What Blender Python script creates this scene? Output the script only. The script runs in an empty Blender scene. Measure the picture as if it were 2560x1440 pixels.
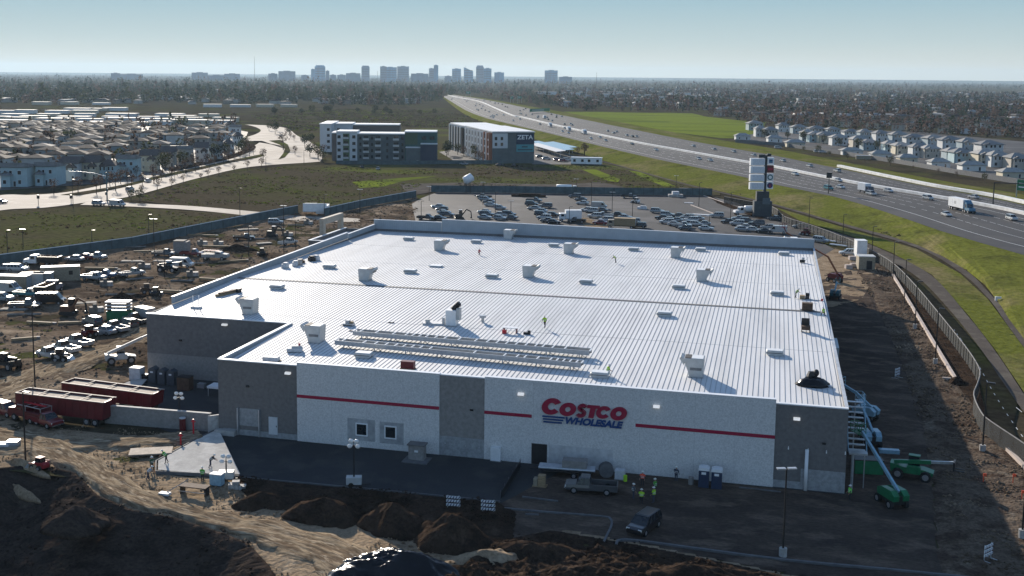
import bpy, math, random
import numpy as np
from mathutils import Vector, Matrix
rnd = random.Random(7)
R_ = math.radians
S = bpy.context.scene
C = S.collection

# ------------------------------------------------------------------ camera, sky, sun, exposure
CF, CX, CY = 2831.2933, 1191.0118, 540.6627                # lens of the drone, in pixels of the 2560 px frame
CAM = np.array([67.3196, -127.3198, 45.6589])
_yaw, _pit, _rol = -0.25763, 0.12378, 0.00873
def _axes():
    cy, sy, cp, sp = math.cos(_yaw), math.sin(_yaw), math.cos(_pit), math.sin(_pit)
    fw = np.array([sy*cp, cy*cp, -sp]); r = np.array([cy, -sy, 0.0]); u = np.cross(r, fw)
    return math.cos(_rol)*r+math.sin(_rol)*u, -math.sin(_rol)*r+math.cos(_rol)*u, fw
AR, AU, AF = _axes()
cd = bpy.data.cameras.new('camera'); cam = bpy.data.objects.new('camera', cd); C.objects.link(cam)
cam.matrix_world = Matrix(((AR[0], AU[0], -AF[0], CAM[0]), (AR[1], AU[1], -AF[1], CAM[1]), (AR[2], AU[2], -AF[2], CAM[2]), (0, 0, 0, 1)))
cd.sensor_width = 36.0; cd.lens = CF/2560*36.0
cd.shift_x = (1280-CX)/2560; cd.shift_y = (CY-720)/2560
cd.clip_start = 1.0; cd.clip_end = 60000.0
S.camera = cam
SUN_EL, SUN_AZ = 19.2, -35.1                               # azimuth measured from +Y, negative to the left
W_ = bpy.data.worlds.new('World'); S.world = W_; W_.use_nodes = True
nt = W_.node_tree; bg = nt.nodes['Background']
sky = nt.nodes.new('ShaderNodeTexSky'); sky.sky_type = 'NISHITA'; sky.sun_disc = False
sky.sun_elevation = R_(SUN_EL); sky.sun_rotation = R_(SUN_AZ)
sky.altitude = 50; sky.air_density = 1.0; sky.dust_density = 0.0; sky.ozone_density = 3.0
# the low band of sky is paler and bluer than the model's sunward glow: blend by height above the horizon
tcw = nt.nodes.new('ShaderNodeTexCoord'); sxyz = nt.nodes.new('ShaderNodeSeparateXYZ'); nt.links.new(tcw.outputs['Generated'], sxyz.inputs[0])
rmp = nt.nodes.new('ShaderNodeValToRGB'); nt.links.new(sxyz.outputs['Z'], rmp.inputs[0]); K_ = .67/.098
SKYB = [(0.0, (.61, .62, .55)), (.010, (.60, .62, .56)), (.03, (.475, .565, .565)), (.07, (.31, .47, .545)), (.2, (.11, .235, .40))]
er = rmp.color_ramp.elements
while len(er) < len(SKYB): er.new(.5)
for e_, (p_, c_) in zip(er, SKYB): e_.position = p_; e_.color = (c_[0], c_[1], c_[2], 1)
sc_ = nt.nodes.new('ShaderNodeVectorMath'); sc_.operation = 'SCALE'; sc_.inputs['Scale'].default_value = K_; nt.links.new(rmp.outputs[0], sc_.inputs[0])
mrw = nt.nodes.new('ShaderNodeMapRange'); mrw.inputs['From Min'].default_value = .08; mrw.inputs['From Max'].default_value = .35; nt.links.new(sxyz.outputs['Z'], mrw.inputs['Value'])
mxw = nt.nodes.new('ShaderNodeMix'); mxw.data_type = 'RGBA'; nt.links.new(mrw.outputs[0], mxw.inputs['Factor']); nt.links.new(sc_.outputs[0], mxw.inputs['A']); hsw = nt.nodes.new('ShaderNodeHueSaturation'); hsw.inputs['Saturation'].default_value = .92; hsw.inputs['Value'].default_value = 1.15; nt.links.new(sky.outputs[0], hsw.inputs['Color']); nt.links.new(hsw.outputs[0], mxw.inputs['B'])
nt.links.new(mxw.outputs['Result'], bg.inputs[0]); bg.inputs[1].default_value = 0.098
sl = bpy.data.lights.new('sun', 'SUN'); sl.energy = 4.6; sl.angle = R_(0.5); sl.color = (1.0, 0.90, 0.77)
sun = bpy.data.objects.new('sun', sl); C.objects.link(sun)
_sd = Vector((math.sin(R_(SUN_AZ))*math.cos(R_(SUN_EL)), math.cos(R_(SUN_AZ))*math.cos(R_(SUN_EL)), math.sin(R_(SUN_EL))))
sun.rotation_euler = (-_sd).to_track_quat('-Z', 'Y').to_euler(); sun.location = _sd*300
S.view_settings.view_transform = 'Standard'; S.view_settings.look = 'None'
S.view_settings.exposure = 0.72; S.view_settings.gamma = 1.0
S.cycles.max_bounces = 6; S.cycles.diffuse_bounces = 2; S.cycles.glossy_bounces = 3; S.cycles.volume_bounces = 0

# ------------------------------------------------------------------ a point of the place from a point of the survey photo
def G(px, py, z=0.0):
    d = AF+AR*(px-CX)/CF-AU*(py-CY)/CF
    return CAM+d*((z-CAM[2])/d[2])
def PV(px, py, z=0.0):
    g = G(px, py, z); return (g[0], g[1], z)
def WF(px, py, y0=0.0):                                     # on an upright plane facing the front
    d = AF+AR*(px-CX)/CF-AU*(py-CY)/CF
    return CAM+d*((y0-CAM[1])/d[1])
def proj(P):
    d = np.asarray(P, float)-CAM; Z = d@AF
    return CX+CF*(d@AR)/Z, CY-CF*(d@AU)/Z
def hgt(px, yb, yt, z=0.0):                                 # base point and height of something upright
    g = G(px, yb, z); lo, hi = 0.0, 60.0
    for _ in range(40):
        m = (lo+hi)/2
        if proj((g[0], g[1], z+m))[1] > yt: lo = m
        else: hi = m
    return (g[0], g[1], z), lo
def heading(p, q): return math.atan2(q[1]-p[1], q[0]-p[0])

# ------------------------------------------------------------------ mesh helpers
class MB:
    def __init__(s): s.v = []; s.f = []; s.mi = []; s.m = 0; s.T = None
    def add(s, vs, fs, m=None):
        b = len(s.v)
        if s.T is not None: vs = [tuple(s.T @ Vector(v)) for v in vs]
        s.v += [tuple(v) for v in vs]; s.f += [tuple(b+i for i in f) for f in fs]
        s.mi += [s.m if m is None else m]*len(fs); return s
    def hexa(s, b, t, m=None):
        return s.add(list(b)+list(t), [(3, 2, 1, 0), (4, 5, 6, 7), (0, 1, 5, 4), (1, 2, 6, 5), (2, 3, 7, 6), (3, 0, 4, 7)], m)
    def box(s, x0, y0, z0, x1, y1, z1, m=None):
        return s.hexa([(x0, y0, z0), (x1, y0, z0), (x1, y1, z0), (x0, y1, z0)], [(x0, y0, z1), (x1, y0, z1), (x1, y1, z1), (x0, y1, z1)], m)
    def cbox(s, c, d, rz=0.0, m=None, top=1.0):             # base centre, size, turn about z, narrowing at the top
        co, si = math.cos(rz), math.sin(rz); q = []
        for zz, k in ((0, 1.0), (d[2], top)):
            for sx, sy in ((-1, -1), (1, -1), (1, 1), (-1, 1)):
                x, y = sx*d[0]/2*k, sy*d[1]/2*k
                q.append((c[0]+x*co-y*si, c[1]+x*si+y*co, c[2]+zz))
        return s.hexa(q[:4], q[4:], m)
    def prism(s, poly, z0, z1, m=None):
        n = len(poly)
        vs = [(p[0], p[1], z0) for p in poly]+[(p[0], p[1], z1) for p in poly]
        return s.add(vs, [tuple(range(n-1, -1, -1)), tuple(range(n, 2*n))]+[(i, (i+1) % n, n+(i+1) % n, n+i) for i in range(n)], m)
    def side(s, prof, y0, y1, m=None):                      # outline in x and z, pushed out along y
        n = len(prof)
        vs = [(p[0], y0, p[1]) for p in prof]+[(p[0], y1, p[1]) for p in prof]
        return s.add(vs, [tuple(range(n)), tuple(range(2*n-1, n-1, -1))]+[(i, n+i, n+(i+1) % n, (i+1) % n) for i in range(n)], m)
    def loft(s, rings, caps=True, m=None, closed=True):
        n = len(rings[0]); vs = [p for r in rings for p in r]; fs = []
        for k in range(len(rings)-1):
            for i in range(n if closed else n-1):
                j = (i+1) % n; fs.append((k*n+i, k*n+j, (k+1)*n+j, (k+1)*n+i))
        if caps: fs += [tuple(range(n-1, -1, -1)), tuple((len(rings)-1)*n+i for i in range(n))]
        return s.add(vs, fs, m)
    def cyl(s, p, q, r0, r1=None, n=8, m=None, caps=True):
        p, q = Vector(p), Vector(q); r1 = r0 if r1 is None else r1
        d = (q-p).normalized(); a = d.orthogonal().normalized(); b = d.cross(a)
        cs = [(math.cos(2*math.pi*i/n), math.sin(2*math.pi*i/n)) for i in range(n)]
        return s.loft([[tuple(p+a*(c*r0)+b*(t*r0)) for c, t in cs], [tuple(q+a*(c*r1)+b*(t*r1)) for c, t in cs]], caps, m)
    def tube(s, pts, r, n=6, m=None):
        P = [Vector(p) for p in pts]; rings = []; rr = r if isinstance(r, (list, tuple)) else [r]*len(P)
        for k, p in enumerate(P):
            d = (P[min(k+1, len(P)-1)]-P[max(k-1, 0)]).normalized()
            a = d.cross(Vector((0, 0, 1)))
            a = (a if a.length > .05 else Vector((1, 0, 0))).normalized(); b = a.cross(d).normalized()
            rings.append([tuple(p+a*(math.cos(2*math.pi*i/n)*rr[k])+b*(math.sin(2*math.pi*i/n)*rr[k])) for i in range(n)])
        return s.loft(rings, True, m)
    def bar(s, p, q, w, h=None, m=None):
        p, q = Vector(p), Vector(q); h = w if h is None else h
        d = (q-p).normalized(); a = d.cross(Vector((0, 0, 1)))
        a = (a if a.length > .02 else Vector((1, 0, 0))).normalized(); b = a.cross(d).normalized()
        q4 = lambda o: [tuple(o-a*w/2-b*h/2), tuple(o+a*w/2-b*h/2), tuple(o+a*w/2+b*h/2), tuple(o-a*w/2+b*h/2)]
        return s.loft([q4(p), q4(q)], True, m)
    def ell(s, c, r, n=8, k=5, m=None, half=False):
        rings = []
        for j in range(k+1):
            t = (j/k)*(math.pi/2 if half else math.pi)
            if not half: t = math.pi-t
            else: t = math.pi/2-t
            z = math.cos(t) if not half else math.sin(math.pi/2-t)
            q = max(.02, math.sin(t))
            rings.append([(c[0]+r[0]*q*math.cos(2*math.pi*i/n), c[1]+r[1]*q*math.sin(2*math.pi*i/n), c[2]+r[2]*(math.cos(t))) for i in range(n)])
        if half: rings = rings[::-1]
        return s.loft(rings, True, m)
    def mesh(s, name, mats, smooth=False):
        me = bpy.data.meshes.new(name); me.from_pydata(s.v, [], s.f)
        for m in (mats if isinstance(mats, (list, tuple)) else [mats]): me.materials.append(m)
        if len(me.materials) > 1: me.polygons.foreach_set('material_index', s.mi)
        if smooth: me.polygons.foreach_set('use_smooth', [True]*len(me.polygons))
        me.update(); return me
KIDS = {}
def link(o, parent=None):
    C.objects.link(o)
    if parent is not None: o.parent = parent; KIDS.setdefault(parent.name, []).append(o)
    return o
def ob(name, mb, mats, parent=None, smooth=False, loc=None, rz=0.0, kind=None):
    me = mb if isinstance(mb, bpy.types.Mesh) else mb.mesh(name, mats, smooth)
    o = bpy.data.objects.new(name, me)
    if loc is not None: o.location = loc
    if rz: o.rotation_euler = (0, 0, rz)
    if kind: o['kind'] = kind
    return link(o, parent)
def tag(o, label, cat, group=None):
    o['label'] = label; o['category'] = cat
    if group: o['group'] = group
    return o
def thing(name, label, cat, loc=(0, 0, 0), rz=0.0, group=None):
    o = bpy.data.objects.new(name, None); o.empty_display_size = .3; C.objects.link(o)
    o.location = loc; o.rotation_euler = (0, 0, rz)
    return tag(o, label, cat, group)
def dup(root, loc, rz, label, group=None, color=None, scale=None):
    def cp(o, parent):
        c = o.copy(); link(c, parent)
        if color is not None: c.color = color
        for k in KIDS.get(o.name, []): cp(k, c)
        return c
    r = cp(root, None); r.location = loc; r.rotation_euler = (0, 0, rz)
    if scale is not None: r.scale = (scale,)*3 if not isinstance(scale, (tuple, list)) else scale
    r['label'] = label
    if group: r['group'] = group
    return r
def paint(o, color):
    o.color = color
    for k in KIDS.get(o.name, []): paint(k, color)
USED = set()
class Kit:                                                  # first use moves the prototype itself, later uses copy it
    def __init__(s, root): s.root = root; s.used = False
    def put(s, loc, rz, label, group=None, color=None, scale=None):
        if not s.used:
            s.used = True; r = s.root; r.location = loc; r.rotation_euler = (0, 0, rz); r['label'] = label
            if group: r['group'] = group
            if scale is not None: r.scale = (scale,)*3 if not isinstance(scale, (tuple, list)) else scale
            if color is not None: paint(r, color)
            return r
        return dup(s.root, loc, rz, label, group, color, scale if scale is not None else 1.0)
ORD = ('first second third fourth fifth sixth seventh eighth ninth tenth eleventh twelfth thirteenth fourteenth fifteenth sixteenth '
       'seventeenth eighteenth nineteenth twentieth').split()
def nth(i):
    if i < 20: return ORD[i]
    t = ['twenty', 'thirty', 'forty', 'fifty', 'sixty', 'seventy', 'eighty', 'ninety'][(i+1)//10-2]; k = (i+1) % 10
    return (t[:-1]+'ieth') if k == 0 else t+'-'+ORD[k-1]

# value noise on plain arrays
def vn(x, y, seed=0):
    xi, yi = np.floor(x).astype(np.int64), np.floor(y).astype(np.int64); fx, fy = x-xi, y-yi
    fx, fy = fx*fx*(3-2*fx), fy*fy*(3-2*fy)
    def h(a, b):
        n = (a*374761393+b*668265263+seed*1442695041) & 0x7fffffff
        n = ((n ^ (n >> 13))*1274126177) & 0x7fffffff
        return ((n ^ (n >> 16)) & 0xffff)/65535.0
    return (h(xi, yi)*(1-fx)+h(xi+1, yi)*fx)*(1-fy)+(h(xi, yi+1)*(1-fx)+h(xi+1, yi+1)*fx)*fy
def fbm(x, y, seed=0, oc=4):
    s, a, t = 0, 1.0, 0
    for k in range(oc): s = s+a*vn(x*2**k, y*2**k, seed+k); t += a; a *= .55
    return s/t*2-1
def inside(x, y, poly):
    r = np.zeros(x.shape, bool); n = len(poly)
    for i in range(n):
        x0, y0 = poly[i][:2]; x1, y1 = poly[(i+1) % n][:2]
        c = ((y0 > y) != (y1 > y)) & (x < (x1-x0)*(y-y0)/((y1-y0) if y1 != y0 else 1e-9)+x0)
        r ^= c
    return r
def edge_dist(x, y, poly):
    d = np.full(x.shape, 1e9); n = len(poly)
    for i in range(n):
        a, b = np.array(poly[i][:2]), np.array(poly[(i+1) % n][:2]); ab = b-a
        t = np.clip(((x-a[0])*ab[0]+(y-a[1])*ab[1])/max(ab@ab, 1e-9), 0, 1)
        d = np.minimum(d, np.hypot(x-a[0]-t*ab[0], y-a[1]-t*ab[1]))
    return d

# ------------------------------------------------------------------ materials
def _new(name):
    m = bpy.data.materials.new(name); m.use_nodes = True
    n = m.node_tree; b = n.nodes['Principled BSDF']; return m, n, b
def rgb(c): return (c[0], c[1], c[2], 1.0)
def mat(name, col, rough=.7, metal=0.0, var=.12, scale=3.0, bump=0.0, bscale=None, spec=.4, coords='Object', col2=None, coat=0.0, detail=5.0, stretch=None, contrast=None):
    m, n, b = _new(name); L = n.links.new
    b.inputs['Roughness'].default_value = rough; b.inputs['Metallic'].default_value = metal
    b.inputs['Specular IOR Level'].default_value = spec; b.inputs['Coat Weight'].default_value = coat
    c2 = col2 if col2 else tuple(x*(1-var*2) for x in col); c1 = col if col2 else tuple(min(1, x*(1+var*.6)) for x in col)
    if coords == 'World':
        g = n.nodes.new('ShaderNodeNewGeometry'); src = g.outputs['Position']
    else:
        tc = n.nodes.new('ShaderNodeTexCoord'); src = tc.outputs[coords]
    if stretch:
        mp = n.nodes.new('ShaderNodeMapping'); mp.inputs['Scale'].default_value = stretch; L(src, mp.inputs[0]); src = mp.outputs[0]
    nz = n.nodes.new('ShaderNodeTexNoise'); nz.inputs['Scale'].default_value = scale; nz.inputs['Detail'].default_value = detail; nz.inputs['Roughness'].default_value = .62
    L(src, nz.inputs['Vector'])
    rp = n.nodes.new('ShaderNodeValToRGB'); lo, hi = contrast if contrast else (.32, .68)
    rp.color_ramp.elements[0].position = lo; rp.color_ramp.elements[1].position = hi
    rp.color_ramp.elements[0].color = rgb(c2); rp.color_ramp.elements[1].color = rgb(c1)
    L(nz.outputs['Fac'], rp.inputs[0]); L(rp.outputs[0], b.inputs['Base Color'])
    if bump:
        nb = n.nodes.new('ShaderNodeTexNoise'); nb.inputs['Scale'].default_value = bscale or scale*4; nb.inputs['Detail'].default_value = 4
        L(src, nb.inputs['Vector'])
        bp = n.nodes.new('ShaderNodeBump'); bp.inputs['Strength'].default_value = min(1, bump); bp.inputs['Distance'].default_value = .12*max(1, bump)
        L(nb.outputs['Fac'], bp.inputs['Height']); L(bp.outputs[0], b.inputs['Normal'])
    return m
def objmat(name, rough=.5, coat=0.0, var=.1, scale=1.5, spec=.4, metal=0.0):     # takes each object's own colour
    m, n, b = _new(name); L = n.links.new
    oi = n.nodes.new('ShaderNodeObjectInfo'); tc = n.nodes.new('ShaderNodeTexCoord'); nz = n.nodes.new('ShaderNodeTexNoise')
    nz.inputs['Scale'].default_value = scale; nz.inputs['Detail'].default_value = 5; L(tc.outputs['Object'], nz.inputs['Vector'])
    mr = n.nodes.new('ShaderNodeMapRange'); mr.inputs['From Min'].default_value = .3; mr.inputs['From Max'].default_value = .7
    mr.inputs['To Min'].default_value = 1-var*1.6; mr.inputs['To Max'].default_value = 1+var*.4; L(nz.outputs['Fac'], mr.inputs['Value'])
    mx = n.nodes.new('ShaderNodeMix'); mx.data_type = 'RGBA'; mx.blend_type = 'MULTIPLY'; mx.inputs['Factor'].default_value = 1
    L(oi.outputs['Color'], mx.inputs['A']); L(mr.outputs[0], mx.inputs['B']); L(mx.outputs['Result'], b.inputs['Base Color'])
    b.inputs['Roughness'].default_value = rough; b.inputs['Coat Weight'].default_value = coat; b.inputs['Coat Roughness'].default_value = .08
    b.inputs['Specular IOR Level'].default_value = spec; b.inputs['Metallic'].default_value = metal
    return m
def groundmat(name, cols, scales, rough=.95, bump=.5, bscale=1.2, thr=((.42, .6), (.5, .62)), stretch=None, coords='World', fine=.35, fscale=2.5, spec=0.0):
    # three tones laid over each other in patches, plus fine mottling
    m, n, b = _new(name); L = n.links.new
    if coords == 'World': src = n.nodes.new('ShaderNodeNewGeometry').outputs['Position']
    else: src = n.nodes.new('ShaderNodeTexCoord').outputs[coords]
    if stretch:
        mp = n.nodes.new('ShaderNodeMapping'); mp.inputs['Scale'].default_value = stretch; L(src, mp.inputs[0]); src = mp.outputs[0]
    cur = None
    for k in range(len(cols)-1):
        nz = n.nodes.new('ShaderNodeTexNoise'); nz.inputs['Scale'].default_value = scales[k]; nz.inputs['Detail'].default_value = 6; nz.inputs['Roughness'].default_value = .6
        mp = n.nodes.new('ShaderNodeMapping'); mp.inputs['Location'].default_value = (31*k+5, 17*k, 3); L(src, mp.inputs[0]); L(mp.outputs[0], nz.inputs['Vector'])
        rp = n.nodes.new('ShaderNodeValToRGB'); rp.color_ramp.elements[0].position, rp.color_ramp.elements[1].position = thr[k]
        L(nz.outputs['Fac'], rp.inputs[0])
        mx = n.nodes.new('ShaderNodeMix'); mx.data_type = 'RGBA'; L(rp.outputs[0], mx.inputs['Factor'])
        if cur is None: mx.inputs['A'].default_value = rgb(cols[0])
        else: L(cur, mx.inputs['A'])
        mx.inputs['B'].default_value = rgb(cols[k+1]); cur = mx.outputs['Result']
    nf = n.nodes.new('ShaderNodeTexNoise'); nf.inputs['Scale'].default_value = fscale; nf.inputs['Detail'].default_value = 8; nf.inputs['Roughness'].default_value = .7; L(src, nf.inputs['Vector'])
    mr = n.nodes.new('ShaderNodeMapRange'); mr.inputs['From Min'].default_value = .3; mr.inputs['From Max'].default_value = .7
    mr.inputs['To Min'].default_value = 1-fine; mr.inputs['To Max'].default_value = 1+fine; L(nf.outputs['Fac'], mr.inputs['Value'])
    mx = n.nodes.new('ShaderNodeMix'); mx.data_type = 'RGBA'; mx.blend_type = 'MULTIPLY'; mx.inputs['Factor'].default_value = 1
    L(cur, mx.inputs['A']); L(mr.outputs[0], mx.inputs['B']); L(mx.outputs['Result'], b.inputs['Base Color'])
    b.inputs['Roughness'].default_value = rough; b.inputs['Specular IOR Level'].default_value = spec
    if bump:
        nb = n.nodes.new('ShaderNodeTexNoise'); nb.inputs['Scale'].default_value = bscale; nb.inputs['Detail'].default_value = 6; L(src, nb.inputs['Vector'])
        bp = n.nodes.new('ShaderNodeBump'); bp.inputs['Strength'].default_value = min(1, bump); bp.inputs['Distance'].default_value = .25
        L(nb.outputs['Fac'], bp.inputs['Height']); L(bp.outputs[0], b.inputs['Normal'])
    return m
MT = dict(
    land=groundmat('wild_land', [(.062, .052, .034), (.07, .072, .026), (.034, .029, .022)], [.02, .03], thr=((.5, .62), (.52, .66)), bump=.6, bscale=.5, fscale=.6, fine=.4),
    meadow=groundmat('meadow_grass', [(.155, .19, .028), (.10, .12, .028), (.22, .25, .045)], [.02, .03], thr=((.5, .66), (.55, .7)), bump=.5, bscale=.5, fscale=.5, stretch=(.35, 1, 1), fine=.3),
    field=groundmat('rough_field', [(.078, .064, .042), (.075, .076, .03), (.105, .12, .03)], [.02, .017], thr=((.45, .62), (.56, .68)), bump=.8, bscale=.9, fscale=.7, fine=.5, stretch=(.6, 1, 1)),
    bank=groundmat('bank_grass', [(.12, .13, .028), (.18, .152, .072), (.07, .075, .024)], [.05, .09], thr=((.48, .66), (.52, .7)), bump=.7, bscale=1.0, fscale=.8, fine=.4, stretch=(1, .7, 1)),
    dirt=groundmat('graded_dirt', [(.175, .132, .094), (.095, .07, .05), (.31, .24, .17)], [.07, .10], thr=((.44, .56), (.56, .68)), bump=.9, bscale=1.3, fscale=1.6, fine=.4, stretch=(.7, 1.2, 1)),
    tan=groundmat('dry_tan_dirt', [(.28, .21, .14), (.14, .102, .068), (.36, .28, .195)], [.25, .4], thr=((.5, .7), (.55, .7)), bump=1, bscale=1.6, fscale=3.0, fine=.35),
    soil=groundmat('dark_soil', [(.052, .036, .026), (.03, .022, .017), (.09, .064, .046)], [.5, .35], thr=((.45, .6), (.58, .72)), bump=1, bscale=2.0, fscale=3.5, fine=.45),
    shadesoil=groundmat('shade_darkened_soil', [(.056, .043, .035), (.034, .027, .023), (.10, .077, .058)], [.3, .22], thr=((.45, .6), (.6, .75)), bump=1, bscale=1.5, fscale=2.5, fine=.45, stretch=(.8, 1.6, 1)),  # dark soil, darkened further to carry the shade of the falling slope
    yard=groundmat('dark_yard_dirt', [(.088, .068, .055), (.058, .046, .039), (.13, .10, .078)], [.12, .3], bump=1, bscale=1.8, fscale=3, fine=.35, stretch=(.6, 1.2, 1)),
    asphalt=groundmat('asphalt', [(.062, .064, .066), (.05, .052, .055), (.072, .071, .07)], [.08, .2], rough=.85, bump=.2, bscale=8, fscale=6, fine=.12),
    lot=groundmat('worn_parking_asphalt', [(.066, .06, .056), (.05, .046, .044), (.10, .093, .09)], [.035, .05], spec=.12, rough=.7, bump=.2, bscale=4, fscale=2, fine=.15),
    fwy=groundmat('freeway_asphalt', [(.046, .043, .043), (.036, .034, .035), (.058, .053, .051)], [.03, .05], spec=.2, rough=.75, bump=.15, bscale=3, fscale=1.5, fine=.12),
    conc=groundmat('pale_concrete', [(.44, .42, .38), (.38, .36, .33), (.50, .48, .45)], [.1, .2], rough=.55, bump=.1, bscale=6, fscale=2, fine=.1),
    road=groundmat('concrete_road', [(.29, .25, .21), (.245, .21, .175), (.34, .295, .25)], [.03, .1], spec=.2, rough=.85, bump=.1, bscale=3, fscale=1, fine=.08),
    path=groundmat('path_paving', [(.115, .10, .086), (.095, .082, .072), (.14, .125, .105)], [.1, .2], rough=.85, bump=.2, bscale=4, fscale=2, fine=.15),
)
MT.update(
    paint=objmat('vehicle_paint', rough=.28, coat=.6, var=.08), house=objmat('house_wall', rough=.85, var=.1, scale=.5), roofc=objmat('house_roof', rough=.85, var=.2, scale=.8, spec=.1),
    cloth=objmat('work_cloth', rough=.9, var=.2, scale=6), plainc=objmat('painted_metal', rough=.45, var=.12, scale=2.0), dull=objmat('weathered_surface', rough=.85, var=.22, scale=1.5),
    glass=mat('dark_glass', (.018, .024, .03), rough=.06, spec=.6, var=.2), tyre=mat('tyre_rubber', (.02, .02, .02), rough=.85), rim=mat('alloy_rim', (.45, .45, .47), rough=.35, metal=.7),
    chrome=mat('bright_trim', (.6, .6, .62), rough=.2, metal=.9), red_lens=mat('red_lens', (.35, .01, .01), rough=.2), clear_lens=mat('clear_lens', (.75, .75, .72), rough=.12),
    white=mat('white_paint', (.78, .79, .79), rough=.5, var=.06, scale=1), black=mat('black_metal', (.02, .02, .022), rough=.5, var=.2), galv=mat('galvanised_steel', (.46, .48, .5), rough=.42, metal=.55, var=.1, scale=2),
    wall=mat('grey_cast_wall', (.175, .167, .162), rough=.85, var=.12, scale=2.2, bump=.25, bscale=14), wallw=mat('white_pebble_wall', (.66, .655, .64), rough=.8, var=.14, scale=6.5, bump=.3, bscale=18, detail=10, contrast=(.3, .66)),
    wallg=mat('mid_grey_wall', (.275, .26, .245), rough=.85, var=.12, scale=2.5, bump=.25, bscale=14), block=mat('pale_block_wall', (.33, .34, .345), rough=.85, var=.15, scale=2.2, bump=.3, bscale=9),
    red=mat('red_stripe_paint', (.33, .008, .045), rough=.5, var=.06), blue=mat('blue_sign_paint', (.012, .06, .2), rough=.45, var=.05),
    roof=mat('white_roof_panel', (.68, .675, .665), rough=.6, metal=.0, var=.09, scale=.35, stretch=(1, .12, 1), contrast=(.25, .55), detail=8, spec=.3), coping=mat('white_coping', (.80, .81, .82), rough=.4, var=.04, scale=.6),
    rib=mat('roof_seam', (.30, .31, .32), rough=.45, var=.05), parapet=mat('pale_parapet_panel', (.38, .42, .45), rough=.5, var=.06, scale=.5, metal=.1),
    unit=mat('unit_casing', (.52, .52, .50), rough=.5, var=.08, scale=1.2), grille=mat('dark_grille', (.025, .025, .028), rough=.7), lamp=mat('lamp_glass', (.85, .85, .83), rough=.2),
    wood=mat('lumber', (.36, .26, .15), rough=.85, var=.25, scale=2, stretch=(1, 6, 6)), wood2=mat('old_brown_ply', (.12, .075, .05), rough=.85, var=.2, scale=2),
    tarp=mat('black_plastic_sheet', (.007, .0075, .01), rough=.25, spec=.35, var=.3, scale=1.2, bump=.25, bscale=1.1), dusty=mat('dusty_wrap', (.25, .225, .195), rough=.9, var=.3, scale=.9),
    tcoat=mat('white_tarp', (.6, .61, .62), rough=.6, var=.12, scale=1.5, bump=.5, bscale=3),
    greenscreen=mat('green_screen_fabric', (.085, .125, .135), rough=.8, var=.2, scale=.5), mesh=mat('grey_fence_mesh', (.04, .046, .05), rough=.7, var=.25, scale=1.2, stretch=(1, 1, .3)),
    pole=mat('dark_bronze_pole', (.025, .022, .02), rough=.5, var=.15), bark=mat('bark', (.07, .05, .038), rough=.9, var=.3, scale=3), conc1=mat('cast_concrete', (.42, .41, .39), rough=.8, var=.15, scale=1.5, bump=.2),
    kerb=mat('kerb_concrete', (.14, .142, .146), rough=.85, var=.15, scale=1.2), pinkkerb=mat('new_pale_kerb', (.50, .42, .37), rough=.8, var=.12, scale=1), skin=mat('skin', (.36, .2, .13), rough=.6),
    trailer=mat('dark_red_steel', (.13, .008, .014), rough=.42, var=.2, scale=.8), inside=mat('worn_trailer_floor', (.30, .235, .185), rough=.8, var=.25, scale=1.5),
    green=mat('machine_green', (.012, .17, .07), rough=.4, var=.15, scale=1.5), greenlt=mat('pale_green_steel', (.12, .36, .26), rough=.4), paleblue=mat('pale_blue_steel', (.25, .42, .52), rough=.4, var=.12),
    hivis=mat('yellow_green_vest', (.42, .75, .03), rough=.85), orange=mat('orange_vest', (.85, .10, .05), rough=.85), hat=mat('white_hard_hat', (.75, .75, .7), rough=.35),
    toilet=mat('dark_blue_plastic', (.022, .04, .085), rough=.5, var=.1), toiletg=mat('slate_plastic', (.06, .075, .09), rough=.5, var=.1), barrier=mat('barrier_concrete', (.80, .78, .74), rough=.55, var=.12, scale=.4),
    signgreen=mat('road_sign_green', (.0, .16, .07), rough=.5), mark=mat('road_marking', (.62, .62, .6), rough=.6), cone=mat('safety_orange', (.7, .09, .03), rough=.6),
    hydr=mat('hydrant_red', (.55, .015, .03), rough=.4), teal=mat('teal_panel', (.03, .1, .12), rough=.5), tower=mat('haze_blue_glass', (.02, .17, .34), rough=.3, var=.2, scale=.05, stretch=(1, 1, .15)),  # tower glass: blue of the distant haze painted into the colour
    towerd=mat('haze_blue_stone', (.05, .11, .20), rough=.6, var=.15, scale=.05), brick=mat('burnt_orange_panel', (.28, .1, .05), rough=.7), navy=mat('navy_banner', (.012, .035, .075), rough=.6), cyan=mat('cyan_banner', (.06, .28, .32), rough=.6),  # tower stone tinted with the blue of the haze
    debris=mat('pale_debris', (.5, .46, .42), rough=.8, var=.3, scale=2),
)

def see_through_mesh(m, hole):                                # a woven screen one can half see through
    n = m.node_tree; b = n.nodes['Principled BSDF']; out = n.nodes['Material Output']; tr_ = n.nodes.new('ShaderNodeBsdfTransparent'); mx = n.nodes.new('ShaderNodeMixShader'); mx.inputs[0].default_value = hole
    n.links.new(b.outputs[0], mx.inputs[1]); n.links.new(tr_.outputs[0], mx.inputs[2]); n.links.new(mx.outputs[0], out.inputs[0])
see_through_mesh(MT['mesh'], .5)                             # see_mesh

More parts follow.
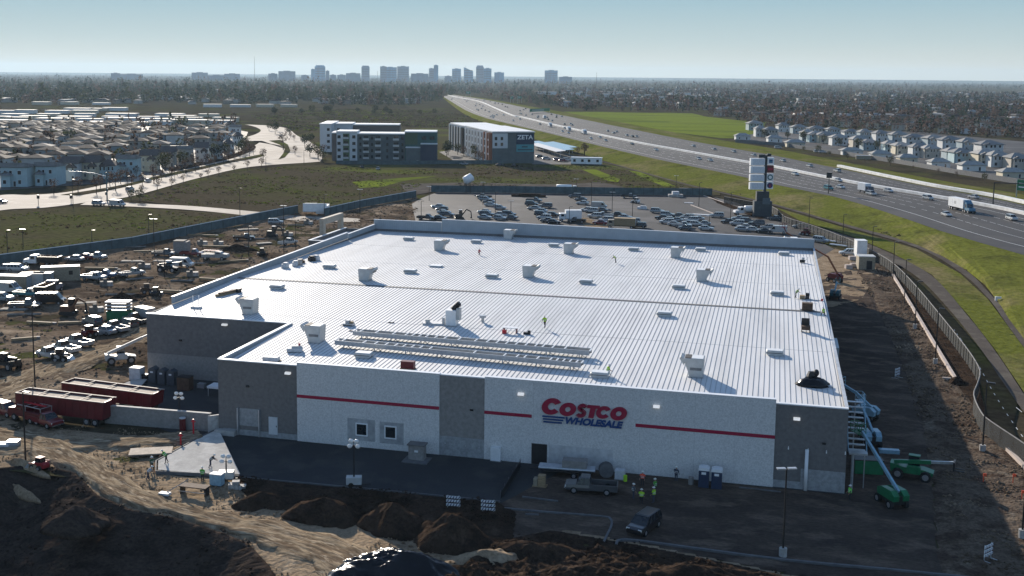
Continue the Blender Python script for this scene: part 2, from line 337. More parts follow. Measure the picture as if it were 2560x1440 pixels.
# ------------------------------------------------------------------ the ground and what is paved or worn into it
def poly(name, px, m, z, kind='structure', zp=0.0, world=False):
    pts = [tuple(p[:2]) for p in px] if world else [tuple(G(a, b, zp)[:2]) for a, b in px]
    mb = MB(); mb.add([(x, y, z) for x, y in pts], [tuple(range(len(pts)))])
    o = ob(name, mb, MT[m] if isinstance(m, str) else m)
    o.data.flip_normals() if o.data.polygons[0].normal.z < 0 else None
    o['kind'] = kind; return o
def smooth_line(P, k=8):
    P = [np.array(p, float) for p in P]; out = []
    for i in range(len(P)-1):
        a, b, c, d = P[max(i-1, 0)], P[i], P[i+1], P[min(i+2, len(P)-1)]
        for j in range(k):
            t = j/k; out.append(.5*((2*b)+(c-a)*t+(2*a-5*b+4*c-d)*t*t+(3*b-a-3*c+d)*t**3))
    out.append(P[-1]); return out
def strip(name, A, B, m, za, zb=None, kind='structure', k=6, world=False, cols=1):
    zb = za if zb is None else zb
    if not world: A = [G(x, y, za)[:2] for x, y in A]; B = [G(x, y, zb)[:2] for x, y in B]
    n = max(len(A), len(B))
    A, B = smooth_line(A, k), smooth_line(B, k)
    def resample(P, n):
        d = [0.0]
        for i in range(1, len(P)): d.append(d[-1]+float(np.linalg.norm(P[i]-P[i-1])))
        t = np.linspace(0, d[-1], n); return [np.array([np.interp(v, d, [p[q] for p in P]) for q in (0, 1)]) for v in t]
    if len(A) != len(B): n = max(len(A), len(B)); A, B = resample(A, n), resample(B, n)
    mb = MB(); vs = []; fs = []; w = cols+1
    for a, b in zip(A, B):
        for c in range(w):
            t = c/cols; p = a*(1-t)+b*t; vs.append((p[0], p[1], za*(1-t)+zb*t))
    for i in range(len(A)-1):
        for c in range(cols): fs.append((i*w+c, i*w+c+1, (i+1)*w+c+1, (i+1)*w+c))
    mb.add(vs, fs); o = ob(name, mb, MT[m] if isinstance(m, str) else m)
    if o.data.polygons[0].normal.z < 0: o.data.flip_normals()
    o['kind'] = kind; return o
def terrain(name, poly_w, step, hfun, m, fade=3.0, z0=0.0, kind='structure', lift=.03, rim=-.25):
    P = [p[:2] for p in poly_w]; xs = [p[0] for p in P]; ys = [p[1] for p in P]
    X, Y = np.meshgrid(np.arange(min(xs), max(xs)+step, step), np.arange(min(ys), max(ys)+step, step), indexing='ij')
    ins = inside(X, Y, P); d = edge_dist(X, Y, P); k = np.clip(d/fade, 0, 1)
    Z = z0+lift+hfun(X, Y)*k*k*(3-2*k)
    near = ins | (d < step*1.5); Z = np.where(ins, Z, z0+rim)
    idx = -np.ones(X.shape, int); idx[near] = np.arange(near.sum())
    V = np.stack([X[near], Y[near], Z[near]], 1)
    q = np.stack([idx[:-1, :-1], idx[1:, :-1], idx[1:, 1:], idx[:-1, 1:]], -1).reshape(-1, 4); q = q[(q >= 0).all(1)]
    me = bpy.data.meshes.new(name); me.vertices.add(len(V)); me.vertices.foreach_set('co', V.ravel())
    me.loops.add(q.size); me.loops.foreach_set('vertex_index', q.ravel()); me.polygons.add(len(q))
    me.polygons.foreach_set('loop_start', np.arange(0, q.size, 4)); me.polygons.foreach_set('loop_total', np.full(len(q), 4))
    me.polygons.foreach_set('use_smooth', np.ones(len(q), bool)); me.materials.append(MT[m] if isinstance(m, str) else m); me.update(); me.validate()
    o = bpy.data.objects.new(name, me); C.objects.link(o); o['kind'] = kind; return o
def rail(name, pts, w, h, m, z=0.0, kind='structure', parent=None):   # kerb or low wall along a line of points
    mb = MB(); P = [np.array(p[:2], float) for p in pts]; rings = []
    for i, p in enumerate(P):
        d = P[min(i+1, len(P)-1)]-P[max(i-1, 0)]; d /= max(np.linalg.norm(d), 1e-6); nrm = np.array([-d[1], d[0]])*w/2
        a, b = p-nrm, p+nrm; rings.append([(a[0], a[1], z-.05), (b[0], b[1], z-.05), (b[0], b[1], z+h), (a[0], a[1], z+h)])
    mb.loft(rings); o = ob(name, mb, MT[m], parent)
    if kind: o['kind'] = kind
    return o
def GL(px, z=0.0): return [tuple(G(a, b, z)[:2]) for a, b in px]

mb = MB(); gx = (-42000, -200, 27, 42000); gy = (-300, -85, -19, 60000)           # the base sheet leaves out the dug corner in front
mb.add([(x, y, -.15) for y in gy for x in gx], [(j*4+i, j*4+i+1, j*4+i+5, j*4+i+4) for j in range(3) for i in range(3) if (i, j) != (1, 1)])
ob('ground', mb, MT['land'], kind='structure')
FZ = 3.0                                                     # the freeway runs on a low bank
NEAR = [(2700, 682), (2560, 637), (2445, 605), (2345, 575), (2245, 540), (2132, 504), (2070, 488), (1945, 463), (1867, 444), (1780, 426), (1680, 406), (1580, 384), (1480, 360), (1380, 335), (1280, 311), (1215, 295), (1165, 276), (1125, 252), (1107, 241)]
FAR = [(2700, 545), (2560, 513), (2470, 493), (2345, 472), (2245, 452), (2095, 421), (1932, 388), (1867, 377), (1705, 348), (1600, 327), (1505, 308), (1405, 288), (1317, 270), (1260, 258), (1200, 247), (1160, 241), (1135, 237)]
MED = [(2700, 570), (2560, 536), (2470, 517), (2345, 495), (2170, 465), (2070, 446), (1932, 418), (1867, 407), (1705, 378), (1600, 359), (1475, 333), (1380, 312), (1305, 294), (1280, 289), (1240, 272), (1197, 254), (1150, 245), (1120, 238.5)]
strip('freeway', NEAR, FAR, 'fwy', FZ, k=5)
strip('bank_slope', [(2700, 930), (2560, 853), (2450, 700), (2290, 612), (2100, 558), (1940, 512), (1800, 478), (1700, 455), (1520, 405), (1400, 367), (1280, 330), (1200, 303), (1150, 278), (1107, 245)], [(a, b) for a, b in NEAR], 'bank', .0, FZ-.02, k=6, cols=3)
strip('far_bank_slope', [(2700, 520), (2560, 487), (2345, 450), (2095, 402), (1932, 371), (1705, 334), (1505, 297), (1317, 264), (1200, 244), (1135, 238)], FAR, 'bank', .0, FZ-.02, k=6, cols=2)
# pale shoulders and lane lines on the freeway
def lerp_line(A, B, t, z):
    A, B = smooth_line([G(x, y, z)[:2] for x, y in A], 6), smooth_line([G(x, y, z)[:2] for x, y in B], 6)
    out = []
    for a in A:
        d = [np.hypot(*(a-b)) for b in B]; out.append(a*(1-t)+B[int(np.argmin(d))]*t)
    return out
def line_marks(name, P, w, z, dash=None, m='mark'):
    mb = MB(); acc = 0.0
    for i in range(len(P)-1):
        a, b = np.array(P[i]), np.array(P[i+1]); L = np.linalg.norm(b-a)
        if L < .1: continue
        d = (b-a)/L; n = np.array([-d[1], d[0]])*w/2; t = 0.0
        while t < L:
            e = min(L, t+(dash[0] if dash else L)); p, q = a+d*t, a+d*e
            mb.add([(p[0]-n[0], p[1]-n[1], z), (p[0]+n[0], p[1]+n[1], z), (q[0]+n[0], q[1]+n[1], z), (q[0]-n[0], q[1]-n[1], z)], [(3, 2, 1, 0)])
            t = e+(dash[1] if dash else 0)
    o = ob(name, mb, MT[m]); o['kind'] = 'structure'; return o
line_marks('edge_line', lerp_line(NEAR, MED, .17, FZ), .28, FZ+.02)
for t in (.36, .53, .69): line_marks('lane_line', lerp_line(NEAR, MED, t, FZ), .2, FZ+.02, (4, 9))
line_marks('edge_line', lerp_line(NEAR, MED, .86, FZ), .25, FZ+.02)
for t in (.3, .55, .78): line_marks('lane_line', lerp_line(MED, FAR, t, FZ), .2, FZ+.02, (4, 9))
medP = smooth_line([G(x, y, FZ)[:2] for x, y in MED], 6)
o = rail('median_barrier', medP, 1.5, 1.0, 'barrier', FZ, None); tag(o, 'long white concrete median barrier down the middle of the freeway', 'barrier')
P = smooth_line([G(x, y, FZ)[:2] for x, y in [(2700, 540), (2560, 508), (2470, 489), (2345, 468), (2245, 448), (2097, 417)]], 6)
o = rail('shoulder_barrier', P, 2.0, 1.0, 'barrier', FZ, None); tag(o, 'white concrete barrier along the far shoulder of the freeway', 'barrier')

poly('bright_meadow', [(1408, 279), (1500, 280), (1600, 282), (1730, 283), (1767, 292), (1840, 300), (1915, 306), (1900, 330), (1840, 346), (1800, 345), (1720, 335), (1640, 325), (1560, 310), (1500, 302)], 'meadow', .02)
poly('mid_field', [(330, 500), (480, 450), (660, 420), (800, 412), (1090, 410), (1340, 412), (1510, 408), (1620, 433), (1690, 455), (1800, 480), (1800, 488), (1075, 474), (1040, 484), (900, 505), (760, 530), (700, 540), (640, 528), (500, 520)], 'field', .0)
poly('left_field', [(-200, 560), (0, 528), (110, 521), (260, 515), (480, 528), (620, 537), (690, 545), (640, 552), (330, 612), (0, 668), (-200, 720)], 'field', .0)
poly('yellow_grass', [(880, 455), (1000, 445), (1095, 440), (1010, 452), (960, 466), (900, 470)], 'meadow', .03)
poly('yellow_grass', [(1455, 424), (1490, 424), (1550, 448), (1545, 456), (1520, 452)], 'meadow', .03)
poly('yellow_grass', [(1570, 426), (1600, 430), (1690, 466), (1660, 466), (1620, 450)], 'meadow', .03)
# left roads
strip('left_road', [(-150, 560), (0, 526), (110, 519), (200, 508), (330, 490), (480, 449), (600, 421), (680, 412), (760, 407), (800, 404)], [(-150, 520), (0, 488), (80, 487), (180, 478), (300, 452), (430, 420), (520, 400), (590, 382), (625, 370), (655, 352)], 'road', .03, k=6)
strip('left_road', [(800, 404), (806, 392), (800, 372), (770, 352), (745, 340), (735, 333), (722, 322), (690, 316), (660, 313)], [(655, 352), (640, 352), (618, 352), (612, 345), (640, 335), (652, 326), (640, 318), (622, 313), (612, 311)], 'road', .04, k=6)
strip('side_road', [(200, 512), (300, 515), (480, 525), (640, 541), (760, 552), (900, 555)], [(235, 498), (320, 507), (480, 515), (640, 529), (760, 540), (900, 545)], 'road', .05, k=5)
strip('road_median', [(200, 488), (300, 470), (400, 445), (500, 424), (580, 406), (640, 395), (662, 388)], [(150, 487), (300, 463), (400, 438), (500, 417), (575, 401), (630, 390), (655, 385)], 'field', .12, k=5)
poly('road_median', [(672, 352), (700, 350), (720, 362), (726, 378), (712, 394), (696, 399), (708, 384), (712, 372), (700, 362)], 'field', .13)
strip('side_verge', [(590, 350), (640, 366), (600, 390), (520, 410), (430, 430)], [(575, 345), (620, 364), (585, 384), (510, 402), (420, 422)], 'soil', .05, k=5)
poly('apartment_lane', [(1098, 380), (1140, 372), (1205, 409), (1150, 411)], 'lot', .05)
poly('apartment_yard', [(735, 340), (790, 380), (812, 408), (1340, 411), (1340, 385), (1200, 355), (1180, 330), (1100, 320), (800, 320)], 'field', .02)
poly('apartment_yard', [(1310, 352), (1420, 385), (1500, 405), (1500, 411), (1330, 411)], 'lot', .03)
poly('gravel_track', [(1000, 460), (1180, 456), (1400, 462), (1500, 455), (1560, 468), (1400, 476), (1090, 478), (1040, 487), (1010, 475)], 'path', .03)
# warehouse car park
poly('parking_lot', [(1100, 478), (1250, 480), (1500, 484), (1760, 487), (1835, 505), (1900, 530), (2010, 575), (2040, 600), (2120, 640), (2140, 740), (1400, 700), (900, 640), (1040, 560), (1030, 510), (1055, 495)], 'lot', .05)
poly('sand_strip', [(1440, 545), (1470, 545), (1530, 572), (1470, 572)], 'tan', .07)
for a in ([(1790, 507), (1805, 504), (1915, 545), (1900, 549)], [(1762, 488), (1772, 487), (1805, 505), (1795, 508)]): poly('planting_bed', a, 'soil', .12)
rail('kerb', GL([(1760, 490), (1812, 508)]), .5, .16, 'pinkkerb', .05); rail('kerb', GL([(1727, 513), (1785, 535)]), .4, .16, 'pinkkerb', .05)
# site dirt, left and behind
rs = np.random.RandomState(3)
def h_site(x, y): return .55*fbm(x/9, y/9, 1)+.28*fbm(x/2.6, y/2.6, 5)+.10*fbm(x/.9, y/.9, 9)
SITE = GL([(-120, 700), (0, 660), (330, 613), (640, 549), (700, 541), (900, 505), (1040, 490), (1050, 510), (1035, 560)])+[(-33, 124), (-24, 104), (-23.8, 21), (-24.5, 10), (-32, 4), (-60, 4), (-120, 30), (-150, 60)]
terrain('site_dirt', SITE, .8, h_site, 'dirt', fade=4)
# yard in front, left of the shadow
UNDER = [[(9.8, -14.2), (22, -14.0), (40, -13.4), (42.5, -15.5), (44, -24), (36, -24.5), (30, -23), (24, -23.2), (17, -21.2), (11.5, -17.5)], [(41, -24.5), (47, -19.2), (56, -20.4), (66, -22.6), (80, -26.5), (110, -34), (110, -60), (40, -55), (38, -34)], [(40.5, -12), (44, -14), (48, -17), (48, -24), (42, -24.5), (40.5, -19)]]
PIT = GL([(-500, 1120), (0, 1172), (100, 1160), (190, 1185), (245, 1240), (330, 1275), (440, 1298), (560, 1335), (625, 1362), (675, 1420), (720, 1500), (760, 1700), (-600, 1700)])
def pit(x, y):                                                # the ground drops away at the lower left corner
    d = np.full(np.shape(x), 1e9)
    for a, b in zip(PIT[:10], PIT[1:11]):
        a, b = np.array(a), np.array(b); ab = b-a; t = np.clip(((x-a[0])*ab[0]+(y-a[1])*ab[1])/(ab@ab), 0, 1); d = np.minimum(d, np.hypot(x-a[0]-t*ab[0], y-a[1]-t*ab[1]))
    return np.where(inside(x, y, PIT), -np.minimum(d*.60, 8.0), 0.0)
def h_front(x, y): return .30*fbm(x/6, y/6, 21)+.22*fbm(x/2.0, y/2.0, 22)+.10*fbm(x/.7, y/.7, 23)+pit(x, y)-.7*(pit(x, y) < -.3)-.75*sum(inside(x, y, p_)*np.clip(edge_dist(x, y, p_)/1.0, 0, 1) for p_ in UNDER)
FRONT = [(-150, 59), (-120, 29), (-60, 3.6), (-31, 3.6), (-24.2, 9.6), (-24, -4), (-1.5, -4), (-1.0, -10.5), (.6, -15.6), (9.6, -14.6), (22, -14.2), (40, -13.6), (45, -17), (100, -30), (110, -60), (-60, -70), (-160, 0)]
terrain('haul_dirt', FRONT, .45, h_front, 'tan', fade=2.5)
# dark asphalt in front, at the side and by the dock
poly('front_asphalt', [(-.6, .3), (76.4, .3), (76.4, -1), (45, -1.0), (40.4, -13.2), (22, -13.8), (9.6, -14.1)], 'asphalt', .03, world=True)
def h_soil(x, y): return .28*(1-2*np.abs(fbm(x/2.2, y/1.5, 51)))+.16*fbm(x/.6, y/.6, 52)
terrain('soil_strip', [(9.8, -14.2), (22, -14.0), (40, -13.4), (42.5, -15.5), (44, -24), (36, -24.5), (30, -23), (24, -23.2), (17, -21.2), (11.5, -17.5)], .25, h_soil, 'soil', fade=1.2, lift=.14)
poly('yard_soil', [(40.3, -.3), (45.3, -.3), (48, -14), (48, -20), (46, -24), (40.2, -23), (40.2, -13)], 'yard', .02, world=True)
def h_rough(x, y): q = 1-np.abs(fbm(x/3.0, y/1.6, 61))*2.6; return .55*q*q*np.sign(q)+.30*fbm(x/.9, y/.6, 62)+.14*fbm(x/.3, y/.3, 63)
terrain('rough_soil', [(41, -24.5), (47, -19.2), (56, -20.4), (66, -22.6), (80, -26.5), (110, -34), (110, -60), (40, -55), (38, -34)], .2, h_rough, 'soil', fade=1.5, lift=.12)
poly('dock_asphalt', [(-23.6, 22.3), (.3, 22.3), (.3, -1.4), (-4, -2.6), (-16, 3.2), (-23.6, 9.5)], 'asphalt', .03, world=True)
def h_yard(x, y): return .10*fbm(x/5, y/5, 71)+.07*fbm(x/1.2, y/1.2, 72)
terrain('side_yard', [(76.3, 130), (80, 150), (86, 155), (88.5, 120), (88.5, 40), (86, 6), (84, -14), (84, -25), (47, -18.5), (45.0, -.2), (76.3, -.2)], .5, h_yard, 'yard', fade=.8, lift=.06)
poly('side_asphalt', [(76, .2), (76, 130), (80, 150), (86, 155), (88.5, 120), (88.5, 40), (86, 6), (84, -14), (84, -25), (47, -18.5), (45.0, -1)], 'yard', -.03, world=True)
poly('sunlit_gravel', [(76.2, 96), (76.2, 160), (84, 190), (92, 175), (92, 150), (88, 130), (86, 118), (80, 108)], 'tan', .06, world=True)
def h_strip(x, y): return .22*fbm(x/3, y/3, 31)+.16*fbm(x/.9, y/.9, 32)+.08
terrain('side_dirt', [(86, 172), (95.2, 168), (95.3, 54), (97, 20), (98, -2), (101, -18), (106, -50), (84, -40), (84.5, -14), (86.5, 6), (88.8, 40), (88.8, 120)], .45, h_strip, groundmat('brown_verge_dirt', [(.13, .10, .075), (.07, .05, .038), (.2, .165, .125)], [.5, .3], thr=((.45, .6), (.58, .7)), bump=1, bscale=2.5, fscale=3, fine=.5), fade=1.2, rim=-.1)
poly('ditch', [(95.2, 150), (97, 146), (99.2, 60), (96.8, 37), (99, 16), (103, -4), (98.4, -2), (96.2, 20), (95.2, 54)], 'soil', .015, world=True)
strip('bike_path', [(2000, 565), (2100, 600), (2200, 640), (2290, 690), (2370, 770), (2450, 870), (2500, 945), (2560, 1030), (2640, 1130)], [(2000, 555), (2120, 590), (2230, 635), (2330, 690), (2420, 790), (2490, 880), (2560, 985), (2600, 1040), (2700, 1150)], 'path', .07, k=6)
strip('gravel_trail', [(1450, 395), (1520, 408), (1700, 458), (1800, 482), (1940, 515), (2100, 562), (2290, 618), (2400, 680), (2470, 745), (2510, 800), (2560, 868), (2620, 940)], [(1450, 393.5), (1520, 406), (1700, 455), (1800, 479), (1940, 511), (2100, 556), (2295, 610), (2410, 672), (2485, 745), (2530, 800), (2585, 868), (2650, 940)], 'path', .05, k=6)
for L in ([(2540, 1020), (2555, 1032)],): line_marks('path_dash', GL(L), .12, .1)
line_marks('path_dash', smooth_line(GL([(2385, 825), (2440, 905), (2485, 985), (2540, 1070), (2600, 1150)]), 5), .12, .09, (1.0, 2.6))
poly('path_verge', GL([(2000, 552), (2120, 587), (2230, 632), (2330, 687), (2420, 787), (2490, 877), (2560, 981), (2660, 1100), (2800, 1150), (2700, 1000), (2560, 870), (2510, 802), (2470, 748), (2400, 684), (2290, 622), (2100, 566), (1940, 519)]), 'bank', .02, world=True)
rail('low_wall', [(95.0, 150), (95.3, 54)], .45, .55, 'pinkkerb', 0); rail('low_wall', [(95.3, 54), (93.4, 54.2)], .4, .5, 'pinkkerb', 0)
rail('low_wall', [(96.6, 21), (98.4, 6), (99.6, -8), (102, -24), (104, -40)], .45, .45, 'pinkkerb', 0)
# kerbs in the shade
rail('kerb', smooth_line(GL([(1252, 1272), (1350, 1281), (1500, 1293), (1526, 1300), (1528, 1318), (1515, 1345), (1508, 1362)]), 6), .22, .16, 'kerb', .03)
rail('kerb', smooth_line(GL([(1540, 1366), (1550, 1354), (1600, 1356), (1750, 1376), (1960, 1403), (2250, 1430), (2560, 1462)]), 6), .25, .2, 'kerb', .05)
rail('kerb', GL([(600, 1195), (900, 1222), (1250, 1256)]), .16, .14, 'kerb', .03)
# worn tracks in the dirt
TR = groundmat('wheel_worn_dirt', [(.29, .225, .15), (.15, .11, .074), (.38, .305, .215)], [1.9, 2.8], thr=((.42, .56), (.55, .66)), bump=1, bscale=1.6, fscale=3, fine=.4, stretch=(.22, 1, 1), coords='UV')
def track(name, px, w, z):
    P = smooth_line(GL(px), 10); nn = 9; vs = []; uv = []; fs = []; s = 0
    for i, p in enumerate(P):
        d = P[min(i+1, len(P)-1)]-P[max(i-1, 0)]; d /= np.linalg.norm(d); n = np.array([-d[1], d[0]]); s += np.linalg.norm(P[i]-P[i-1]) if i else 0
        ww = w*(1+.12*math.sin(i*.9))
        for k in range(nn):
            t = (k/(nn-1)-.5)*ww; q = p+n*t
            rut = .10*math.sin(t*5.2)+.05*math.sin(t*2.3+i*.3)
            ip = inside(np.array([q[0]]), np.array([q[1]]), PIT)[0]; vs.append((q[0], q[1], -9.5 if ip else z+rut-(.3 if k in (0, nn-1) else 0)+h_front(np.array([q[0]]), np.array([q[1]]))[0]*.7)); uv.append((s, t))
    for i in range(len(P)-1):
        for k in range(nn-1): fs.append((i*nn+k, i*nn+k+1, (i+1)*nn+k+1, (i+1)*nn+k))
    mb = MB(); mb.add(vs, fs); o = ob(name, mb, TR, smooth=True); me = o.data
    if me.polygons[0].normal.z < 0: me.flip_normals()
    ul = me.uv_layers.new(name='UVMap')
    for l in me.loops: ul.data[l.index].uv = uv[l.vertex_index]
    o['kind'] = 'structure'; return o
track('haul_track', [(-150, 1030), (0, 985), (120, 930), (240, 885), (350, 845), (450, 790), (560, 720)], 9, .28)
track('haul_track', [(-60, 1085), (60, 1105), (160, 1150), (260, 1215), (380, 1275), (520, 1310), (700, 1345), (860, 1400), (980, 1500)], 6.5, .30)
track('haul_track', [(-60, 1120), (80, 1122), (260, 1110), (420, 1100), (500, 1090)], 5, .27)
poly('slab', [(-.3, .4), (9.9, -13.9), (4.5, -15.0), (.2, -15.2), (-1.4, -12.4), (-.9, -4)], groundmat('fresh_slab', [(.52, .5, .46), (.44, .42, .39), (.58, .56, .52)], [.3, .5], rough=.7, bump=.15, bscale=3, fscale=3, fine=.1), .38, world=True)
rail('slab_edge', [(-.6, .4), (-1.2, -4), (-1.7, -12.4), (.1, -15.5), (9.9, -14.2)], .16, .36, 'kerb', .0)
poly('dock_slab', [(-24, 9), (-23.6, 18), (-21.8, 19.5), (-19.5, 12), (-18.5, 6), (-22, 6)], 'conc', .36, world=True)

# ------------------------------------------------------------------ the warehouse
BW, BD, BH, LX, NY, RY = 76.24, 122.9, 9.6, -23.35, 22.05, 51.5
store = thing('warehouse_store', 'huge new warehouse store with white ribbed metal roof and red lettering on its front', 'warehouse')
def bp(name, mb, m, parent=store, smooth=False): return ob(name, mb, m if not isinstance(m, str) else MT[m], parent, smooth)
def wp(a): q = WF(*a); return q[0], q[2]
# walls (outer shell, thick slabs that butt at the corners)
mb = MB(); t = .35
mb.box(0, 0, 0, BW, t, BH); mb.box(0, t, 0, t, NY, BH); mb.box(BW-t, t, 0, BW, BD, BH)
mb.box(LX, NY, 0, t, NY+t, BH-.05); mb.box(LX, NY+t, 0, LX+t, BD, BH); mb.box(LX+t, BD-t, 0, BW-t, BD, BH)
bp('wall', mb, 'wall')
def panel(name, x0, x1, z0, z1, m, d): mb = MB(); mb.box(x0, -d, z0, x1, .0-.002, z1); return bp(name, mb, m)
panel('white_wall_panel', 10.9, 29.42, 0, BH+.42, 'wallw', .22); panel('white_wall_panel', 35.03, 68.54, 0, BH+.5, 'wallw', .22)
panel('grey_wall_panel', 29.424, 35.026, 2.4, BH+.28, 'wallg', .10); panel('block_wall_base', 29.424, 35.026, 0, 2.396, 'block', .18)
panel('block_wall_base', 71.5, 76.23, 0, 2.4, 'block', .08); panel('wall_base_course', 0.6, 10.896, 0, .75, 'block', .06); panel('wall_base_course', 68.544, 71.496, 0, .85, 'block', .06)
mb = MB(); mb.box(LX+.02, NY-.06, 0, -.01, NY-.002, 3.6); bp('block_wall_base', mb, 'wallg')
pm_ = mat('primer_patch', (.40, .41, .415), rough=.85, var=.15, scale=1.5); pm2_ = mat('faint_wall_wash', (.54, .545, .55), rough=.85, var=.12, scale=1.5)
for x0, x1, z0, z1, m_ in ((17.6, 21.2, .85, 3.6, pm_), (21.8, 24.9, .8, 3.5, pm_), (42.9, 50.5, 0, 2.6, pm2_)): mb = MB(); mb.box(x0, -.226, z0, x1, -.221, z1); bp('wall_patch', mb, m_)
for x0, x1 in ((10.89, 29.4), (35.02, 40.8), (53.0, 68.56)): panel('red_stripe', x0, x1, 5.62, 6.02, 'red', .25)
for i in range(4):                                            # panel joints
    pass
jm_ = mat('joint_line', (.46, .46, .46), rough=.9)
for x in (15.5, 20.1, 24.8, 41.0, 47.2, 53.5, 59.7, 64.2): mb = MB(); mb.box(x-.012, -.224, .0 if not 41.5 < x < 50.5 else 2.7, x+.012, -.2205, 9.9); bp('wall_joint', mb, jm_)
mb = MB()
for x0, x1, z in ((0, 10.9, BH), (29.43, 35.02, BH+.28), (68.55, BW, BH)): mb.box(x0, -.12, z+.003, x1, .45, z+.13)
for x0, x1, z in ((10.9, 29.42, BH+.42), (35.03, 68.54, BH+.5)): mb.box(x0, -.26, z+.003, x1, .4, z+.07)
bp('coping', mb, 'coping')
mb = MB(); mb.box(-.1, .46, BH+.003, .42, NY-.06, BH+.14); mb.box(LX-.1, NY-.1, BH-.046, -.12, NY+.42, BH+.1); bp('coping', mb, 'coping')
lit_ = mat('lit_wall_lamp', (.8, .8, .78), rough=.4); lit_.node_tree.nodes['Principled BSDF'].inputs['Emission Color'].default_value = (1, .97, .92, 1); lit_.node_tree.nodes['Principled BSDF'].inputs['Emission Strength'].default_value = .3
# windows, doors, lights
for (a, b) in (((891, 1055), (921, 1087)), ((963, 1062), (993, 1094))):
    x0, z1 = wp(a); x1, z0 = wp(b); z0 = z1-1.62
    mb = MB()
    for q in ((x0, z0, x1, z0+.14), (x0, z1-.14, x1, z1), (x0, z0+.14, x0+.14, z1-.14), (x1-.14, z0+.14, x1, z1-.14)): mb.box(q[0], -.34, q[1], q[2], -.23, q[3])
    w = bp('window', mb, 'coping'); mb = MB(); mb.box(x0+.14, -.28, z0+.14, x1-.14, -.235, z1-.14); bp('pane', mb, 'glass', w)
d = panel('door', 6.95, 8.15, .5, 2.75, mat('pale_steel_door', (.55, .58, .6), rough=.5, var=.04), .1)
mb = MB(); mb.box(7.98, -.17, 1.5, 8.06, -.1, 1.7); bp('handle', mb, 'black', d)
panel('double_door', 40.83, 42.7, .05, 2.55, 'black', .26)
panel('loading_door', 2.9, 5.6, 1.3, 3.55, 'block', .05); [bp('door_guide_rail', MB().box(x_, -.4, .1, x_+.16, -.02, 3.6), 'galv') for x_ in (2.7, 5.64)]
mb = MB(); mb.box(-.1, -1.0, .05, 2.6, -.15, .7); bp('dock_step', mb, 'conc1')
for a in ((721, 932), (1304, 983), (1642, 1014), (1992, 1046)):
    x, z = wp(a); y0 = -.23 if 10.9 < x < 68.5 else -.01
    mb = MB(); mb.side([(-.32, 0), (.32, 0), (.3, .2), (-.3, .2)], 0, 0); mb = MB(); mb.hexa([(x-.36, y0-.42, z-.12), (x+.36, y0-.42, z-.12), (x+.36, y0, z-.12), (x-.36, y0, z-.12)], [(x-.36, y0-.30, z+.12), (x+.36, y0-.30, z+.12), (x+.36, y0, z+.14), (x-.36, y0, z+.14)]); bp('wall_light', mb, lit_)
q = G(563, 811, 8.7); x, z = WF(563, 811, NY)[0], WF(563, 811, NY)[2]; mb = MB(); mb.box(x-.4, NY-.45, z-.13, x+.4, NY-.01, z+.13); bp('wall_light', mb, lit_)
for a in ((620, 965), (1180, 1024), (2060, 1108), (452, 850)):
    y0 = NY if a[0] < 500 else 0; x, z = WF(a[0], a[1], y0)[0], WF(a[0], a[1], y0)[2]; mb = MB(); mb.box(x-.2, y0-.25, z-.1, x+.2, y0-.11 if y0 == 0 else y0-.01, z+.1); bp('wall_vent', mb, 'black')
for a in ((1971, 1117), (2020, 1122), (2066, 1127), (1922, 1113), (2113, 1130)):
    x, z = wp(a); mb = MB(); mb.cyl((x, -.3, z-.2), (x, -.3, z+.15), .07, .04, 6); bp('wall_lamp', mb, 'lamp')
mb = MB()
for k in range(6): x = 30.1+k*.85; bp('bolt_plate', MB().box(x, -.2, 1.45-.03*k, x+.12, -.181, 1.57-.03*k), 'galv')
mb = MB(); mb.cyl((72.05, -.35, -.05), (72.05, -.35, 4.75), .2, .2, 10); bp('downpipe', mb, 'coping', smooth=True)
# roof: two low slopes with standing seams
def zr(y): return 9.05+.95*(y/RY) if y < RY else 9.05+.95*(BD-y)/(BD-RY)
mb = MB()
def slab(x0, y0, x1, y1):
    mb.add([(x0, y0, zr(y0)), (x1, y0, zr(y0)), (x1, y1, zr(y1)), (x0, y1, zr(y1))], [(0, 1, 2, 3)], 0)
slab(t, t, BW-.01, RY) if False else None
e = .01
for x0, y0, x1, y1 in ((t+e, t+e, BW-t-e, NY+t), (LX+t+e, NY+t, BW-t-e, RY), (LX+t+e, RY, BW-t-e, BD-t-e)): slab(x0, y0, x1, y1)
n = int((BW-LX)/.61)
for i in range(1, n):
    x = LX+.15+i*.61
    for y0, y1 in (((NY+t) if x < t+.1 else t+e, RY-.25), (RY+.25, BD-.4)):
        if x > BW-.6: continue
        a, b, h, w = zr(y0), zr(y1), .045, .024
        mb.add([(x-w, y0, a), (x+w, y0, a), (x+w, y0, a+h), (x-w, y0, a+h), (x-w, y1, b), (x+w, y1, b), (x+w, y1, b+h), (x-w, y1, b+h)], [(0, 1, 2, 3), (1, 5, 6, 2), (3, 2, 6, 7), (4, 0, 3, 7), (5, 4, 7, 6)], 1)
roof = ob('roof', mb, [MT['roof'], MT['rib']], store)
mb = MB(); z = zr(RY)
for y_ in (27.0, 76.0, 99.0): m2 = MB(); m2.box(LX+.6 if y_ > NY+1 else .6, y_-.03, zr(y_)-.05, BW-1.0, y_+.03, zr(y_)+.012); bp('lap_seam', m2, 'rib', roof)
mb.box(LX+t+.1, RY-.42, z-.1, BW-1.2, RY+.42, z+.06); bp('ridge_gap', mb, mat('ridge_seam_strip', (.10, .105, .11), rough=.8), roof)  # dark seam strip along the ridge
